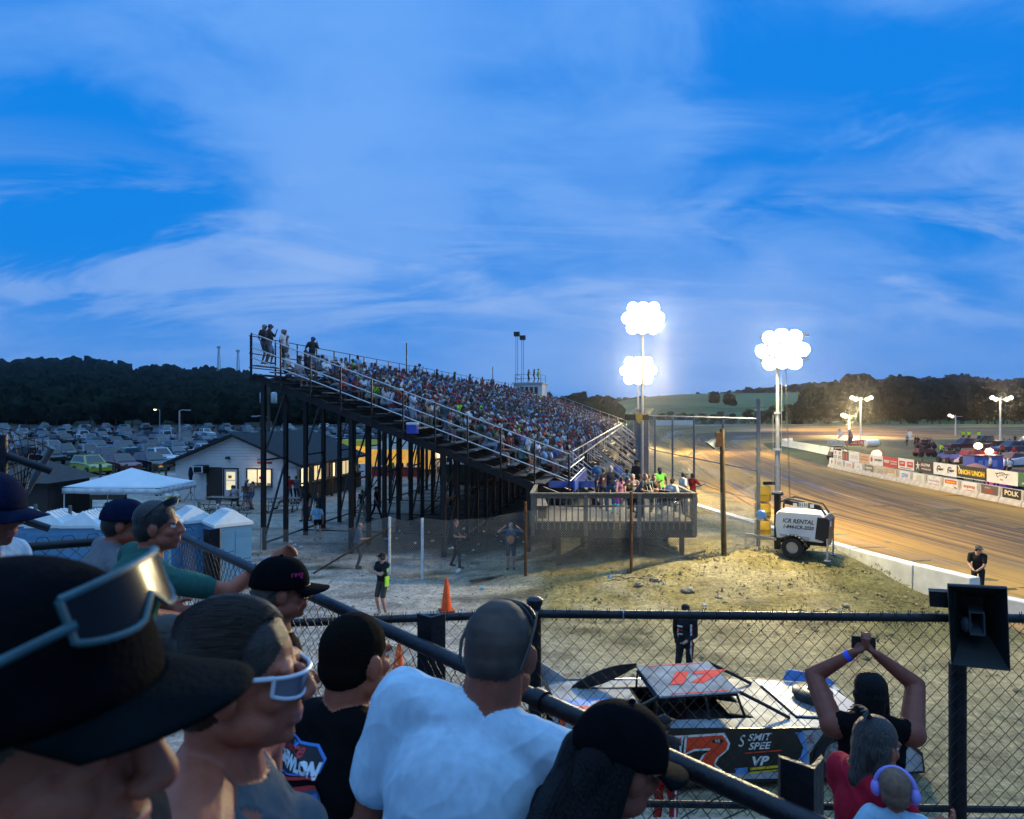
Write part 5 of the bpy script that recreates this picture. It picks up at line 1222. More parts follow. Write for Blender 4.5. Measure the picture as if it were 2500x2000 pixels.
for k, (a, b) in enumerate(zip(seq, seq[1:])):
    mb = MB(); h0, h1 = hts[k]; hh = max(h0, h1)
    def sag(t, f, h0=h0, h1=h1, hh=hh): return Vector((0, -.06 * math.sin(f * 3.1) * math.sin(t * 3.1), f * ((h0 + (h1 - h0) * t) - hh) - .10 * f * math.sin(math.pi * t)))
    fence_wires(mb, a, b, .02, hh, .085, .0042, 3, zf=lambda t, a=a, b=b: gz(a.x + (b.x - a.x) * t, a.y + (b.y - a.y) * t), sag=sag); mb.build('wire_mesh', WIRE, pf)
a = G(640, 29); mb = MB(); fence_wires(mb, G(585, 28.4), G(770, 26.6), .02, 1.15, .085, .004, 3, zf=lambda t: 0.0); mb.build('wire_mesh', WIRE, pf)
fr = MB(); rod(fr, P(765, 1400, 24.8), P(948, 1290, 24.7), .035); o = fr.build('fence_rail', RUST, smooth=40); tag(o, 'loose rusty rail slanting down from the white post', 'rail')

# ------------------------------------------------------------------ wooden viewing deck
dk = thing('viewing_deck', 'raised weathered wooden viewing deck with picket railing beside the grandstand', 'deck', (.72, 24.0, 0)); DW_, DD, DZ, DT = 5.55, 3.9, 2.0, 2.96
mb = MB()
for k in range(28): mb.box((DW_ / 2, .07 + k * .14, DZ - .02), (DW_, .13, .04))
mb.build('floor', WOOD, dk)
mb = MB(); mb.box((DW_ / 2, -.02, DZ - .30), (DW_ + .1, .05, .52)); mb.box((-.03, DD / 2, DZ - .30), (.05, DD, .5)); mb.box((DW_ + .03, DD / 2, DZ - .30), (.05, DD, .5)); mb.build('rim_board', OLDWOOD, dk)
for x in (.9, 2.0, 3.8, 5.2):
    for y in (.3, 2.8): MB().bar((x, y, gz(.72 + x, 24 + y) - .1), (x, y, DZ - .05), .15, .15, up=(1, 0, 0)).build('post', OLDWOOD, dk)
mb = MB()
for x, s in ((.95, 1), (5.1, -1)): mb.bar((x, .25, .7), (x + s * 1.4, .25, DZ - .5), .12, .05)
mb.build('brace', OLDWOOD, dk)
rl = MB(); rl.box((DW_ / 2, -.06, DT), (DW_ + .2, .16, .05)); rl.box((DW_ / 2, -.04, DT - .10), (DW_, .05, .13)); rl.box((DW_ / 2, -.04, DZ + .52), (DW_ * .62, .03, .06)); rl.build('top_rail', WOOD, dk)
for k in range(27): MB().bar((.12 + k * .205, -.075, DZ - .28), (.12 + k * .205, -.075, DT - .05), .045, .03, up=(0, 1, 0)).build('picket', WOOD, dk)
for x in (.0, 1.82, 3.65, DW_): MB().bar((x, -.10 if x else -.06, DZ - .5), (x, -.10 if x else -.06, DT + .0), .13, .10, up=(0, 1, 0)).build('rail_post', WOOD, dk)
mb = MB(); mb.bar((-.03, 0, DT), (-.03 + .35, DD, DT), .14, .05)
for k in range(12): mb.bar((.0 + .03 * k, .2 + k * .3, DZ), (.0 + .03 * k, .2 + k * .3, DT - .04), .04, .04, up=(1, 0, 0))
mb.build('side_railing', WOOD, dk)
mb = MB(); mb.bar((DW_, 0, DT), (DW_, 2.6, DT), .14, .05)
for k in range(8): mb.bar((DW_, .2 + k * .32, DZ), (DW_, .2 + k * .32, DT - .04), .04, .04, up=(1, 0, 0))
mb.build('side_railing', WOOD, dk)
MB().box((2.6, DD + .05, DZ + .85), (3.7, .05, .26)).build('blue_board', BLUEB, dk)
mb = MB(); mb.box((.35, 1.7, DZ + .45), (.38, 2.6, .05)); 
for y in (.6, 2.8): mb.box((.35, y, DZ + .22), (.3, .06, .42))
mb.build('bench', WOOD, dk)
mb = MB(); mb.box((4.3, DD + 2.2, DZ - .02), (2.8, 4.3, .05)); mb.box((4.3, DD + 2.2, DZ - .6), (2.7, 4.2, 1.1)); mb.build('ramp_landing', OLDWOOD, dk)

# ------------------------------------------------------------------ mobile light tower
TRB = mat('trailer_shell', (.62, .62, .60), .45, var=.08, vs=3); LITW = mat('lit_flood_lens', (1, .95, .75), .4, var=0, emit=75, ecol=(1, .92, .62))
TG = Vector((10.15, 24.2, gz(10.15, 24.2))); tw = thing('light_tower', 'white trailer mounted light tower with raised mast and lit floodlights', 'light tower', TG, R(-33))
prof = [(-.80, .62), (-.84, 1.05), (-.82, 1.45), (-.74, 1.56), (.62, 1.56), (.73, 1.46), (.77, 1.2), (.70, .58)]
MB().prism(prof, -.55, .55).build('body', TRB, tw, bevel=.04)
MB().prism([(-.68, .70), (.28, .64), (.28, .74), (-.68, .80)], -.565, -.545).build('trim_line', mat('grey_trim', (.40, .40, .39), .5), tw)
for k, (tx, sz, zz) in enumerate((('ICR RENTAL', .20, 1.24), ('1-844-ICR-2020', .165, 1.04))):
    v_, f_ = text_mesh(tx, sz, .005, .25, .92); m2 = MB(); m2.add(v_, f_, M=frame_M((-.10, -.556, zz), (1, 0, .0), (0, 0, 1))); m2.build('lettering', BLACKP, tw)
MB().prism([(.44, .7), (.86, .62), (.90, 1.36), (.80, 1.44), (.52, 1.44)], -.575, .575).build('rear_panel', BLACKP, tw, bevel=.02); MB().box((.89, -.3, 1.22), (.02, .25, .18)).build('label_plate', WHITE, tw)
mb = MB(); mb.box((0, 0, .52), (1.65, .9, .12)); mb.build('chassis', BLACKST, tw)
for s in (-1, 1):
    M = Matrix.Translation((-.25, s * .66, .36)) @ Matrix.Rotation(math.pi / 2, 4, 'X'); wm = MB(); r = .36
    wm.lathe([(r * .55, -.1), (r * .9, -.11), (r, -.07), (r, .07), (r * .9, .11), (r * .55, .1)], 24, M=M, cap=False); w_ = wm.build('wheel', RUBBER, tw, smooth=35); m2 = MB(); m2.lathe([(.03, -.05 + s * .06), (.06, s * .09), (.16, s * .06), (r * .5, s * .05), (r * .58, s * .09), (r * .58, -s * .06), (.03, -s * .06)], 20, M=M); m2.build('rim', mat('steel_rim', (.35, .36, .36), .4, .7, var=.1), w_, smooth=30)
    f = MB(); n = 9
    for i in range(n):
        a0, a1 = math.pi * (.05 + .9 * i / n), math.pi * (.05 + .9 * (i + 1) / n); f.quad((-.25 + .46 * math.cos(a0), s * .53, .36 + .44 * math.sin(a0)), (-.25 + .46 * math.cos(a1), s * .53, .36 + .44 * math.sin(a1)), (-.25 + .46 * math.cos(a1), s * .80, .36 + .44 * math.sin(a1)), (-.25 + .46 * math.cos(a0), s * .80, .36 + .44 * math.sin(a0)))
    o = f.build('fender', BLACKP, tw, smooth=40); o.modifiers.new('t', 'SOLIDIFY').thickness = .02
mb = MB(); mb.bar((-.8, -.3, .52), (-1.75, 0, .5), .07, .09); mb.bar((-.8, .3, .52), (-1.75, 0, .5), .07, .09); mb.box((-1.85, 0, .52), (.3, .12, .12)); mb.build('drawbar', GALV, tw)
for x, y in ((-1.5, -.12), (.84, -.62), (.84, .62), (-.8, .62)):
    mb = MB(); rod(mb, (x, y, .02), (x, y, .75), .03); mb.box((x, y, .02), (.18, .18, .025)); mb.build('stabiliser_leg', GALV, tw)
mb = MB()
for y in (-.35, .35): mb.tube([(-.75, y, 1.56), (-.72, y, 1.85), (-.35, y, 1.98), (.55, y, 1.80), (.75, y, 1.5)], .035, 6)
mb.bar((-.55, -.36, 1.86), (.62, -.36, 1.72), .03, .13); mb.build('lifting_frame', BLACKP, tw)
m2 = MB(); v_, f_ = text_mesh('3131', .15, .004); m2.box((.05, -.385, 1.80), (.30, .012, .17)); m2.build('number_plate', WHITE, tw); m3 = MB(); m3.add(v_, f_, M=frame_M((.05, -.396, 1.80), (1, 0, 0), (0, 0, 1))); m3.build('number', BLACKP, tw)
for x in (-.22, .32): MB().box((x, -.38, 1.78), (.13, .012, .12)).build('sticker', WHITE, tw)
MZ = H + 128 / F * 24.2 - TG.z; MX, MY = -.86, -.1
mb = MB(); mb.box((MX, MY, 1.15), (.19, .19, 2.0)); mb.box((MX, MY, 2.1), (.36, .22, .08)); mb.build('lower_mast', BLACKST, tw)
mb = MB()
for i, (z0, z1, r) in enumerate(((2.1, 3.7, .085), (3.6, 5.0, .07), (4.9, MZ - .2, .055))): rod(mb, (MX, MY, z0), (MX, MY, z1), r, 12); mb.box((MX, MY, z0 + .05), (r * 3.4, r * 3, .06))
rod(mb, (MX + .14, MY, 2.2), (MX + .14, MY, MZ - .5), .008, 4); rod(mb, (MX - .15, MY, 1.5), (MX - .15, MY, 4.9), .008, 4); mb.build('mast', GALV, tw, smooth=40)
mb = MB(); pts = [(MX + .27 + .10 * (z / 220.0) + .028 * math.cos(z * 1.25), MY + .028 * math.sin(z * 1.25), MZ - .4 - (MZ - 2.1) * z / 330.0) for z in range(0, 331)]; mb.tube(pts, .009, 4); mb.build('coiled_cable', BLACKP, tw)
mb = MB(); mb.box((MX - .36, MY - .1, 1.28), (.2, .06, .05)); mb.build('lamp_bracket', BLACKST, tw); mb = MB(); mb.lathe([(.03, -.1), (.17, -.05), (.20, .04), (.15, .09), (.02, .1)], 16, M=Matrix.Translation((MX - .52, MY - .1, 1.3)) @ Matrix.Rotation(R(80), 4, 'X')); mb.build('stowed_lamp', CHROME, tw, smooth=40)
mb = MB(); mb.bar((MX - .6, MY, MZ - .1), (MX + 1.05, MY, MZ - .1), .07, .07); rod(mb, (MX, MY, MZ - .3), (MX, MY, MZ + .8), .04); mb.bar((MX - .6, MY, MZ + .75), (MX + 1.05, MY, MZ + .75), .07, .07); mb.build('lamp_bar', GALV, tw)
def flood(parent, loc, aim, w, m, nm='floodlight'):
    d = Vector(aim).normalized(); Mq = d.to_track_quat('-Z', 'Y').to_matrix().to_4x4(); Mq.translation = Vector(loc)
    mb = MB(); e = w / 2; mb.lathe([(e * .35, e * .95), (e * .7, e * .6), (e * .98, 0), (e * 1.02, -.02)], 18, M=Mq); o = mb.build(nm, GALV, parent, smooth=40)
    m2 = MB(); m2.lathe([(.01, -.10 * w - .02), (e * .6, -.07 * w - .02), (e * .94, -.022)], 18, M=Mq); m2.build('lens', m, o, smooth=60); return o
TWI = Matrix.Rotation(R(33), 3, 'Z')
for k, (x, z, ax) in enumerate(((-.22, .50, -.5), (.2, .56, -.2), (.62, .50, .1), (-.46, .04, -.7), (-.02, .08, -.3), (.42, .08, .0), (.86, .04, .25), (-.22, -.40, -.5), (.2, -.36, -.2), (.62, -.40, .1))): flood(tw, (MX + x, MY - .22, MZ + .2 + z), TWI @ Vector((-.42 + ax * .5, -.9, -.30)), .50, LITW)  # extra heads added so the lenses merge into one glare disc
def spot(loc, aim, power, col, ang=150, size=.5, blend=.6):
    l = bpy.data.objects.new('floodlight_beam', bpy.data.lights.new('floodlight_beam', 'SPOT')); COL.objects.link(l); l.location = loc; l.rotation_euler = (Vector(aim)).to_track_quat('-Z', 'Y').to_euler()
    l.data.energy = power; l.data.color = col; l.data.spot_size = R(ang); l.data.spot_blend = blend; l.data.shadow_soft_size = size; return l
TOWERW = tw.matrix_basis @ Vector((MX + .2, MY - .5, MZ + .2))
YEL = (1.0, .82, .40)
spot(TOWERW, (-.25, -.75, -.75), 8200, YEL, 165, blend=.2); 
# yellow barrels and red post at the end of the catch fence
bl = thing('crash_barrels', 'stack of yellow crash barrels strapped to a dark red post', 'barrel stack', G(1862, 27.2)); YB = mat('barrel_yellow', (.45, .27, .02), .6, var=.25, vs=3)
for k in range(3): MB().lathe([(.26, .04), (.30, .08), (.30, .3), (.315, .34), (.30, .38), (.30, .6), (.26, .66)], 18, M=Matrix.Translation((0, 0, .05 + k * .68))).build('barrel', YB, bl, smooth=40)
mb = MB(); mb.bar((.62, .1, -.1), (.62, .1, 2.75), .16, .16, up=(1, 0, 0)); mb.build('post', mat('dark_red_post', (.10, .015, .02), .7, var=.2), bl); MB().box((.3, .05, 2.15), (.5, .12, .12)).build('strap', RUBBER, bl)
# light poles on the fence line
POLEL = mat('lit_pole_lens', (1, .97, .85), .4, var=0, emit=90, ecol=(1, .93, .74))
def light_pole(label, x, y, zc, n, w, aims, power, colr, r=.11, lit=POLEL, gap=1.5):
    g = gz(x, y); t = thing('light_pole', label, 'light pole', (x, y, g)); mb = MB(); mb.tube([(0, 0, 0), (0, 0, zc - g + .9)], [r, r * .7], 10); mb.build('pole', GALV, t, smooth=40)
    mb = MB(); W = 1.7 * w
    for z in (.8, .0, -.8): mb.bar((-W * (1 if z == 0 else .7), 0, zc - g + z * w), (W * (1 if z == 0 else .7), 0, zc - g + z * w), .06, .06)
    mb.build('crossarm', GALV, t)
    lay = [(0, 0)] if n == 1 else [(x * .86, .82) for x in (-1, 0, 1)] + [(x * .86 - .43, 0) for x in (-1, 0, 1, 2)] + [(x * .86, -.82) for x in (-1, 0, 1)]  # heads multiplied and packed close to imitate a round lens glare
    for i, (x, z) in enumerate(lay): flood(t, (x * w, -.25, zc - g + z * w), aims[i % len(aims)], w, lit)
    return t
light_pole('tall light pole with blazing floodlights, nearer of the two on the fence line', 7.95, 42.5, P(0, 778, 42.5).z, 3, .74, [(.25, -.95, -.25), (-.1, -1, -.22), (.05, -1, -.3)], 0, None)
light_pole('tall light pole with blazing floodlights, farther one seen lower behind the first', .181 * 96, 96, P(0, 905, 96).z, 3, 1.45, [(.25, -.95, -.25), (-.1, -1, -.22), (.05, -1, -.3)], 0, None, .16)
light_pole('thin light pole with one small lamp far down the fence line', .178 * 125, 125, P(0, 1008, 125).z, 1, .6, [(.2, -1, -.2)], 0, None, .1)
ORG = (1.0, .72, .30)
spot((8.6, 42, 11.0), (.75, .15, -.55), 42000, ORG, 150); spot((8.6, 41, 11.0), (.12, -.95, -.3), 5500, (1, .86, .60), 120)
spot((18.5, 96, 11), (.6, .6, -.45), 100000, (1, .84, .42), 150); spot((18.5, 95, 11), (.45, -.8, -.6), 45000, ORG, 140)
# infield light poles
for k, (u, vt, vb, d, lit, l) in enumerate(((2101, 975, 1085, 112, 1, 'slim infield light pole with three lamps, left of the red oil sign flags'), (2073, 1016, 1050, 150, 1, 'small far light pole with a single bright lamp behind the feather flag'), (2333, 1017, 1068, 150, 0, 'far small light pole with unlit lamps behind the trucks'), (2442, 975, 1084, 112, 0, 'tall pale light pole with a cluster of dim lamps at the right'))):
    t = thing('light_pole', l, 'light pole', G(u, d, 0)); h = P(0, vt, d).z; mb = MB(); mb.tube([(0, 0, 0), (0, 0, h + .3)], [.16, .10], 8); mb.bar((-1.5, 0, h), (1.5, 0, h), .1, .1); mb.build('pole', mat('pale_pole', (.6, .6, .58), .5), t, smooth=40)
    for x in (-1.5, -.9, .9, 1.5)[:4 if k in (0, 3) else 2]: flood(t, (x, -.3, h + .25 * (abs(x) > 1)), (-.4, -1, -.4), .75, mat('dim_lens' if k != 1 else 'bright_lens', (1, .9, .7), .4, var=0, emit=(2.0 if k != 1 else 25), ecol=(1, .85, .6)), 'floodlight')
spot((P(2073, 1016, 150).x, 149, P(0, 1016, 150).z), (-.2, -.4, -.7), 26000, (1, .7, .36), 165); spot((P(2101, 975, 112).x, 112, P(0, 975, 112).z), (-.9, -.2, -.7), 13000, (1, .72, .4), 160)
spot((80, 165, 16), (.3, .1, -1), 40000, (1, .76, .5), 168)  # beam over the far straight
spot((P(2442, 975, 112).x, 112, P(0, 975, 112).z), (-.7, -.7, -.6), 10000, (1, .74, .46), 160)
# ------------------------------------------------------------------ infield barriers and banners
def pathpt(pts, s):
    for a, b in zip(pts, pts[1:]):
        l = (b - a).length
        if s <= l: return a.lerp(b, s / l), (b - a).normalized()
        s -= l
    return pts[-1].copy(), (pts[-1] - pts[-2]).normalized()
BP = [Vector((30.6, 37.5, 0)), Vector((30.75, 42, 0)), Vector((31.1, 52, 0)), Vector((32.0, 68.5, 0)), Vector((32.4, 71.2, 0))]
BAR = mat('barrier_concrete', (.52, .48, .42), .85, var=.28, vs=1.5, bump=.3, bs=10)
def C3(*c): return mat('print_%02x%02x%02x' % tuple(int(q * 255) for q in c), c, .65, var=.08, vs=3)
BW, BB, BR, BG, BY, BN, BT, BP_ = C3(.66, .66, .64), C3(.015, .015, .015), C3(.50, .02, .02), C3(.04, .16, .06), C3(.75, .5, .02), C3(.05, .13, .42), C3(.5, .4, .26), C3(.45, .10, .35)
def scrib(mb, x0, x1, z0, z1, rows, mi, M, seed, th=.6):
    r = random.Random(seed); h = (z1 - z0) / rows
    for k in range(rows):
        x = x0 + r.uniform(0, .1) * (x1 - x0)
        while x < x1 - .05:
            w_ = r.uniform(.05, .16) * (x1 - x0); w_ = min(w_, x1 - x); a = r.uniform(-.02, .02)
            mb.add([(x, z0 + k * h + h * (1 - th) * .5 + a, 0), (x + w_ * .7, z0 + k * h + h * (1 - th) * .5 + a, 0), (x + w_ * .8, z0 + (k + 1) * h - h * (1 - th) * .5, 0), (x + w_ * .1, z0 + (k + 1) * h - h * (1 - th) * .5, 0)], [(0, 1, 2, 3)], mi, M); x += w_
def banner(label, c, d, w, h, z, base, items, off):
    """flat printed sheet facing the track (-normal); items: list of ('t', text, size, x, z, mat, bold, shear) / ('r', x, z, w, h, mat) / ('s', ...)"""
    n = Vector((-d.y, d.x, 0)); n = n if n.x < 0 else -n
    xd = Vector((n.y, -n.x, 0)); xd = -xd if xd.dot(Vector((0, -1, 0))) < 0 else xd      # reads left to right for someone on the track
    t = thing('banner', label, 'banner', c + n * off + Vector((0, 0, z)), 0, 'advertising banners on the infield barrier')
    M = frame_M((0, 0, 0), xd, (0, 0, 1))
    mb = MB(); mb.add([(x, y, q) for q in (-.02, .0) for x, y in ((-w / 2, -h / 2), (w / 2, -h / 2), (w / 2, h / 2), (-w / 2, h / 2))], [(3, 2, 1, 0), (4, 5, 6, 7), (0, 1, 5, 4), (1, 2, 6, 5), (2, 3, 7, 6), (3, 0, 4, 7)], 0, M)
    mb.build('sheet', base, t)
    for k, it_ in enumerate(items):
        M2 = M @ Matrix.Translation((0, 0, .006 + .004 * k)); m2 = MB()
        if it_[0] == 't':
            v, f = text_mesh(it_[1], it_[2] * h, it_[6] * h, it_[7]); xs_ = [p[0] for p in v]; wd = max(xs_) - min(xs_); sx = min(1.25, it_[8] * w / wd) if len(it_) > 8 else 1
            m2.add([(p[0] * sx + it_[3] * w, p[1] + it_[4] * h, 0) for p in v], f, 0, M2); m2.build('lettering', it_[5], t)
        elif it_[0] == 'r':
            x, y, ww, hh = it_[1] * w, it_[2] * h, it_[3] * w / 2, it_[4] * h / 2; m2.add([(x - ww, y - hh, 0), (x + ww, y - hh, 0), (x + ww, y + hh, 0), (x - ww, y + hh, 0)], [(0, 1, 2, 3)], 0, M2); m2.build('panel', it_[5], t)
        elif it_[0] == 's': scrib(m2, it_[1] * w, it_[2] * w, it_[3] * h, it_[4] * h, it_[5], 0, M2, it_[7]); m2.build('print', it_[6], t)
        elif it_[0] == 'p': m2.add([(a * w, b * h, 0) for a, b in it_[1]], [tuple(range(len(it_[1])))], 0, M2); m2.build('emblem', it_[2], t)
        elif it_[0] == 'c':
            n_ = 22; a0, a1 = it_[5], it_[6]; pts = []
            for q in range(n_ + 1):
                a = a0 + (a1 - a0) * q / n_
                for rr in (it_[3], it_[4]): pts.append((it_[1] * w + rr * h * math.cos(a), it_[2] * h + rr * h * math.sin(a), 0))
            m2.add(pts, [(2 * q, 2 * q + 1, 2 * q + 3, 2 * q + 2) for q in range(n_)], 0, M2); m2.build('emblem', it_[7], t)
SEG = 2.08; nseg = 16
LOW = [('white banner with a dark oval emblem at the picture edge', BW, [('c', 0, 0, .28, .36, 0, 6.3, BB), ('s', -.2, .2, -.12, .12, 2, BR, 1)]),
 ('dark blue and white banner next to a red panel', BW, [('r', .22, 0, .5, .8, C3(.03, .05, .12)), ('r', -.27, 0, .42, .9, BR), ('s', -.42, -.12, -.3, .3, 3, BW, 2), ('p', [(.05, .1), (.4, -.1), (.38, -.2), (.1, .0)], BW)]),
 ('black banner reading POLK in cream letters', BB, [('t', 'POLK', .55, 0, .12, C3(.65, .58, .42), .02, 0, .8), ('s', -.35, .35, -.35, -.25, 1, C3(.5, .45, .3), 3)]),
 ('grey banner with a brown and red emblem below the UNOH banner', C3(.10, .09, .09), [('p', [(-.35, .1), (.2, .2), (.35, -.05), (.1, -.25), (-.3, -.2)], C3(.25, .06, .03)), ('s', -.3, .1, .2, .36, 2, C3(.5, .4, .35), 4), ('r', .1, -.45, .8, .12, C3(.6, .2, .08))]),
 ('white banner with ragged red letter shapes', BW, [('s', -.42, .42, -.15, .25, 1, C3(.40, .05, .04), 5), ('s', -.2, .35, -.3, -.2, 1, C3(.40, .05, .04), 6)]),
 ('white banner with orange red top panel and a black arrow', BW, [('r', 0, .22, .85, .38, C3(.55, .10, .05)), ('s', -.36, .36, .1, .3, 1, BY, 7), ('p', [(.1, -.1), (.45, -.25), (.42, -.4), (.3, -.28)], BB)]),
 ('white banner reading CAR SOURCE with a pink stripe', BW, [('t', 'CAR SOURCE', .24, 0, .02, C3(.25, .18, .35), .008, 0, .86), ('r', 0, -.3, .86, .08, C3(.6, .1, .25)), ('c', 0, .18, .18, .21, .5, 2.6, BB)]),
 ('worn white banner with a pale green print', BW, [('s', -.25, .3, -.3, .3, 4, C3(.38, .45, .33), 8)]),
 ('white banner with blue letters DW', BW, [('t', 'DW', .62, 0, 0, C3(.10, .22, .62), .03, .1, .7)]),
 ('tan and orange faded banner', C3(.5, .33, .18), [('r', -.1, -.25, .7, .4, BW), ('s', -.35, .2, -.4, -.15, 2, C3(.5, .2, .1), 9), ('r', .4, 0, .15, .9, C3(.5, .55, .45))]),
 ('stained beige banner with faint lines', C3(.48, .42, .33), [('s', -.35, .35, -.25, .25, 3, C3(.36, .3, .22), 10)]),
 ('grey framed banner with white block letters', C3(.14, .14, .11), [('s', -.4, .4, -.05, .32, 1, BW, 11), ('s', -.3, .3, -.3, -.12, 1, BW, 12)]),
 ('plain white banner with a faint red mark', BW, [('s', -.2, .2, -.1, .15, 2, C3(.55, .35, .3), 13)]), ('white banner with small red text lines', BW, [('s', -.35, .35, -.2, .25, 2, C3(.5, .15, .1), 14)]),
 ('white banner with thin dark text rows', BW, [('s', -.36, .36, -.28, .28, 3, C3(.2, .15, .1), 15)]), ('white banner with a small brown shield at the far end', BW, [('p', [(-.15, .25), (.15, .25), (.15, -.05), (0, -.3), (-.15, -.05)], C3(.3, .1, .06))])]
for k in range(nseg):
    a, d = pathpt(BP, k * SEG + .02); b, _ = pathpt(BP, (k + 1) * SEG - .04); c = (a + b) / 2; d = (b - a).normalized(); L_ = (b - a).length
    t = thing('jersey_barrier', f'white concrete barrier block, {ordw(k)} from the right along the infield', 'barrier', c, math.atan2(d.y, d.x), 'infield barrier blocks')
    mb = MB(); mb.prism([(-.30, -.05), (-.28, .18), (-.15, .40), (-.11, .98), (.11, .98), (.15, .40), (.28, .18), (.30, -.05)], -L_ / 2, L_ / 2, 0, axis=0); mb.build('block', BAR, t, bevel=.03)
    l, base, its = LOW[k]; banner(l, c, d, 1.62, .74, .60, base, its, .16 if k % 5 != 4 else .165)
UP = [('green banner with white diagonal streaks at the right edge', C3(.04, .13, .06), 4.6, [('p', [(-.4, .45), (-.34, .45), (-.12, -.45), (-.18, -.45)], BW), ('p', [(-.28, .45), (-.25, .45), (-.02, -.45), (-.06, -.45)], BY), ('c', .25, .5, .5, .6, 3.3, 5.6, BW), ('s', -.45, .45, -.4, -.15, 1, C3(.35, .4, .45), 21)]),
 ('white banner with a black arched crest', BW, 3.0, [('c', 0, -.5, .62, .86, .75, 2.4, BB), ('c', 0, -.5, .66, .82, .85, 2.3, BW), ('s', -.26, .26, .16, .3, 1, BB, 22), ('r', 0, -.2, .1, .1, C3(.5, .1, .15))]),
 ('black banner reading UNOH UNOH in yellow', BB, 3.2, [('t', 'UNOH UNOH', .52, 0, -.02, BY, .028, 0, .9), ('p', [(-.48, .48), (-.44, .48), (-.3, -.2), (-.33, -.2)], BW), ('r', 0, -.46, .98, .05, BW)]),
 ('white banner with two dark swirls reading rugged', BW, 2.9, [('c', -.25, -.05, .22, .33, .6, 4.0, C3(.05, .06, .15)), ('c', .22, -.05, .22, .33, .6, 4.0, C3(.05, .06, .15)), ('t', 'rugged', .26, -.2, 0, BB, .01, .1, .36), ('t', 'rugged', .26, .27, 0, BB, .01, .1, .36)]),
 ('black banner reading ALLSTAR with a white star figure', BB, 2.7, [('t', 'ALLSTAR', .3, .1, .16, BW, .012, .15, .62), ('s', -.15, .4, -.3, -.1, 1, C3(.5, .5, .5), 23), ('r', .1, -.02, .6, .05, C3(.35, .05, .03)), ('p', [(-.4, -.45), (-.32, .0), (-.42, .12), (-.33, .14), (-.3, .42), (-.26, .14), (-.16, .18), (-.25, .0), (-.22, -.4), (-.28, -.1)], BW)]),
 ('white banner with two red SUMMIT signs', BW, 2.5, [('r', -.24, .02, .38, .5, BR), ('r', .26, .02, .38, .5, BR), ('t', 'SUMMIT', .17, -.24, .06, BW, .006, .2, .34), ('t', 'SUMMIT', .17, .26, .06, BW, .006, .2, .34), ('s', -.4, .4, -.42, -.32, 1, BB, 24)]),
 ('red banner with white lettering rows', C3(.42, .02, .03), 2.6, [('s', -.45, -.05, -.2, .25, 1, BW, 25), ('s', 0, .45, -.25, .2, 2, C3(.6, .5, .5), 26)]),
 ('white banner with a red disc and grey script', BW, 2.5, [('c', -.34, 0, .0, .26, 0, 6.3, BR), ('s', -.15, .45, -.15, .2, 1, C3(.08, .06, .06), 27)]),
 ('orange banner beside the burning glow', C3(.55, .36, .22), 2.1, [('s', -.4, .4, -.25, .3, 2, C3(.4, .15, .1), 28)]), ('white banner with small pale script', BW, 2.2, [('s', -.36, .4, -.2, .2, 2, C3(.42, .36, .32), 29)]),
 ('dark banner with two red bottle shapes', C3(.06, .04, .04), 1.5, [('p', [(-.36, -.4), (-.36, .1), (-.25, .4), (-.14, .1), (-.14, -.4)], C3(.4, .06, .05)), ('p', [(.1, -.4), (.1, .1), (.21, .4), (.32, .1), (.32, -.4)], C3(.4, .06, .05))]),
 ('white banner with two black and red FK logos', BW, 2.5, [('t', 'FK', .42, -.24, .2, BR, .02, 0, .3), ('t', 'FK', .42, .26, .2, BR, .02, 0, .3), ('s', -.42, -.06, -.42, -.05, 2, BB, 30), ('s', .06, .44, -.42, -.05, 2, BB, 31)])]
s_ = .4
for l, base, w_, its in UP:
    a, d = pathpt(BP, s_); b, _ = pathpt(BP, s_ + w_); c = (a + b) / 2; d = (b - a).normalized(); banner(l, c, d, w_ - .06, .86, 1.62 - .008 * s_, base, its, -.12); s_ += w_
# the far white barrier at the inside of the bend, with the oil sign
FPn = [Vector((39.2, 78.6, 0)), Vector((40.3, 86, 0)), Vector((42.2, 99, 0)), Vector((43.5, 112, 0)), Vector((46, 118, 0)), Vector((49, 119, 0))]
for k in range(10):
    a, d = pathpt(FPn, k * 4.2); b, _ = pathpt(FPn, (k + 1) * 4.2 - .05); d = (b - a).normalized(); c = (a + b) / 2
    t = thing('jersey_barrier', f'far white barrier section, {ordw(k)} from the near end inside the bend', 'barrier', c, math.atan2(d.y, d.x), 'far barrier sections'); MB().prism([(-.3, -.05), (-.16, .4), (-.12, 1.0), (.12, 1.0), (.16, .4), (.3, -.05)], -(b - a).length / 2, (b - a).length / 2, 0, axis=0).build('block', C3(.62, .60, .54), t, bevel=.03)
    if k < 4: banner(['lime banner on the far barrier end', 'white and grey poster on the far barrier', 'pale poster on the far barrier, second from its end', 'light blue poster on the far barrier'][k], c, d, 1.5, .9, .62, [C3(.45, .6, .06), BW, C3(.4, .42, .42), C3(.3, .45, .55)][k], [('s', -.3, .3, -.3, .3, 3, [C3(.3, .45, .05), BB, BW, BW][k], 40 + k)], .2)
def sign_board(label, u0, u1, v0, v1, d, base, items): 
    a, b = P(u0, v1, d), P(u1, v0, d); c = (a + b) / 2; w_ = b.x - a.x; h_ = b.z - a.z
    banner(label, Vector((c.x, c.y, 0)), Vector((1, .001, 0)), w_, h_, c.z, base, items, 0)
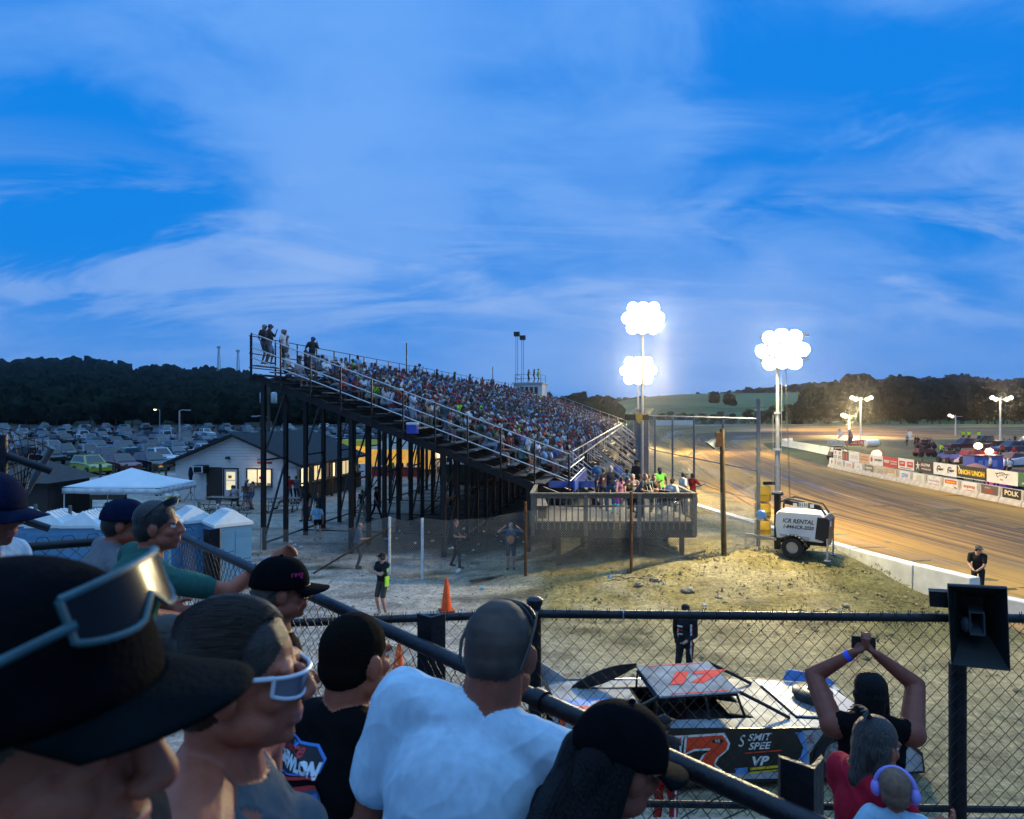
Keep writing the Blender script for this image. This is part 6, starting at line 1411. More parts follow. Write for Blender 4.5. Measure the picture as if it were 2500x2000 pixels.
def banner2(label, u0, u1, v0, v1, d, base, items):
    a, b = P(u0, v1, d), P(u1, v0, d); c = (a + b) / 2; w_ = b.x - a.x; h_ = b.z - a.z; t = thing('sign', label, 'sign', c); MB().box((0, 0.03, 0), (w_, .05, h_)).build('board', base, t)
    for x in (-w_ * .4, w_ * .4): MB().bar((x, .08, -h_ / 2), (x, .08, -c.z), .08, .08, up=(1, 0, 0)).build('post', OLDWOOD, t)
    for tx, sz, x, m_, fr_ in items:
        v, f = text_mesh(tx, sz * h_, .012 * h_, .05); xs_ = [p[0] for p in v]; wd = max(xs_) - min(xs_); sx = fr_ * w_ / wd; m2 = MB(); m2.add([(p[0] * sx + x * w_, p[1], 0) for p in v], f, 0, frame_M((0, -.004, 0), (1, 0, 0), (0, 0, 1))); m2.build('lettering', m_, t)
banner2('red sign reading LUCAS OIL beside the grass infield', 2064, 2110, 1075, 1088, 108, BR, [('LUCAS OIL', .78, 0, BW, .92)])
banner2('pale grey sign with small repeated lettering left of the red oil sign', 2020, 2062, 1075, 1087, 108, C3(.42, .42, .42), [('CRS CRS CRS', .6, 0, C3(.62, .62, .62), .9)])
tb = MB().lathe([(.05, 0), (.55, .1), (.6, .5), (.6, 1.9), (.5, 2.0), (.05, 2.0)], 16, M=Matrix.Rotation(R(90), 4, 'Y')).build('water_tank', WHITE, smooth=40); tb.location = P(2112, 1082, 107); tag(tb, 'white drum lying at the right end of the red oil sign', 'tank')
def feather(label, u, vt, vb, d, cols):
    b = P(u, vb, d); t = thing('feather_flag', label, 'flag', b); h = P(u, vt, d).z - b.z; mb = MB(); mb.tube([(0, 0, 0), (.05, 0, h * .8), (.3, 0, h)], .03, 5); mb.build('pole', GALV, t)
    n = 10; mb = MB()
    for k in range(n): z0, z1 = h * (.15 + .085 * k), h * (.15 + .085 * (k + 1)); w0, w1 = .75 * math.sin(.6 + 2.2 * k / n), .75 * math.sin(.6 + 2.2 * (k + 1) / n); mb.quad((.04, 0, z0), (.04 + w0, .06 * math.sin(k), z0 + .2), (.04 + w1, .06 * math.sin(k + 1), z1 + .2), (.04, 0, z1), 0 if k < n - len(cols) + 1 else 1)
    o = mb.build('cloth', cols, t); o.modifiers.new('t', 'SOLIDIFY').thickness = .02
feather('white feather flag with a red tip before the far straight', 2046, 1049, 1075, 110, [BW, BR]); feather('dark navy feather flag with pale script left of the oil sign', 2070, 1050, 1092, 104, [C3(.03, .03, .09)]); feather('thin red and white feather flag behind the man in blue', 2216, 1053, 1075, 118, [BW, BR])
fw = MB().box((0, 0, .9), (11, .4, 2.0)).build('far_wall', WHITE, bevel=.05); fw.location = P(1646, 1052, 196); fw.location.z = .9; tag(fw, 'short bright white wall at the far end of the bend', 'wall')

# ------------------------------------------------------------------ infield vehicles
def glow(label, p, r, col, strength, power):
    o = MB().ell((0, 0, 0), (r * .9, r * .5, r * .7), 12, 8).build('lit_lamp', mat('glow_%d' % int(col[1] * 1000), (1, .8, .5), .5, var=0, emit=strength, ecol=col), smooth=60); o.location = p; tag(o, label, 'lamp')
    l = bpy.data.objects.new('lamp_glow', bpy.data.lights.new('lamp_glow', 'POINT')); COL.objects.link(l); l.location = p + Vector((0, -.6, .2)); l.data.energy = power; l.data.color = col; l.data.shadow_soft_size = .2
glow('orange burning glow on top of a machine behind the barrier', P(2140, 1109, 74), .62, (1, .36, .04), 5, 900); glow('bright orange white light over the white race car', P(2388, 1089, 74), .5, (1, .55, .22), 7, 500); glow('second bright orange white light right of the blue pit cart', P(2415, 1102, 70), .45, (1, .5, .22), 7, 500)
def infield_vehicle(kind, label, u, d, rz, col):
    t = thing('pickup_truck' if kind == 'pickup' else 'utility_vehicle', label, 'truck' if kind == 'pickup' else 'vehicle', G(u, d, 0), R(rz))
    for nm, me, mk in CARMESH[kind]:
        o = bpy.data.objects.new(nm, me); COL.objects.link(o); o.parent = t; o.color = (*col, 1)
    return t
infield_vehicle('pickup', 'dark green pickup truck with people in its bed on the infield', 2408, 108, 170, (.02, .05, .03)); infield_vehicle('pickup', 'dark maroon pickup truck parked on the infield grass', 2362, 98, 175, (.10, .02, .03)); infield_vehicle('suv', 'dark blue trailer truck behind the second pit light', 2470, 92, 180, (.02, .03, .10)); infield_vehicle('suv', 'black vehicle cut off by the right picture edge', 2510, 104, 180, (.012, .012, .014))
def quad_bike(label, u, d, rz, col):
    t = thing('utility_buggy', label, 'buggy', G(u, d, 0), R(rz)); MB().box((0, 0, .75), (2.3, 1.2, .5), taper=.85).build('body', C3(*col), t, bevel=.06); mb = MB(); mb.tube([(-.9, -.5, .9), (-.7, -.5, 1.6), (.4, -.5, 1.6), (.9, -.5, .95)], .04, 5); mb.tube([(-.9, .5, .9), (-.7, .5, 1.6), (.4, .5, 1.6), (.9, .5, .95)], .04, 5); mb.build('roll_bar', BLACKST, t); MB().box((-.2, 0, 1.1), (.5, 1.0, .5)).build('seat', BLACKP, t)
    for x in (-.8, .8):
        for y in (-.6, .6): MB().lathe([(.08, -.12), (.33, -.12), (.36, 0), (.33, .12), (.08, .12)], 14, M=Matrix.Translation((x, y, .36)) @ Matrix.Rotation(R(90), 4, 'X')).build('wheel', RUBBER, t)
quad_bike('dark red buggy with riders in front of the far straight', 2262, 104, 5, (.12, .02, .03)); quad_bike('dark maroon buggy parked on the bare infield dirt', 2258, 86, 0, (.10, .015, .03)); quad_bike('blue four wheeler alone on the infield dirt', 2316, 76, 90, (.03, .06, .3)); quad_bike('dark buggy with a roof rack behind the first FK banner', 2048, 80, 0, (.02, .02, .03))
def simple_late(label, u, d, rz, cols):
    t = thing('race_car', label, 'race car', G(u, d, 0), R(rz)); a, b = cols
    MB().prism([(-2.5, .2), (-2.5, 1.0), (-.9, .98), (2.0, .70), (2.5, .45), (2.6, .15)], -.95, .95).build('body', C3(*a), t, bevel=.05); MB().prism([(-1.7, .98), (-.7, 1.36), (.5, 1.38), (.9, .84)], -.62, .62).build('roof', C3(*b), t, bevel=.03); MB().box((-.1, -.64, 1.13), (1.1, .02, .3)).build('window', BLACKP, t); MB().box((-2.4, 0, 1.15), (.3, 1.9, .25)).build('spoiler', C3(*b), t)
    MB().prism([(-1.0, .3), (-.9, .85), (.9, .72), (1.0, .3)], -.97, -.955).build('side_graphic', C3(*b), t)
    for x in (-1.6, 1.6):
        for y in (-.9, .9): MB().lathe([(.08, -.16), (.38, -.16), (.42, 0), (.38, .16), (.08, .16)], 16, M=Matrix.Translation((x, y, .42)) @ Matrix.Rotation(R(90), 4, 'X')).build('wheel', RUBBER, t)
simple_late('white and red late model race car under the orange light', 2368, 76, 185, ((.6, .58, .6), (.35, .03, .04))); simple_late('white and dark race car behind the men at the right edge', 2470, 72, 200, ((.55, .57, .62), (.03, .04, .08))); simple_late('pink race car partly hidden behind the green banner', 2500, 52, 190, ((.60, .05, .30), (.05, .02, .04)))
bc = thing('pit_cart', 'blue pit cart with pale stickers in front of the white race car', 'cart', G(2400, 65, 0), R(8)); MB().box((0, 0, .8), (3.0, 1.4, 1.4)).build('cabinet', C3(.04, .10, .45), bc, bevel=.04); MB().box((0, 0, 1.56), (3.1, 1.5, .1)).build('top', BLACKP, bc)
for x in (-.9, -.2, .6): MB().box((x, -.71, .85), (.45, .02, .6)).build('sticker', C3(.2, .3, .6), bc)
for x in (-1.1, 1.1): MB().lathe([(.05, -.06), (.22, -.06), (.22, .06), (.05, .06)], 12, M=Matrix.Translation((x, -.6, .2)) @ Matrix.Rotation(R(90), 4, 'X')).build('wheel', RUBBER, bc)
ub = thing('beach_umbrella', 'small striped orange and purple umbrella behind the UNOH banner', 'umbrella', G(2383, 50, 0)); mb = MB(); mb.lathe([(.02, 2.0), (.5, 1.85), (.95, 1.55), (.93, 1.52), (.4, 1.8)], 12); mb.build('canopy', C3(.45, .18, .12), ub, smooth=40); mb = MB(); mb.tube([(0, 0, 0), (0, 0, 2)], .02, 5); mb.build('pole', GALV, ub)
ir = 'people on the infield'
def ip(label, u, d, rz, shirt, pants=(.02, .02, .03), hat=None, dz=0, **kw):
    J = pose(1.78, **kw); mp(label, u, d, rz, dict(hat=hat, legs='pants'), zmats(shirt, pants), J, .04, loc=G(u, d, 0), group=ir, dz=dz)
LIME = (.50, .85, .02)
for a in (('man in light blue shirt standing before the thin feather flag', 2215, 112, 0, (.10, .25, .45)), ('first of two dark figures standing by the red buggy', 2235, 108, 20, (.03, .03, .03)), ('second of two dark figures leaning by the red buggy', 2241, 107, -30, (.02, .02, .02)), ('rider in blue seated at the right of the red buggy', 2270, 103, 90, (.03, .05, .2)),
          ('worker in lime jacket standing alone on the infield grass', 2299, 84, 10, LIME, (.03, .12, .16)), ('lone dark figure standing far right on the far straight', 2478, 112, 0, (.02, .02, .02)), ('worker in lime vest seen from behind over the black ALLSTAR banner', 2299, 55, 0, (.45, .75, .03)), ('person in orange shirt left of the UNOH banner', 2344, 50, -60, (.65, .14, .02), (.03, .03, .03), 'cap'),
          ('worker in lime shirt behind the umbrella', 2382, 54, 10, LIME), ('dark figure crouching between the two black banners', 2250, 58, 30, (.015, .015, .015)), ('man in white shirt bending over at the blue cart', 2418, 62, 70, (.55, .56, .6)), ('man in pale blue tee right of the blue cart', 2455, 60, 40, (.3, .4, .5)), ('man in white tee with back turned beside the pale blue tee man', 2466, 59, 10, (.55, .57, .62)),
          ('dark figure standing behind the white crest banner', 2407, 50, 160, (.015, .015, .018)), ('dark figure stooping at the right behind the crest banner', 2434, 49, 120, (.012, .012, .012)), ('worker in lime shirt bent beside the pink race car', 2477, 48, -70, LIME), ('person in red shirt standing behind the parked trailer truck', 2447, 84, 0, (.35, .03, .03)), ('person in red jacket beside the white car at the right', 2476, 78, 0, (.3, .02, .03)),
          ('mechanic in black kneeling before the white race car', 2375, 68, 90, (.015, .015, .015))): ip(*a[:4], a[4], *a[5:])
for a in (('worker in lime vest sitting in the front of the pickup bed', 2352, 107, 0, LIME), ('worker in lime vest sitting on the cab side of the pickup bed', 2366, 107, 0, LIME), ('worker in lime vest leaning over the side of the green pickup', 2390, 106, 0, LIME)): ip(*a, dz=.9)

# ------------------------------------------------------------------ people on and around the deck and walkway
dr = 'people on the viewing deck and walkway'; DKZ = 2.0
def dp(label, u, d, z, rz, shirt, pants=(.03, .035, .06), o=None, J=None, hair='brown', **zk): return mp(label, u, d, rz, o or {}, zmats(shirt, pants, hair=hair, **zk), J or pose(), .02, loc=G(u, d, z), group=dr)
dp('man in grey tee leaning his arms over the deck railing', 1560, 24.75, DKZ, 205, (.06, .065, .07), (.05, .05, .06), dict(belly=.04, sleeve='short'), pose(1.72, lean=34, twist=20, la=(.10, .46, -.04), ra=(.22, .42, -.10), yaw=-25, pitch=-18))
dp('woman with long dark hair behind the man at the deck railing', 1533, 25.1, DKZ, 215, (.02, .02, .022), (.02, .02, .03), dict(fem=1, hair='long', sleeve='none'), pose(1.66, sit=.6, la=(-.3, .2, .05), ra=(.1, .3, -.25), yaw=-10), hair='black')
dp('person in dark tee seated right of the railing man with a pink band', 1583, 25.4, DKZ, 160, (.015, .015, .02), (.02, .02, .03), dict(hat='cap'), pose(1.75, sit=.6, lean=10, la=(-.3, .35, -.1), ra=(.2, .3, -.2)))
dp('man in lime sleeveless top standing against the catch fence', 1611, 27.6, 1.75, 190, (.22, .80, .10), (.03, .04, .1), dict(sleeve='none', beard=1), pose(1.86, la=(-.22, .12, -.42), ra=(.1, .25, -.2)), hair='black', skin=SKIN3)
dp('man in white tee and grey cap facing the fence', 1668, 27.2, 1.65, -80, (.52, .53, .55), (.03, .05, .12), dict(hat='cap', beard=1), pose(1.82, la=(-.2, .15, -.45), ra=(.2, .2, -.42), pitch=8), hair='black', skin=SKIN3, hat=(.12, .13, .15))
dp('boy in dark red shirt holding the catch fence', 1691, 27.6, 1.75, -60, (.22, .015, .02), (.02, .02, .03), dict(hair='short'), pose(1.62, ra=(.3, .35, -.15), la=(-.1, .3, -.3)), hair='black', skin=SKIN3)
dp('wheelchair user in white tee and black cap', 1640, 25.2, DKZ, -50, (.50, .50, .50), (.02, .02, .03), dict(hat='back', legs='pants'), pose(1.72, sit=.5, lean=4, la=(-.25, .2, -.3), ra=(.25, .2, -.3)))
dp('tall man in black tee and black cap standing at the ramp', 1553, 28.6, DKZ - .03, -65, (.012, .014, .02), (.02, .02, .03), dict(hat='cap', belly=.03), pose(1.86, la=(-.15, .2, -.4), ra=(.15, .2, -.4)), skin=SKIN2)
dp('woman in cream tank top with a long dark braid walking away', 1530, 30.6, 1.6, 0, (.42, .40, .34), (.03, .04, .08), dict(fem=1, sleeve='none', hair='pony'), pose(1.7), hair='black', skin=SKIN3)
dp('man in dark navy printed tee and jeans seen from behind on the deck', 1491, 26.3, DKZ, 5, (.015, .02, .04), (.05, .10, .2), dict(belly=.04), pose(1.76, la=(-.30, .05, -.35), ra=(.30, .05, -.35)), hair='grey')
dp('man in blue denim shirt standing at the stairs', 1462, 27.4, DKZ + .1, -20, (.04, .13, .28), (.03, .04, .07), dict(hat='cap'), pose(1.78, **HANDS))
dp('child with short hair beside the navy printed tee man', 1473, 27.0, DKZ, 0, (.05, .04, .06), (.05, .05, .08), dict(), pose(1.62))
dp('girl with dark ponytail seated low on the deck', 1517, 26.0, DKZ, 10, (.45, .20, .28), (.1, .1, .14), dict(fem=1, hair='pony'), pose(1.5, sit=.6), hair='black')
dp('small child in pink and turquoise crouching on the deck', 1508, 25.6, DKZ, 150, (.5, .1, .4), (.05, .4, .5), dict(hs=1.15), pose(1.05, sit=.3))
dp('grey haired person seated behind the railing man', 1545, 26.0, DKZ, 170, (.25, .2, .22), (.03, .03, .05), dict(hair='short'), pose(1.7, sit=.6), hair='grey')
dp('woman in dark top with crutches seated on the deck', 1597, 25.9, DKZ, 180, (.10, .06, .06), (.03, .03, .05), dict(fem=1, hair='long', sleeve='none'), pose(1.7, sit=.6), hair='black')
wc = thing('wheelchair', 'wheelchair with a large pale rimmed wheel behind the pickets', 'wheelchair', G(1634, 24.75, DKZ), R(40))
for s in (-.3, .3):
    M = Matrix.Translation((0, s, .31)) @ Matrix.Rotation(R(90), 4, 'X'); mb = MB(); n = 28; mb.tube([M @ Vector((.30 * math.cos(6.2832 * k / n), .30 * math.sin(6.2832 * k / n), 0)) for k in range(n + 1)], .016, 6)
    for k in range(8): mb.tube([M @ Vector((0, 0, 0)), M @ Vector((.3 * math.cos(k * .785), .3 * math.sin(k * .785), 0))], .003, 3)
    mb.build('wheel', CHROME, wc)
MB().box((0, 0, .48), (.45, .5, .06)).build('seat', BLACKP, wc); MB().box((-.24, 0, .75), (.05, .5, .5)).build('backrest', BLACKP, wc); mb = MB(); mb.tube([(-.25, -.26, .95), (-.25, -.26, .3), (.4, -.26, .15)], .015, 5); mb.tube([(-.25, .26, .95), (-.25, .26, .3), (.4, .26, .15)], .015, 5); mb.build('frame', CHROME, wc)
cr = MB()
for q in (-.09, .09): cr.tube([(q * .6, 0, .0), (q, .0, .55), (q * 1.2, .05, 1.25)], .014, 5)
cr.box((0, .05, 1.26), (.26, .05, .05)); 
for z in (.75, .95): cr.bar((-.1, .03, z), (.1, .03, z), .03, .03)
co = cr.build('crutch', C3(.3, .45, .35)); co.location = G(1600, 25.0, DKZ); co.rotation_euler = (0, R(-10), 0); tag(co, 'pale green crutch leaning against the lime topped man', 'crutch')
for k, (u, d, c, l) in enumerate(((1543, 74, (.012, .012, .014), 'man in black with shorts walking down the empty walkway'), (1520, 52, (.03, .05, .09), 'person standing by the blue barrel at the foot of the stairs'), (1515, 62, (.02, .02, .02), 'first distant figure by the stair handrails'), (1526, 66, (.02, .02, .025), 'second distant figure by the stair handrails'), (1527, 88, (.02, .02, .02), 'pair member far down the walkway, left'), (1537, 92, (.03, .02, .02), 'pair member far down the walkway, right'))):
    mp(l, u, d, 0, dict(legs='shorts' if k == 0 else 'pants', hat='cap'), zmats(c, (.04, .05, .07)), pose(1.8, step=.15), .03, loc=G(u, d), group=dr)
bb = MB().lathe([(.05, 0), (.3, .02), (.3, .9), (.28, .95), (.05, .95)], 16).build('barrel', BLUEB, smooth=40); bb.location = G(1509, 50); tag(bb, 'blue barrel standing at the edge of the walkway', 'barrel')
# pit side people
pr_ = 'officials and drivers on the pit side'
ARMX = dict(la=(.14, .23, -.19), ra=(-.12, .27, -.22), lp=(-.9, .1, -.6), rp=(.9, .1, -.6))
of = person('official in black shirt with lime stripes and headphones, arms crossed', G(934, 19.9), R(-28) * 0 + 150, pose(1.80, yaw=-55, **ARMX), dict(hat='cap', phones=1, legs='shorts', belly=.03), zmats((.015, .015, .017), (.055, .055, .05), shoe=(.25, .22, .2)), pr_, .014)
def stripe(root, pts, m, nm): MB().tube(pts, .016, 6).build(nm, m, root)
LIMEM = C3(.35, .75, .05)
bo = [c for c in of.children][0]
MB().prism([(-.20, 1.12), (-.165, 1.12), (-.16, .86), (-.188, .84)], -.06, .10).build('lime_side_panel', LIMEM, of)
for s in (-1, 1): mb = MB(); mb.bar((s * .17, .03, 1.475), (s * .25, .075, 1.27), .045, .03); mb.build('lime_stripe', LIMEM, of)
rw = person('white haired man in blue shirt gripping the wire fence with raised hands', G(1247, 24.6), 180, pose(1.70, la=(-.27, .22, .16), ra=(.27, .22, .16), lp=(-1, 0, -.5), rp=(1, 0, -.5), wid=1.1), dict(belly=.07, legs='shorts', hair='buzz'), zmats((.03, .07, .12), (.06, .06, .065), hair='grey', skin=SKIN), pr_, .018)
v_, f_ = [], []; m2 = MB(); m2.ell((0, .235, 1.10), (.13, .02, .15), 14, 8); m2.build('orange_print', C3(.50, .17, .05), rw)
person('officer in dark uniform walking behind the wire fence', G(1112, 25.8), -110, pose(1.84, step=.22, la=(-.2, .2, -.35), ra=(.1, .3, -.3)), dict(legs='pants', hair='buzz', beard=0), zmats((.014, .015, .018), (.014, .014, .016), skin=SKIN2), pr_, .02)
dv = person('driver in black race suit with red and white side stripes', G(1673, 14.6), 150, pose(1.80, yaw=30, la=(-.1, .26, -.36), ra=(.17, .02, -.52), step=.05), dict(sleeve='long', legs='pants', hat='cap', sleevez=1), zmats((.014, .014, .016), (.014, .014, .016), sleeve=(.014, .014, .016)), pr_, .012)
for m_, o_ in ((C3(.40, .02, .02), 0), (BW, .028)): 
    mb = MB(); mb.bar((-.165 + o_ * .4, .085 + o_, 1.38), (-.168 + o_ * .4, .085 + o_, .92), .03, .03); mb.bar((-.155 + o_ * .4, .07 + o_, .90), (-.165 + o_ * .2, .06 + o_, .2), .03, .03); mb.build('side_stripe', m_, dv)
for k in range(3): MB().box((.08, .128, 1.32 - k * .08), (.11, .012, .03)).build('chest_patch', [BW, BR, C3(.4, .4, .42)][k], dv)
ms = person('marshal in striped black, red and yellow shirt leaning on the white wall', G(2388, 21.3, .0), 140, pose(1.78, lean=16, la=(-.05, .36, -.30), ra=(.1, .36, -.28), yaw=50), dict(hat='cap', phones=1, legs='pants'), zmats((.02, .018, .018), (.02, .02, .02), hat=(.08, .08, .07)), pr_, .014)
for m_, x in ((C3(.6, .42, .02), -.10), (C3(.4, .03, .02), -.06), (C3(.6, .42, .02), .10)): mb = MB(); mb.bar((x, -.045, 1.36), (x, -.115, .98), .03, .03); mb.build('shirt_stripe', m_, ms)
CONE = mat('cone_orange', (.75, .085, .012), .6, var=.12, vs=6)
def cone(label, loc, h, tilt=0):
    t = thing('traffic_cone', label, 'traffic cone', loc); t.rotation_euler = (0, R(tilt), .3); MB().box((0, 0, .025), (.42, .42, .05)).build('base', mat('cone_base', (.28, .06, .02), .8, var=.3), t, bevel=.01); MB().lathe([(.16, .05), (.155, .08), (.05, h - .06), (.035, h), (.01, h)], 20).build('cone_body', CONE, t, smooth=40)
cone('tall orange traffic cone standing in the open pit lane', G(1090, 20.2), .97); cone('orange traffic cone seen through the nearer wire fence', G(968, 14.6), .95, 4)
LIT = mat('litter', (.5, .5, .5), .7, var=.2)
for k in range(58):
    if k < 46: u, d = rnd.uniform(690, 1290), rnd.uniform(27.5, 34)
    else: u, d = rnd.choice([(1180, 22.5), (1620, 22.0), (1490, 22.5), (1245, 21), (1120, 25), (700, 25), (820, 23.5), (1900, 21.8), (2080, 19.5), (1720, 20.5), (1000, 22.6), (890, 22)])
    p = G(u, d); s = rnd.uniform(.04, .10); mb = MB(); mb.ell((0, 0, s * .4), (s * rnd.uniform(.8, 1.6), s, s * .5), 7, 5); o = mb.build('paper_scrap', C3(*rnd.choice([(.5, .5, .5), (.35, .45, .5), (.6, .6, .6), (.2, .35, .4)]))); o.location = p; o.rotation_euler = (rnd.random(), rnd.random(), rnd.random() * 6); tag(o, 'small pale scrap of litter lying on the trodden dirt', 'litter', 'scattered paper scraps')
pl = MB().box((0, 0, .06), (1.6, .14, .05)).build('plank', WOOD); pl.location = G(1850, 23.6) + Vector((-2.4, .3, .05)); pl.rotation_euler = (0, R(-9), R(18)); tag(pl, 'weathered plank lying below the catch fence', 'plank')
pl = MB().box((0, 0, .04), (1.3, .12, .06)).build('plank', OLDWOOD); pl.location = G(1188, 23.6); pl.rotation_euler = (0, 0, R(35)); tag(pl, 'short plank lying by the man at the wire fence', 'plank')
for k, (u, d, s) in enumerate(((1680, 21.5, .22), (1600, 22.2, .16), (1560, 21.9, .13), (1755, 21.0, .12), (2065, 20.5, .1), (1905, 21.2, .1))):
    bm = MB(); v, f = UC[k % 6]; bm.add([(p[0] * s, p[1] * s * .8, p[2] * s * .55) for p in v], [tuple(q) for q in f]); o = bm.build('rock', mat('rock_tan', (.26, .22, .15), .9, var=.3, vs=9), smooth=0); o.location = G(u, d); tag(o, f'{ordw(k)} lump of tan dirt rock scattered on the mound', 'rock', 'rocks on the mound')
mb = MB(); r2 = random.Random(5)
for k in range(16):
    a = r2.random() * 6.28; x, y = r2.uniform(-.9, .9), r2.uniform(-.3, .3); l = r2.uniform(.2, .6); mb.tube([(x, y, .02), (x + math.cos(a) * l * .5, y + math.sin(a) * l * .3, .08), (x + math.cos(a) * l, y + math.sin(a) * l * .5, .03)], .012, 4)
for k, u in enumerate((2010, 1560)):
    o = bpy.data.objects.new('dead_branches', (mb.build('dead_branches', OLDWOOD) if k == 0 else o).data); 
    if k == 0: [bpy.data.objects.remove(q) for q in list(bpy.data.objects) if q.name == 'dead_branches' and not q.get('label') and q is not o]
    COL.objects.link(o); o.location = G(u, 20.0 if k == 0 else 22.3); tag(o, ['dead twigs lying on the front of the lit mound', 'dead twigs lying in front of the deck fence'][k], 'branches')

# loose clods and dry tufts over the pit and the mound
V = []; Fc = []; o_n = 0; r3 = random.Random(9); v0 = np.array([(1, 0, 0), (-1, 0, 0), (0, 1, 0), (0, -1, 0), (0, 0, 1), (0, 0, -.6)], float); f0 = np.array([(0, 2, 4), (2, 1, 4), (1, 3, 4), (3, 0, 4), (2, 0, 5), (1, 2, 5), (3, 1, 5), (0, 3, 5)])
for k in range(5200):
    if k < 3600: x, y = r3.uniform(1, 12.5), r3.uniform(17.8, 25.5)
    else: x, y = r3.uniform(-13, 13), r3.uniform(12, 27)
    if noise.noise(Vector((x * .8, y * .8, 4))) < r3.uniform(-.45, .25): continue
    s = r3.uniform(.012, .04) * (1.9 if r3.random() < .06 else 1); a = r3.random() * 6.28; c, q = math.cos(a), math.sin(a); j = v0 * np.array([s * r3.uniform(.8, 1.6), s, s * r3.uniform(.5, .9)]) * np.array([[r3.uniform(.7, 1.3)] for _ in range(6)])
    V.append(np.stack([j[:, 0] * c - j[:, 1] * q + x, j[:, 0] * q + j[:, 1] * c + y, j[:, 2] + gz(x, y) + s * .25], 1)); Fc.append(f0 + o_n); o_n += 6
me = bpy.data.meshes.new('dirt_clods'); me.from_pydata(np.concatenate(V).tolist(), [], np.concatenate(Fc).tolist()); me.materials.append(mat('clod_soil', (.19, .155, .085), .95, var=.5, vs=5)); ob = bpy.data.objects.new('dirt_clods', me); COL.objects.link(ob); tag(ob, 'loose dirt clods scattered over the mound and pit lane', 'dirt', kind='stuff')
gb_ = MB()
for k in range(2600):
    z_ = r3.random()
    if z_ < .45: x = r3.uniform(8.5, 12.6); y = r3.uniform(17.5, 24)
    elif z_ < .7: x, y = r3.uniform(2, 9.5), r3.uniform(22.6, 26)
    else: x, y = r3.uniform(-12, 0), r3.uniform(25.5, 30)
    if noise.noise(Vector((x * .9, y * .9, 14))) < r3.uniform(-.2, .35): continue
    b = Vector((x, y, gz(x, y) - .02)); h = r3.uniform(.04, .13)
    for q in range(4): a = r3.random() * 6.28; d = Vector((math.cos(a), math.sin(a), 0)); e = Vector((-d.y, d.x, 0)) * .008; t = b + d * h * .7 + Vector((0, 0, h)); gb_.add([b - e + d * .01, b + e + d * .01, t], [(0, 1, 2)])
tag(gb_.build('grass', mat('dry_tufts', (.075, .075, .028), .95, var=.5, vs=2)), 'thin dry grass tufts around the mound and the fence foot', 'grass', kind='stuff')
ck = thing('cooler', 'blue and white drinks cooler hanging at the near edge of the grandstand', 'cooler', SW(5.45, -.25, zrow(5.45) + .02), SROT); MB().box((0, 0, .18), (.42, .32, .36)).build('cooler_body', C3(.03, .06, .35), ck, bevel=.03); MB().box((0, 0, .40), (.44, .34, .09)).build('lid', BW, ck, bevel=.02)
# ------------------------------------------------------------------ dirt race car parked behind the fence
rc = thing('race_car', 'muddy grey dirt race car with red orange number 17 parked behind the fence', 'race car', Vector((3.55, 11.75, 0)), R(5.5))
SILV = mat('dull_silver_body', (.24, .25, .265), .6, .25, var=.45, vs=2.2, bump=.12, bs=7); CBLK = mat('gloss_black_body', (.012, .012, .015), .3, var=.5, vs=3, coat=.3); CBLU = mat('light_blue_body', (.10, .24, .55), .35, var=.3, vs=4); CWHT = mat('dusty_white_body', (.30, .32, .35), .45, var=.35, vs=4)
ORED = mat('orange_red_vinyl', (.72, .055, .015), .4, var=.12); PINKR = mat('roof_red_vinyl', (.75, .07, .06), .8, spec=.08, var=.1); CYEL = C3(.6, .42, .02); DKIN = mat('dark_cockpit', (.008, .008, .009), .8, var=.3)
ZT = 1.0
side = [(-2.85, .28), (-2.85, 1.02), (-1.5, .98), (.6, .90), (1.2, .86), (1.25, .55)]
def arch(cx, r, a0, a1, n=9): return [(cx + r * math.cos(a0 + (a1 - a0) * i / n), .34 + r * math.sin(a0 + (a1 - a0) * i / n)) for i in range(n + 1)]
fw_x, rw_x, WR = 1.47, -1.62, .42
prof = [(-2.85, .22), (-2.88, 1.02), (-1.4, .98), (1.0, .90), (2.5, .74), (2.86, .42), (2.9, .10), (fw_x + .44, .10)] + arch(fw_x, .46, -.5, math.pi + .5) + [(fw_x - .44, .10), (rw_x + .5, .08)] + arch(rw_x, .48, -.6, math.pi + .6) + [(rw_x - .5, .1)]
for s, nm in ((-1, 'side_panel'), (1, 'side_panel')): MB().prism(prof, s * 1.0 - .02, s * 1.0 + .02).build(nm, CBLK, rc)
mb = MB()
def slab(x0, x1, z0, z1, y0, y1, th=.03, mi=0, m=None):
    mm = m or mb; mm.add([(x0, y0, z0), (x1, y0, z1), (x1, y1, z1), (x0, y1, z0), (x0, y0, z0 - th), (x1, y0, z1 - th), (x1, y1, z1 - th), (x0, y1, z0 - th)], [(0, 1, 2, 3), (7, 6, 5, 4), (0, 4, 5, 1), (1, 5, 6, 2), (2, 6, 7, 3), (3, 7, 4, 0)], mi)
slab(-2.85, -1.45, 1.0, .965, -.98, .98); slab(-1.45, .25, .965, .93, -.98, -.66); slab(-1.45, .25, .965, .93, .66, .98); slab(.25, .95, .93, .895, -.98, .98)
mb.build('deck', SILV, rc, bevel=.01)
m2 = MB(); slab(.97, 2.35, .93, .80, -.64, .64, m=m2); m2.build('hood', mat('bright_hood', (.42, .42, .42), .28, .55, var=.25, vs=2), rc, bevel=.012)
for s in (-1, 1): m2 = MB(); a, b = sorted((s * .66, s * .98)); slab(.96, 2.5, .895, .75, a, b, m=m2); m2.build('fender_top', CWHT, rc, bevel=.01)
m2 = MB(); slab(2.37, 2.78, .78, .48, -.98, .98, m=m2); slab(2.78, 3.0, .47, .12, -.9, .9, m=m2); m2.build('nose', CWHT, rc, bevel=.02)
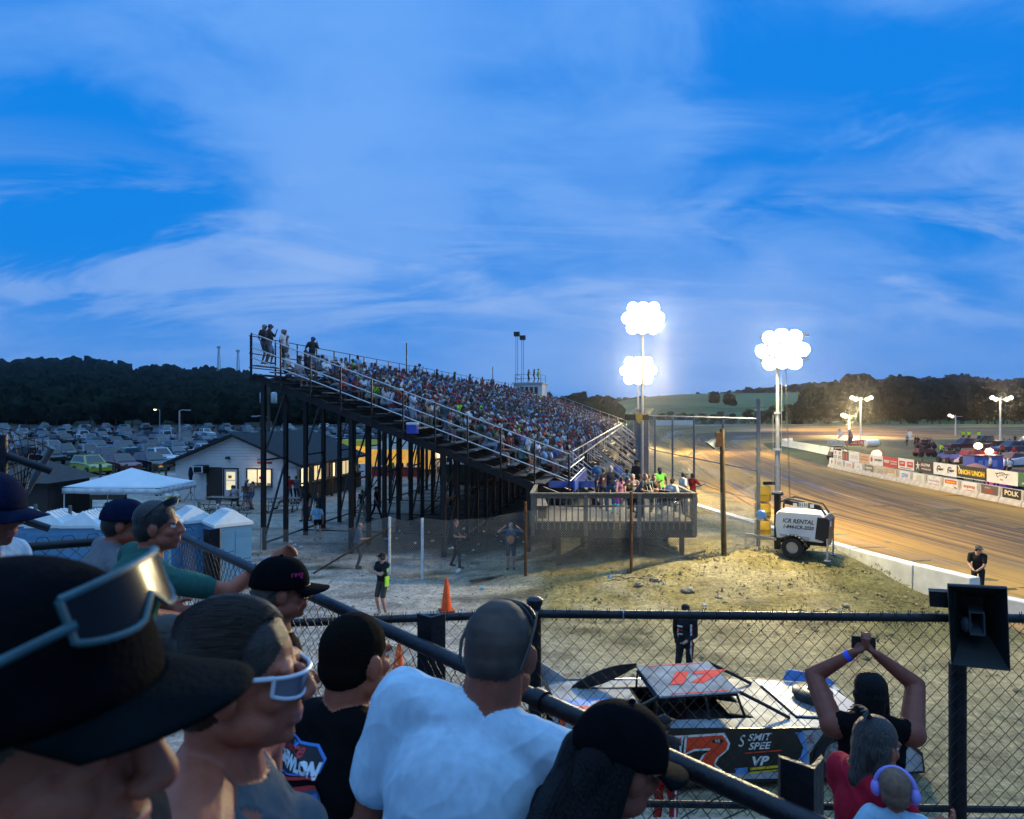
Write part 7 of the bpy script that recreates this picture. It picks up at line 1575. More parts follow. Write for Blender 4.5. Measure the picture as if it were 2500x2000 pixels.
m2 = MB(); m2.prism([(1.55, .86), (1.65, 1.05), (2.35, .93), (2.6, .74)], .94, .98); m2.build('fender_flare', CBLU, rc)
m2 = MB(); m2.prism([(1.3, .84), (1.4, .87), (2.3, .76), (2.55, .66)], -1.03, -.985); m2.build('fender_flare', CBLU, rc)
# roof, pillars and sail panels
rf = MB(); slab(-1.30, .02, 1.33, 1.36, -.66, .66, .035, m=rf); ro = rf.build('roof', mat('grey_roof', (.25, .26, .27), .85, 0, spec=.08, var=.35, vs=3), rc, bevel=.012)
v_, f_ = text_mesh('17', .62, .045, .35, 1.5); m2 = MB(); m2.add(v_, f_, M=frame_M((-.62, -.02, 1.352), (1, .0, .02), (0, 1, .0))); m2.build('roof_number', PINKR, ro)
for q_ in (-.62, .585): m2 = MB(); slab(-1.1, -.15, 1.338, 1.360, q_, q_ + .035, .004, m=m2); m2.build('roof_stripe', PINKR, ro)
for s in (-1, 1):
    m2 = MB(); y = s * .64
    m2.tube([(.02, y, 1.34), (.45, y * 1.05, 1.12), (.82, y * 1.1, .92)], .03, 6); m2.tube([(-1.3, y, 1.33), (-1.75, y * 1.15, 1.16), (-2.15, y * 1.35, .99)], .022, 6)
    m2.tube([(-.55, y, 1.34), (-.5, y * 1.1, .95)], .022, 6)
    m2.build('roof_pillar', BLACKP, rc)
    if s > 0:
        n = 12; pts = []
        for i in range(n + 1):
            t = i / n; x = -1.30 - 1.15 * t; zt = 1.36 - .36 * t ** 2.2; pts.append((x, zt, 1.36 - .36 * t ** 1.3 - .11 * math.sin(math.pi * t)))
        m2 = MB(); vs = []
        for x, a, b in pts: vs += [(x, y, a + .02), (x, y, b - .05), (x, y + .02, a + .02), (x, y + .02, b - .05)]
        fs = [q for i in range(n) for q in ((4 * i, 4 * i + 1, 4 * i + 5, 4 * i + 4), (4 * i + 2, 4 * i + 6, 4 * i + 7, 4 * i + 3), (4 * i, 4 * i + 4, 4 * i + 6, 4 * i + 2), (4 * i + 1, 4 * i + 3, 4 * i + 7, 4 * i + 5))]
        m2.add(vs, fs); slab(-2.35, -1.3, .99, .985, y - .05, y, .02, m=m2); m2.build('sail_panel', BLACKP, rc)
m2 = MB(); m2.box((-.58, 0, .50), (1.6, 1.28, .05)); m2.box((-1.42, 0, .72), (.03, 1.28, .46)); m2.box((.24, 0, .72), (.03, 1.28, .42)); m2.build('cockpit', DKIN, rc)
m2 = MB(); m2.box((-.85, .2, .74), (.45, .46, .5)); m2.box((-1.05, .2, 1.02), (.12, .4, .34)); m2.build('seat', BLACKP, rc, bevel=.04); m2 = MB()
m2.tube([(-1.35, -.6, .6), (-1.3, -.58, 1.26), (0, -.58, 1.28), (.25, -.6, .6)], .028, 6); m2.tube([(-1.35, .6, .6), (-1.3, .58, 1.26), (0, .58, 1.28), (.25, .6, .6)], .028, 6); m2.tube([(-1.3, -.58, 1.26), (-1.3, .58, 1.26)], .028, 6); m2.tube([(0, -.58, 1.28), (0, .58, 1.28)], .028, 6); m2.tube([(-.2, -.6, .9), (-.9, -.6, .72)], .025, 6); m2.build('roll_cage', BLACKST, rc)
m2 = MB(); slab(-.15, .24, 1.0, .93, -.6, -.1, .02, m=m2); m2.build('dash', mat('tan_panel', (.18, .15, .10), .7, var=.3), rc)
m2 = MB(); m2.lathe([(.05, .0), (.30, .0), (.30, .09), (.33, .10), (.33, .17), (.29, .2), (.08, .21), (.07, .235), (.03, .24)], 28, M=Matrix.Translation((1.62, .05, .86))); m2.build('air_cleaner', mat('air_cleaner_black', (.03, .03, .03), .35, .2, var=.2), rc, smooth=35)
m2 = MB(); m2.lathe([(.10, .0), (.05, .03), (.02, .05)], 12, M=Matrix.Translation((1.62, .05, 1.10))); m2.build('wing_nut', CHROME, rc)
sp = MB(); sp.prism([(-2.92, .98), (-2.98, 1.26), (-2.95, 1.27), (-2.86, .98)], -.97, .97); so = sp.build('spoiler', BLACKP, rc)
for s in (-1, 1): m2 = MB(); m2.prism([(-3.02, .9), (-3.05, 1.3), (-2.95, 1.33), (-2.45, 1.0), (-2.5, .9)], s * .99 - .012, s * .99 + .012); m2.build('end_plate', CWHT, so); m2 = MB(); m2.prism([(-2.96, .98), (-2.94, 1.30), (-2.85, 1.26), (-2.86, .98)], s * 1.003 - .001, s * 1.003 + .006); m2.build('red_edge', ORED, so)
for x in (fw_x, rw_x):
    for s in (-1, 1):
        M = Matrix.Translation((x, s * .86, WR)) @ Matrix.Rotation(math.pi / 2, 4, 'X'); w_ = MB(); r = WR
        w_.lathe([(r * .56, -.14), (r * .92, -.15), (r, -.10), (r, .10), (r * .92, .15), (r * .56, .14)], 32, M=M, cap=False); wo = w_.build('wheel', RUBBER, rc, smooth=30); m2 = MB(); m2.lathe([(.02, .02), (.05, .09), (.09, .05), (r * .40, .03), (r * .52, .12), (r * .57, .12), (r * .57, -.12), (.02, -.10)], 28, M=M); m2.build('rim', mat('muddy_rim', (.28, .30, .31), .5, .4, var=.6, vs=18), wo, smooth=30)
        m2 = MB(); m2.lathe([(r + .004, -.1), (r + .004, .1)], 32, M=M, cap=False)
m2 = MB(); slab(-2.8, 2.8, .16, .12, -.95, .95, .04, m=m2); m2.build('floor_pan', DKIN, rc)
# side graphics (flat vinyl on the right hand side panel, facing the viewer)
SY = -1.0205
def vinyl(poly, m, k, nm='vinyl'): mb = MB(); mb.add([(x, SY - .0015 * k, z) for x, z in poly], [tuple(range(len(poly)))]); return mb.build(nm, m, rc)
def vtext(tx, x, z, sz, m, k, sx=1, sh=0, b=.02): v, f = text_mesh(tx, sz, b * sz, sh, sx); mb = MB(); mb.add(v, f, M=frame_M((x, SY - .0015 * k, z), (1, 0, 0), (0, 0, 1))); return mb.build('lettering', m, rc)
vinyl([(-2.8, .26), (1.2, .11), (1.2, .22), (-2.8, .33)], CWHT, 1); vinyl([(.62, .24), (.98, .12), (.98, .5), (1.14, .72), (1.20, .80), (1.20, .87), (.86, .86), (.90, .52)], CWHT, 2); vinyl([(.60, .30), (.80, .34), (.88, .60), (.78, .80), (.74, .84), (.88, .84), (.96, .52), (.92, .30), (.78, .24)], CBLU, 3)
vinyl([(1.98, .3), (2.05, .72), (2.45, .70), (2.84, .36), (2.86, .14), (1.96, .12)], CWHT, 1); vinyl([(1.2, .87), (2.4, .735), (2.4, .70), (1.95, .70), (1.8, .79), (1.47, .825), (1.2, .82)], CWHT, 2)
# big 7 and the 1 before it
for (o, m, k) in ((.035, BW, 2), (0, ORED, 3)):
    vinyl([(-.98 - o, .84 + o), (-.42 + o, .85 + o), (-.33 + o, .72), (-.36 + o, .62), (-.52 + o, .50), (-.56 + o, .40), (-.36 + o * 3, .22 - o), (-.80 - o * 1.5, .22 - o), (-.80 - o, .40), (-.70 - o, .56), (-.60, .66 - o), (-.86, .66 - o), (-1.0 - o, .60 - o)], m, k, 'number'); vinyl([(-1.32 - o, .84 + o), (-1.06 + o, .84 + o), (-1.12 + o, .56), (-.98 + o, .22 - o), (-1.46 - o, .22 - o), (-1.28 - o, .5)], m, k, 'number')
m2 = MB(); m2.add([(-.50 + .09 * math.cos(a * .4488), SY - .008, .765 + .035 * math.sin(a * .4488)) for a in range(14)], [tuple(range(14))]); m2.build('oval_patch', BB, rc); vtext('95', -.50, .765, .07, BW, 7, 1.2)
vtext('SMIT', .16, .79, .15, BW, 4, 1.15, .3); vtext('SPEE', .16, .655, .15, BW, 4, 1.15, .3); vinyl([(-.06, .565), (.52, .585), (.52, .565), (-.06, .548)], ORED, 4); vtext('S', -.13, .74, .26, BW, 4, .8, .3, .0)
vtext('VP', .16, .42, .19, BW, 4, 1.25, .25, .04); vinyl([(.02, .33), (.56, .35), (.56, .31), (.02, .29)], CYEL, 4); vinyl([(.02, .265), (.56, .285), (.56, .26), (.02, .24)], CYEL, 4); vinyl([(-.22, .33), (-.02, .34), (-.02, .24), (-.2, .24)], CBLU, 4)
vtext('HA', -2.05, .60, .24, BW, 4, 1.3, 0, .03); vinyl([(-2.35, .86), (-1.75, .86), (-1.75, .77), (-2.35, .77)], ORED, 4); vinyl([(-2.75, .72), (-2.4, .72), (-2.4, .5), (-2.75, .5)], C3(.04, .08, .3), 4); vinyl([(-2.7, .42), (-1.8, .42), (-1.8, .34), (-2.7, .34)], C3(.12, .3, .42), 4); vinyl([(-2.8, .95), (-2.35, .95), (-2.35, .89), (-2.8, .89)], C3(.4, .02, .03), 4)
scrib_mb = MB(); scrib(scrib_mb, .92, 1.1, .66, .80, 3, 0, frame_M((0, SY - .006, 0), (1, 0, 0), (0, 0, 1)), 77); scrib_mb.build('small_print', C3(.3, .1, .12), rc)
# round sticker on the rear deck and number strips on the hood
mb = MB(); n = 24; mb.add([(-2.05 + .42 * math.cos(6.283 * k / n), -.28 + .46 * math.sin(6.283 * k / n), 1.003 - (.42 * math.cos(6.283 * k / n)+.8) * .025 + .012) for k in range(n)], [tuple(range(n))]); mb.build('deck_sticker', CBLU, rc)
mb = MB(); mb.add([(-2.02 + .34 * math.cos(6.283 * k / n), -.28 + .38 * math.sin(6.283 * k / n), 1.006 - (.34 * math.cos(6.283 * k / n)+.83) * .025 + .016) for k in range(n)], [tuple(range(n))]); mb.build('deck_sticker', C3(.55, .57, .62), rc)
mb = MB(); mb.add([(x, y, z) for x, y, z in ((-2.72, -.75, 1.015), (-2.3, -.75, 1.005), (-2.3, .1, 1.005), (-2.72, .1, 1.015))], [(0, 1, 2, 3)]); mb.build('deck_sticker', CBLU, rc); v_, f_ = text_mesh('17', .34, .02); mb = MB(); mb.add(v_, f_, M=frame_M((-2.5, -.3, 1.018), (1, 0, -.025), (0, 1, 0))); mb.build('deck_number', ORED, rc); scrib_mb = MB(); scrib(scrib_mb, -2.25, -1.8, -.5, -.05, 4, 0, frame_M((0, 0, 1.012), (1, 0, -.025), (0, 1, 0)), 78); scrib_mb.build('small_print', C3(.3, .08, .1), rc)
mb = MB(); slab(1.5, 2.3, .885, .81, -.62, -.58, .003, m=mb); mb.build('hood_stripe', C3(.5, .05, .06), rc)

# ------------------------------------------------------------------ spectator terrace under the viewers
TERR = mat('terrace_concrete', (.16, .155, .15), .9, var=.3, vs=3, bump=.2)
mb = MB()
for y0, y1, z in ((-3, 1.32, 3.62), (1.32, 2.25, 3.45), (2.25, 3.3, 3.25), (3.3, 4.9, 2.98)): mb.box((0, (y0 + y1) / 2, z / 2), (16, y1 - y0, z))
struct(mb.build('terrace', TERR))
# ------------------------------------------------------------------ near fence (square to the view) with horn speaker
IRON = mat('black_painted_iron', (.014, .014, .018), .42, .35, var=.5, vs=9, bump=.2, bs=60)
RZ_ = 4.56; nf = thing('chain_link_fence', 'black chain link fence crossing in front of the parked race car', 'fence', (0, 0, 0))
A_, B_, C_ = Vector((-1.38, 4.22, 0)), Vector((.14, 4.40, 0)), Vector((3.6, 4.30, 0))
mb = MB(); mb.tube([A_ + Vector((0, 0, RZ_ - .005)), B_ + Vector((0, 0, RZ_ + .0))], .024, 10); mb.tube([B_ + Vector((0, 0, RZ_ + .0)), C_ + Vector((0, 0, RZ_ - .005))], .027, 10); nf_r = mb.build('top_rail', IRON, nf, smooth=40)
mb = MB(); mb.tube([A_ + Vector((0, .02, 3.36)), B_ + Vector((0, .02, 3.36)), C_ + Vector((0, .02, 3.36))], .022, 8); mb.build('bottom_rail', IRON, nf, smooth=40)
mb = MB()
for p, q in ((A_, B_), (B_, C_)): fence_wires(mb, (p.x, p.y - .02, 0), (q.x, q.y - .02, 0), 3.32, RZ_ + .0, .083, .0023, 4)
L_ = (C_ - A_).length
for p, q in ((A_, B_), (B_, C_)):
    n = int((q - p).length / .083)
    for k in range(n):
        c = p.lerp(q, (k + .5) / n) + Vector((0, -.02, RZ_ - .015))
        for s in (-1, 1): mb.tube([c + Vector((s * .012, 0, -.02)), c + Vector((-s * .004, 0, .03)), c + Vector((-s * .010, -.004 * s, .058 + rnd.uniform(-.006, .006)))], .0023, 4)
mb.build('wire_mesh', BLKWIRE, nf)
for x, y, r, cap in ((.145, 4.44, .042, 1), (2.79, 4.36, .05, 0)):
    mb = MB(); mb.tube([(x, y, 2.9), (x, y, RZ_ + (.06 if cap else -.3))], r, 14)
    if cap: mb.lathe([(.052, 0), (.052, .03), (.03, .045)], 14, M=Matrix.Translation((x, y, RZ_ + .05)))
    mb.build('post', IRON, nf, smooth=40)
for u in (1520, 2050, 1130): c = P(u, 1500, 4.37); mb = MB(); mb.tube([c + Vector((.0, -.03, -.035)), c + Vector((0, -.032, .02)), c + Vector((.004, 0, .034))], .004, 5); mb.build('tie_wire', GALV, nf)
sp_ = thing('horn_speaker', 'dark green rectangular horn loudspeaker mounted on the fence post', 'loudspeaker', P(2385, 1520, 4.2), R(8)); sp_.rotation_euler = (R(8), R(-3), R(-27)); HORN = mat('dark_green_horn', (.006, .012, .013), .55, var=.25)
w0, h0 = .148, .255; mb = MB()
def ringv(w_, h_, y): return [(-w_, y, -h_), (w_, y, -h_), (w_, y, h_), (-w_, y, h_)]
vs = ringv(w0, h0, -.07) + ringv(w0 * .97, h0 * .97, -.075) + ringv(.055, .10, .16) + ringv(.03, .05, .17) + ringv(.05, .09, .22) + ringv(w0 * 1.0, h0, -.05)
f = []
for a, b in ((0, 1), (1, 2), (2, 3), (5, 0), (4, 5)): f += [(a * 4 + i, a * 4 + (i + 1) % 4, b * 4 + (i + 1) % 4, b * 4 + i) for i in range(4)]
f += [(12, 13, 14, 15), (19, 18, 17, 16)]; mb.add(vs, f); mb.build('horn', HORN, sp_)
mb = MB(); vs = ringv(.04, .075, -.02) + ringv(.032, .065, -.02) + ringv(.012, .02, .12) + ringv(.035, .06, .1); f = []
for a, b in ((0, 1), (1, 2), (0, 3)): f += [(a * 4 + i, a * 4 + (i + 1) % 4, b * 4 + (i + 1) % 4, b * 4 + i) for i in range(4)]
mb.add(vs, f); mb.ell((-.05, .03, -.03), (.035, .04, .05), 10, 8); mb.build('inner_horn', mat('grey_green_horn', (.03, .05, .06), .5), sp_); mb = MB(); mb.box((-.17, .05, .12), (.14, .05, .10)); mb.build('bracket', IRON, sp_)
# ------------------------------------------------------------------ diagonal handrail fence nearer to the camera
DZ_ = 5.05
def DP(d): u = -231 + (1700 * .8 / d) / .458; return Vector(((u - 1250) / F * d, d, 0))
df = thing('handrail_fence', 'dark pipe handrail with wire mesh slanting across in front of the spectators', 'fence', (0, 0, 0))
D0, D1 = DP(4.42), DP(1.12); mb = MB(); mb.tube([D0 + Vector((0, 0, DZ_)), D1 + Vector((0, 0, DZ_))], .0235, 12); mb.tube([DP(1.93) + Vector((0, 0, DZ_)), DP(1.90) + Vector((0, 0, DZ_))], .030, 12); mb.build('top_rail', IRON, df, smooth=40)
mb = MB(); fence_wires(mb, (D0.x, D0.y, 0), (D1.x, D1.y, 0), 4.1, DZ_ - .005, .062, .0019, 4, sag=lambda t, f_: Vector((.012 * math.sin(t * 40 + f_ * 9), .012 * math.sin(t * 31 + f_ * 14), .010 * math.sin(t * 57)))); mb.build('wire_mesh', BLKWIRE, df)
mb = MB()
for k in range(26):
    c = D0.lerp(D1, k / 60) + Vector((0, 0, DZ_)); a = Vector((rnd.uniform(-.02, .02), rnd.uniform(-.02, .02), 0))
    mb.tube([c + Vector((0, 0, -.05)), c + a + Vector((.01, 0, .02)), c + a * 2 + Vector((.02, .01, .005 + rnd.uniform(0, .03)))], .0019, 4)
o_ = mb; mw_ = df.children[1] if len(df.children) > 1 else None
me_ = [q for q in bpy.data.objects if q.parent == df and q.name.startswith('wire_mesh')][0].data; bm_ = bmesh.new(); bm_.from_mesh(me_); t_me = mb.mesh('t'); bm_.from_mesh(t_me); bm_.to_mesh(me_); bm_.free(); bpy.data.meshes.remove(t_me)
for d in (4.12, 2.36, 1.345):
    p = DP(d) + Vector((.03, .05, 0)); mb = MB(); t_ = .006; w_ = .055 if d > 2 else .05
    z1 = 5.13; mb.prism([(-w_, .045), (0, .0), (w_ * .8, .045), (w_ * .8, .058), (0, .014), (-w_, .058)], 3.0, z1, axis=2, M=Matrix.Translation((p.x, p.y, 0))); mb.build('angle_post', IRON, df)
lf = thing('handrail_fence', 'black pipe fence with torn wire mesh at the left picture edge', 'fence', (0, 0, 0)); E0, E1 = Vector((-2.11, 4.42, DZ_)), Vector((-3.7, 3.6, DZ_))
mb = MB(); mb.tube([E0, E1], .026, 10); mb.build('top_rail', IRON, lf, smooth=40); mb = MB(); fence_wires(mb, (E0.x, E0.y, 0), (E1.x, E1.y, 0), 4.2, DZ_ - .01, .075, .0023, 4)
for k in range(14): c = E0.lerp(E1, k / 14); mb.tube([c, c + Vector((.02, 0, .05)), c + Vector((.07, 0, .055)), c + Vector((.09, 0, .03))], .0023, 4)
mb.build('wire_mesh', BLKWIRE, lf)
mb = MB(); q = P(3, 1062, 2.7); mb.tube([(q.x, q.y, 3.2), q], .022, 10); mb.build('post', IRON, lf, smooth=40)
for p_, q_, r_, m_, n_ in ((P(4, 1108, 2.7), P(125, 1150, 2.8), .0155, IRON, 'broken_bar'), (P(38, 1264, 2.6), P(121, 1291, 2.65), .0145, IRON, 'broken_bar'), (P(128, 1093, 2.85), P(62, 1205, 2.85), .013, FPOST, 'brace'), (P(38, 1266, 2.62), P(10, 1300, 2.62), .010, FPOST, 'brace')):
    mb = MB(); mb.tube([p_, q_], r_, 10); mb.build(n_, m_, lf, smooth=40)
mb = MB()
def mw(u, v, j): return P(u, v, 2.82 + .03 * math.sin(j))
for k in range(6): mb.tube([mw(5 + k * 20, 1050 + k * 4, k), mw(20 + k * 17, 1085 + k * 3, k + 1), mw(28 + k * 14, 1110, k), mw(36 + k * 8, 1150, k + 2), mw(45 + k * 4, 1195, k)], .0024, 4)
for k in range(6): mb.tube([mw(4, 1085 + k * 22, k), mw(30, 1078 + k * 21, k + 1), mw(60, 1072 + k * 19, k), mw(min(118, 120 - k * 9), 1066 + k * 17, k)], .0024, 4)
mb.tube([mw(0, 1046, 0), mw(30, 1052, 1), mw(60, 1070, 0), mw(100, 1082, 1), mw(125, 1100, 0)], .0024, 4)
mb.build('torn_mesh', BLKWIRE, lf)
bag = MB(); bag.ell((0, 0, 0), (.085, .05, .045), 14, 10); bo_ = bag.build('snack_bag', mat('blue_foil', (.02, .08, .35), .25, .6, var=.5, vs=25, bump=1.0, bs=25), smooth=60); bo_.location = P(52, 1364, 3.45); bo_.rotation_euler = (0, R(22), 0); tag(bo_, 'crumpled shiny blue foil bag stuck on the fence rail', 'bag')

# ------------------------------------------------------------------ foreground spectators
def at_head(label, u, v, d, rz, J, o, z, voxel, smooth=4, group='spectators in the foreground'):
    Mz = Matrix.Rotation(R(rz), 3, 'Z'); loc = P(u, v, d) - Mz @ J['head']
    root = thing('person', label, 'person', loc, R(rz), group)
    if o.get('collar'): k = J['k']; n_ = 28; cm = MB(); cm.tube([J['neck'] + J['R'] @ Vector((.079 * k * math.cos(6.2832 * q / n_), (.074 * math.sin(6.2832 * q / n_) + .004) * k, (-.012 - .030 * math.sin(6.2832 * q / n_)) * k)) for q in range(n_ + 1)], .0125 * k, 8); cm.build('collar', z['shirt'], root, smooth=60)
    b = body('body', person_prims(J, o), z, voxel, smooth, root, wr=.013 if d < 4 and d > .8 else 0); return root, b, J
def headM(J): M = J['Rh'].to_4x4(); M.translation = J['head']; return M @ Matrix.Scale(J['k'], 4)
def cap_child(root, J, m_crown, m_brim, tip=0, roll=0, r=(.090, .110, .088), blen=.075, droop=.35, back=False, up=.038, span=1.12):
    M = headM(J) @ Matrix.Translation((0, -.010, up)) @ Matrix.Rotation(R(tip), 4, 'X') @ Matrix.Rotation(R(roll), 4, 'Y') @ (Matrix.Rotation(math.pi, 4, 'Z') if back else Matrix.Identity(4))
    mb = MB(); n, m = 36, 12; vs = []
    for i in range(m + 1):
        ph = math.pi / 2 * i / m
        for j in range(n):
            th = 2 * math.pi * j / n; c = abs(math.cos(3 * th)) ** 12 * .0012
            vs.append(((r[0] + c) * math.cos(th) * math.cos(ph) ** .8, (r[1] + c) * math.sin(th) * math.cos(ph) ** .8, -.012 + r[2] * math.sin(ph) + .012 * math.sin(ph)))
    fs = [(i * n + j, i * n + (j + 1) % n, (i + 1) * n + (j + 1) % n, (i + 1) * n + j) for i in range(m) for j in range(n)]
    mb.add(vs, fs, 0, M); mb.ell(M @ Vector((0, 0, r[2] + .003)), (.008, .008, .005), 8, 6)
    cp = mb.build('cap', m_crown, root, smooth=60); so = cp.modifiers.new('t', 'SOLIDIFY'); so.thickness = .003
    mb = MB(); nn, mm = 20, 8; vs = []
    for i in range(mm + 1):
        t = i / mm
        for j in range(nn + 1):
            a = -span + 2 * span * j / nn
            x = math.sin(a) * (r[0] * .98 + .004 * t); y = math.cos(a) * r[1] * .97 + t * blen * max(.0, math.cos(a * 1.288 / span)) ** .5 * 1.05
            vs.append((x, y, -.010 - t * .010 - droop * (x * x) * 4.2 * (.25 + .75 * t)))
    fs = [(i * (nn + 1) + j, i * (nn + 1) + j + 1, (i + 1) * (nn + 1) + j + 1, (i + 1) * (nn + 1) + j) for i in range(mm) for j in range(nn)]
    mb.add(vs, fs, 0, M); b = mb.build('brim', m_brim, cp, smooth=80); so = b.modifiers.new('t', 'SOLIDIFY'); so.thickness = .004
    return cp, M
def glasses_child(root, J, m_frame, m_lens, z0=.004, y0=.098, wrap=.078, hgt=.024, tilt=0, M=None, arms=True, fr=.0035, am=1.15):
    M = M or headM(J) @ Matrix.Translation((0, 0, z0)) @ Matrix.Rotation(R(tilt), 4, 'X'); mb = MB(); n = 16
    def fp(a, z): return Vector((math.sin(a) * wrap, y0 - .055 + math.cos(a) * .055 * 1.0 - .02 * (1 - math.cos(a)), z))
    top = [M @ fp(-am + 2 * am * i / n, hgt * .8) for i in range(n + 1)]; mb.tube(top, fr, 6)
    bot = [M @ fp(-am + 2 * am * i / n, -hgt * (1.0 - .75 * math.exp(-((-1.25 + 2.5 * i / n) / .22) ** 2)) * (1 - .5 * (abs(-1.25 + 2.5 * i / n) / 1.25) ** 3)) for i in range(n + 1)]; mb.tube(bot, fr * .9, 6)
    for i in (0, n): mb.tube([top[i], bot[i]], fr, 6)
    if arms:
        for s, e in ((-1, top[0]), (1, top[n])): mb.tube([e, M @ Vector((s * .080, .0, hgt * .6)), M @ Vector((s * .078, -.035, hgt * .3)), M @ Vector((s * .076, -.055, -.01))], fr * 1.1, 6)
    g = mb.build('sunglasses', m_frame, root, smooth=40); mb = MB(); vs = top + bot; mb.add(vs, [(i, i + 1, n + 2 + i, n + 1 + i) for i in range(n)]); mb.build('lens', m_lens, g, smooth=0); return g
LENS = mat('sunglass_lens', (.004, .005, .007), .22, 0, var=0, spec=.14); LENSP = mat('pale_lens', (.12, .13, .17), .12, .2, var=0, spec=.8); WFR = mat('white_frame', (.55, .56, .62), .35, var=0); TFR = mat('teal_frame', (.03, .09, .11), .35, .1, var=.4, vs=30)
CAPB = mat('black_cap_fabric', (.0025, .0032, .0045), .95, spec=.04, var=.25, vs=30, bump=.25, bs=180); CAPT = mat('dark_teal_brim', (.0016, .0042, .0052), .9, spec=.05, var=.25, vs=30, bump=.25, bs=180); CAPN = mat('navy_cap_fabric', (.006, .010, .03), .95, spec=.05, var=.25, vs=30, bump=.25, bs=180)
def tee(name, col, b=.5, sc=6): 
    m = mat(name, col, .92, var=.10, vs=40, bump=b, bs=sc, stretch=(1.0, 1.6, .55), spec=.1); m.node_tree.nodes['Bump'].inputs['Distance'].default_value = .045; return m
SKN = mat('near_skin', (.31, .085, .046), .55, var=.16, vs=22, bump=.12, bs=160, spec=.35); SKN2 = mat('near_tanned_skin', (.20, .055, .031), .55, var=.16, vs=22, bump=.12, bs=160, spec=.35)
HBR = mat('pulled_back_hair', (.022, .014, .010), .42, var=.5, vs=30, bump=.3, bs=75, stretch=(6, .25, 6), spec=.35); HBZ = mat('buzzed_hair', (.007, .005, .004), .9, spec=.05, var=.35, vs=160, bump=.5, bs=300); HDK = mat('dark_long_hair', (.0035, .0033, .004), .5, spec=.2, var=.5, vs=50, bump=.8, bs=60, stretch=(5, 5, .3)); HST = mat('streaked_hair', (.055, .045, .042), .45, var=.7, vs=40, bump=.8, bs=60, stretch=(5, 5, .3))
def nz(shirt, skin=SKN, hair=HBR, pants=(.03, .035, .05), **k): d = zmats((.1, .1, .1), pants); d.update(shirt=shirt, skin=skin, hair=hair); d.update(k); return d
# 1 hat man, closest to the camera
J = pose(1.84, yaw=0, pitch=2); o = dict(hair='short', fine=1, beard=1, hs=1.06, legs='pants')
r1, b1, _ = at_head('close man in a dark cap with sunglasses resting on its brim', 18, 1806, .56, -87, J, o, nz(tee('dark_tee', (.02, .02, .022)), SKN, HAIRS['brown'], eyewhite=SKN, iris=SKN), .0036, 5)
c1, M1 = cap_child(r1, J, CAPB, CAPT, tip=7, roll=3, r=(.100, .118, .094), blen=.072, droop=.26, up=.043, span=.98)
glasses_child(c1, J, TFR, LENS, M=M1 @ Matrix.Translation((0, .024, .040)) @ Matrix.Rotation(R(14), 4, 'X'), wrap=.098, y0=.10, hgt=.024, fr=.0030, arms=False, am=.78)
mb = MB(); mb.tube([M1 @ Vector(p) for p in ((.068, .105, .060), (.098, .062, .046), (.112, .0, .024), (.108, -.07, -.004), (.09, -.11, -.02))], [.0036, .0034, .0034, .004, .0045], 8); mb.build('temple', TFR, c1, smooth=40)
# 2 woman in profile
J = pose(1.66, yaw=0, pitch=3, la=(-.16, .2, -.42), ra=(.16, .2, -.42)); o = dict(fem=1, hair='bun', fine=1, sleeve='none', tank=1, arm=1.12, nk=1.0, legs='pants', hs=1.0)
r2, b2, _ = at_head('woman in grey tank top and white framed sunglasses, hair pulled back', 588, 1648, 1.06, -82, J, o, nz(tee('grey_tank', (.085, .10, .11)), SKN, HBR), .0042, 5)
glasses_child(r2, J, WFR, LENSP, z0=.006, y0=.106, wrap=.068, hgt=.021, tilt=-5, fr=.0032)
mb = MB(); Mh = headM(J)
for k in range(230):
    a = R(-86 + 172 * k / 229); ca_, sa_ = math.cos(a), math.sin(a); jt = rnd.uniform(.985, 1.018)
    pts = []
    for q in range(9):
        t = q / 8; y = .062 - .045 * abs(sa_) + (-.185 + .045 * abs(sa_)) * t; rr = math.sqrt(max(.02, 1 - ((y + .02) / .104) ** 2)); cz_ = .034 + .018 * t * (1 - ca_)
        pts.append(Mh @ Vector((sa_ * .0855 * rr * jt * (1 - .55 * max(0, t - .6) / .4), y, cz_ + ca_ * .0915 * rr * jt)))
    mb.tube(pts, [.0008] + [.0017] * 7 + [.0012], 4)
mb.ell(Mh @ Vector((0, -.135, .05)), (.034, .03, .034), 12, 9); mb.build('hair', HBR, r2, smooth=60); mb = MB()
for s in (-1, 1): mb.tube([J['chest'] + Vector((s * .075, .085, .02)), J['neck'] + Vector((s * .085, .035, -.035)), J['neck'] + Vector((s * .088, -.02, -.042)), J['chest'] + Vector((s * .08, -.095, .03))], .019, 8)
mb.build('strap', tee('grey_tank', (0, 0, 0)), r2, smooth=60)
v_, f_ = text_mesh('TAILOR', .055, .004); conform(r2, b2, v_, f_, BB, frame_M(J['chest'] + Vector((.06, -.13, -.06)), (1, 0, 0), (0, 0, 1)), 'lettering', .003)
# 3 boy with buzz cut and printed black tee
J = pose(1.72, yaw=-12, pitch=4, lean=4); o = dict(hair='buzz', fine=1, legs='pants')
r3, b3, _ = at_head('boy with buzzed hair in a black printed race tee, seen from behind', 870, 1606, 1.78, -22, J, o, nz(tee('black_tee', (.0035, .0035, .0045)), SKN, HBZ), .0045, 5)
Mp = frame_M(J['head'] + Vector((-.092, -.3, -.232)), (1, -.12, .10), (-.10, .05, 1)) @ Matrix.Scale(.66, 4)
def sticker(root, b, items, Mp, off=.003):
    for it_ in items:
        if it_[0] == 't': v, f = text_mesh(it_[1], it_[2], it_[6] * it_[2], it_[7], it_[8]); v = [(a + it_[3], c + it_[4], 0) for a, c, _ in v]; conform(root, b, v, f, it_[5], Mp, 'print_lettering', off + it_[9])
        else: conform(root, b, [(a, c, 0) for a, c in it_[1]], [tuple(range(len(it_[1])))], it_[2], Mp, 'print_shape', off + it_[3])
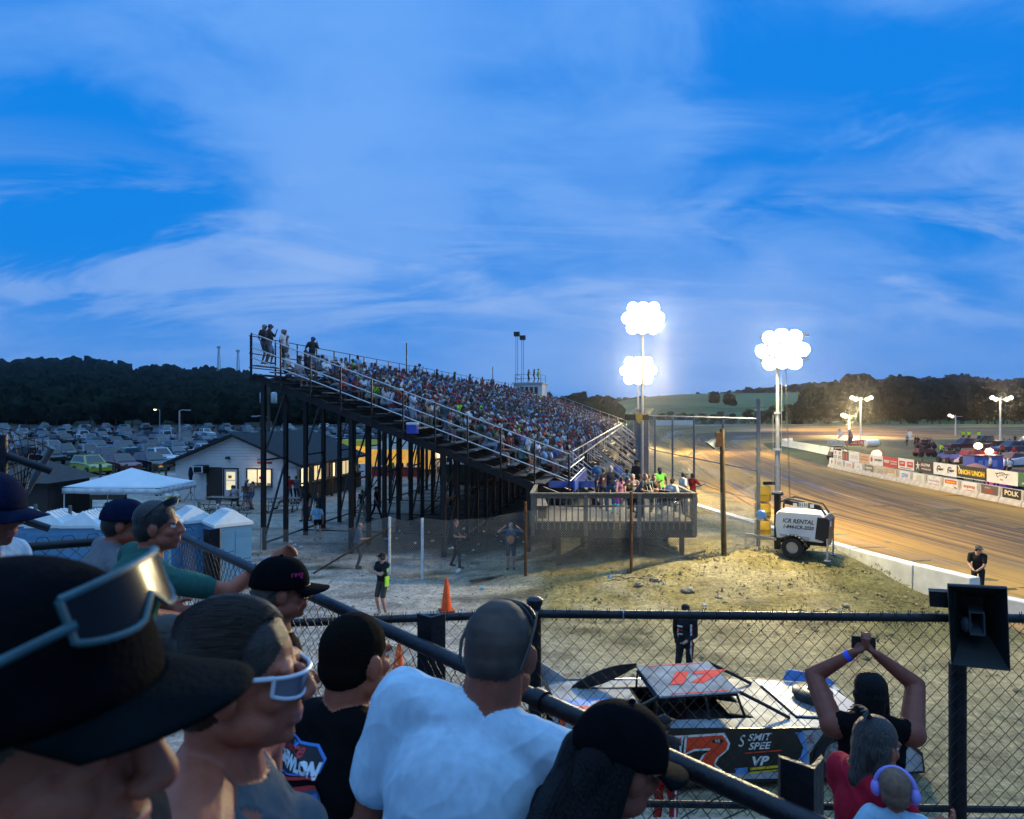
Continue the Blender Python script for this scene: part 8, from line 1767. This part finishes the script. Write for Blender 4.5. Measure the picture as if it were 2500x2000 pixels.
PB, PR, PW, PDB = C3(.06, .20, .60), C3(.50, .03, .03), C3(.60, .66, .72), C3(.012, .014, .02)
sticker(r3, b3, [('p', [(-.155, .0), (-.115, .12), (-.06, .115), (-.05, .135), (.0, .10), (.09, .10), (.135, .06), (.12, .015), (.06, .0), (-.15, -.045)], PB, 0), ('p', [(-.148, .0), (-.108, .112), (-.06, .107), (-.045, .122), (.0, .092), (.085, .092), (.125, .055), (.11, .02), (.06, .008), (-.14, -.036)], PDB, .0012),
 ('t', 'Pierce', .06, -.055, .075, PR, .02, .4, 1.15, .0024), ('t', 'NEWLON', .066, -.03, .02, PW, .06, .3, .98, .0026), ('p', [(-.15, -.05), (.11, .01), (.11, .0), (-.15, -.062)], PR, .0024),
 ('p', [(-.06, -.09), (.0, -.06), (.11, -.03), (.12, -.06), (.12, -.10), (.04, -.15), (-.06, -.17), (-.10, -.12)], C3(.05, .09, .16), .001), ('p', [(-.02, -.055), (.11, -.02), (.115, -.035), (-.02, -.072)], PR, .002), ('p', [(-.09, -.17), (.03, -.155), (.03, -.165), (-.09, -.183)], ORED, .002), ('t', '46', .05, -.01, -.115, PR, .03, .2, 1.2, .0024), ('p', [(.05 + .026 * math.cos(k * .524), -.15 + .034 * math.sin(k * .524)) for k in range(12)], PW, .002), ('p', [(.05 + .017 * math.cos(k * .524), -.15 + .024 * math.sin(k * .524)) for k in range(12)], PDB, .003), ('p', [(.06, -.07), (.11, -.05), (.11, -.085), (.06, -.11)], PB, .002),
 ('p', [(-.01, -.225), (.09, -.205), (.07, -.30), (-.03, -.30)], PB, .0008), ('t', '46', .075, .03, -.255, PR, .05, .2, 1.2, .002)], Mp)
# 4 man in pale blue-white tee leaning on the rail
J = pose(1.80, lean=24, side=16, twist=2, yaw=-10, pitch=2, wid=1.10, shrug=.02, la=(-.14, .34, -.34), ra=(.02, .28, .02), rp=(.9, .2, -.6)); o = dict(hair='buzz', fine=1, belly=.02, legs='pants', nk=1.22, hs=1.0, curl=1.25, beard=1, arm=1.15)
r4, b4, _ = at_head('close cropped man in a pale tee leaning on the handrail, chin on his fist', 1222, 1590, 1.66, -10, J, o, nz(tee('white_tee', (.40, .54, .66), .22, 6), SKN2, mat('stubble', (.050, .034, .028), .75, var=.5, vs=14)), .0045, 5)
glasses_child(r4, J, BLACKP, LENS, M=headM(J) @ Matrix.Translation((0, -.008, .046)) @ Matrix.Rotation(R(34), 4, 'X'), wrap=.078, y0=.088, hgt=.020, fr=.004, arms=False)
mb = MB(); Mh = headM(J)
for s in (-1, 1): mb.tube([Mh @ Vector(p) for p in ((s * .066, .05, .088), (s * .079, .0, .066), (s * .081, -.045, .02), (s * .072, -.07, -.025))], .0042, 6)
mb.tube([Mh @ Vector((.073 * math.sin(a), .012, .048 + .066 * math.cos(a))) for a in [-1.3 + 2.6 * k / 10 for k in range(11)]], .005, 6); mb.build('glasses_band', BLACKP, r4, smooth=40)
# 5 woman in black cap with long dark hair
J = pose(1.62, yaw=-6, pitch=16, lean=14); o = dict(hair='long', fine=1, fem=1, legs='pants', sleeve='short')
r5, b5, _ = at_head('woman in a black cap with long dark hair looking down at the right', 1512, 1862, 1.42, -58, J, o, nz(tee('black_top', (.010, .010, .012)), SKN2, HDK), .0045, 5)
cap_child(r5, J, CAPB, CAPT, tip=2, r=(.096, .116, .100), blen=.075, droop=.7, up=.03)
mb = MB(); n = 16
for k in range(n): a = -2.6 + 2.2 * k / n; x, y = .085 * math.cos(a), .09 * math.sin(a); mb.tube([headM(J) @ Vector(p) for p in ((x, y, .02), (x * 1.15, y * 1.2 - .01, -.09), (x * 1.35, y * 1.35 - .02, -.21), (x * 1.45, y * 1.35 - .01, -.32))], [.022, .028, .026, .012], 7)
mb.build('hair', HDK, r5, smooth=60)
# 6 man in black cap and wrap sunglasses
J = pose(1.80, yaw=6, pitch=4); o = dict(hair='short', fine=1, legs='pants')
r6, b6, _ = at_head('young man in a black cap with pink lettering and dark wrap sunglasses', 688, 1440, 2.78, -72, J, o, nz(tee('black_tee', (0, 0, 0)), SKN, HAIRS['brown']), .006, 4)
c6, M6 = cap_child(r6, J, CAPB, CAPB, tip=0, r=(.095, .114, .100), blen=.078, droop=.5, up=.03); glasses_child(r6, J, BLACKP, LENS, z0=.0, y0=.103, wrap=.076, hgt=.028)
mb = MB(); tmp_ = MB(); scrib(tmp_, -.045, .05, -.012, .014, 1, 0, Matrix.Identity(4), 91, .9); v, f = tmp_.v, tmp_.f; mb.add([M6 @ Vector((-.101 * math.cos(.45 + p[0] * 7) if False else .1005 * math.sin(.95 - (p[0]) * 8.5), .120 * math.cos(.95 - (p[0]) * 8.5), .040 + p[1])) for p in v], f); mb.build('cap_lettering', C3(.45, .02, .12), c6)
# 7 green tee man reaching along the rail and 8 grey tee man with blue cap
J = pose(1.82, lean=22, side=8, yaw=-36, pitch=-6, la=(-.15, .35, -.3), ra=(.24, .47, .20), rp=(.5, -.2, -1), wid=1.16); o = dict(hair='short', fine=1, belly=.03, legs='pants', curl=.9)
r7, b7, _ = at_head('man in dark green tee leaning forward with a purple wristband on the rail', 388, 1284, 3.45, -42, J, o, nz(tee('green_tee', (.028, .10, .085)), SKN, HAIRS['black']), .007, 4)
mb = MB(); d_ = (J['haR'] - J['elR']).normalized(); mb.tube([J['haR'] - d_ * .04, J['haR'] - d_ * .012], .035, 12); mb.build('wristband', C3(.22, .10, .55), r7, smooth=40); glasses_child(r7, J, BLACKP, LENS, M=headM(J) @ Matrix.Translation((0, -.005, .075)) @ Matrix.Rotation(R(35), 4, 'X'), wrap=.084, y0=.1, hgt=.02)
J = pose(1.80, lean=24, side=10, yaw=-30, pitch=-4, wid=1.12, la=(-.1, .45, -.2), ra=(.05, .45, -.2)); o = dict(hair='short', fine=1, belly=.03, legs='pants')
r8, b8, _ = at_head('man in grey tee and blue cap leaning behind the green tee man', 306, 1276, 3.75, -44, J, o, nz(tee('grey_tee', (.13, .135, .15)), SKN, HAIRS['black']), .008, 4); cap_child(r8, J, CAPN, CAPN, r=(.095, .114, .096), droop=.5, up=.03)
# 9 man filming with raised arms
J = pose(1.80, yaw=14, pitch=2, wid=1.05, la=(-.06, .17, .35), ra=(.06, .17, .35), lp=(-1, .75, -.1), rp=(1, .75, -.1)); o = dict(hair='mid', fine=1, beard=1, legs='pants', sleeve='none', curl=.8, arm=1.25, belly=.02)
r9, b9, _ = at_head('man in black sleeveless shirt filming with both arms raised overhead', 2122, 1690, 3.92, -16, J, o, nz(tee('black_tee', (0, 0, 0)), SKN2, HDK), .006, 4)
mb = MB(); c_ = (J['haL'] + J['haR']) / 2 + Vector((0, .045, .05)); mb.box(c_, (.13, .012, .072)); mb.build('phone', BLACKP, r9, bevel=.004); mb = MB(); d_ = (J['haL'] - J['elL']).normalized(); mb.tube([J['haL'] - d_ * .05, J['haL'] - d_ * .022], .033, 12); mb.build('wristband', C3(.05, .10, .7), r9, smooth=40)
# 10 woman in red with streaked hair, 11 baby with ear defenders
J = pose(1.64, yaw=6, pitch=12, la=(-.02, .3, -.22), ra=(.06, .3, -.26), wid=.98); o = dict(hair='mid', fine=1, fem=1, legs='pants', sleeve='short', hs=1.0)
r10, b10, _ = at_head('woman in red tee with streaked shoulder length hair holding a baby', 2142, 1818, 2.80, -76, J, o, nz(tee('red_tee', (.36, .012, .03)), SKN, HST), .006, 4)
mb = MB(); Mh = headM(J)
for k in range(9): a = -1.2 + k * .3; mb.tube([Mh @ Vector(p) for p in ((0, -.07, .11), (-.01 + .02 * math.sin(a), -.10, .135 + .01 * math.cos(a)), (.05 * math.sin(a), -.14 - .02 * math.cos(a), .13 + .03 * math.cos(a * 2)))], [.012, .008, .002], 6)
mb.build('hair_tuft', HST, r10, smooth=60)
J = pose(.78, sit=.28, yaw=-8, la=(-.25, .15, -.2), ra=(.2, .2, -.2)); o = dict(hair='buzz', fine=1, hs=1.62, legs='shorts', belly=.05, wid=1.2, arm=1.3, nk=1.0)
J['head'] = J['head'] + Vector((0, 0, .025))
r11, b11, _ = at_head('baby in pale blue top wearing purple ear defenders, seen from behind', 2186, 1925, 2.58, -22, J, o, nz(tee('pale_blue_top', (.28, .44, .56)), SKN, mat('baby_hair', (.16, .09, .06), .8, var=.25, vs=80)), .005, 4)
Mh = headM(J) @ Matrix.Scale(1.62, 4); PUR = C3(.26, .22, .62)
for s in (-1, 1): mb = MB(); mb.ell(Mh @ Vector((s * .086, -.01, -.012)), (.020, .030, .030), 14, 10); mb.build('ear_cup', PUR, r11, smooth=60)
mb = MB(); mb.tube([Mh @ Vector((.09 * math.cos(a), -.01, .0 + .108 * math.sin(a))) for a in [math.pi * k / 12 for k in range(13)]], .010, 8); mb.build('headband', PUR, r11, smooth=60)
# 12 person at the left edge, 13 blue shirt seen between the woman and the boy, crew member by the car
J = pose(1.78, yaw=0, pitch=8); o = dict(hair='short', fine=1, legs='pants', sleeve='short')
r12, b12, _ = at_head('person in a navy cap and pale blue shirt cut off by the left edge', -30, 1246, 2.35, -85, J, o, nz(tee('pale_blue_shirt', (.25, .42, .6)), SKN2, HAIRS['brown']), .007, 4); cap_child(r12, J, CAPN, CAPN, r=(.100, .118, .10), blen=.082, droop=.9, up=.03)
J = pose(1.62, yaw=-20); o = dict(hair='short', legs='pants', fem=1)
r13, b13, _ = at_head('person in bright blue shirt mostly hidden between the woman and the boy', 700, 1660, 2.25, -40, J, o, nz(tee('bright_blue_shirt', (.06, .22, .55)), SKN, HAIRS['brown']), .008, 3)
J = pose(1.78, yaw=-30, la=(-.2, .2, -.4), ra=(.18, .05, -.5)); o = dict(hat='cap', phones=1, legs='pants', sleeve='long', sleevez=1)
cz = zmats((.03, .03, .033), (.30, .018, .02), sleeve=(.03, .03, .033)); cl_ = G(1618, 9.35, 0); cr_ = person('crew member in black jacket and red trousers standing beside the race car', cl_, -35, J, o, cz, 'officials and drivers on the pit side', .011)
mb = MB(); mb.bar(J['shR'] + Vector((.055, -.02, -.02)), J['elR'] + Vector((.05, -.01, .0)), .02, .05); mb.build('sleeve_patch', C3(.5, .5, .55), cr_); mb = MB(); mb.bar(J['hpR'] + Vector((.088, 0, 0)), J['anR'] + Vector((.05, 0, .0)), .014, .03); mb.build('side_stripe', BW, cr_)
# ------------------------------------------------------------------ dusty evening air
hzb = MB().box((100, 480, 40), (1700, 1120, 84)).build('haze', [])
hm_ = bpy.data.materials.new('haze_air'); hm_.use_nodes = True; nt = hm_.node_tree; nt.nodes.clear()
out = nt.nodes.new('ShaderNodeOutputMaterial'); vp = nt.nodes.new('ShaderNodeVolumePrincipled'); vp.inputs['Density'].default_value = .0002; vp.inputs['Color'].default_value = (.85, .88, .92, 1); vp.inputs['Anisotropy'].default_value = .955
nt.links.new(vp.outputs[0], out.inputs['Volume']); hzb.data.materials.append(hm_); tag(hzb, 'thin dusty evening haze hanging over the whole speedway', 'haze', kind='stuff')
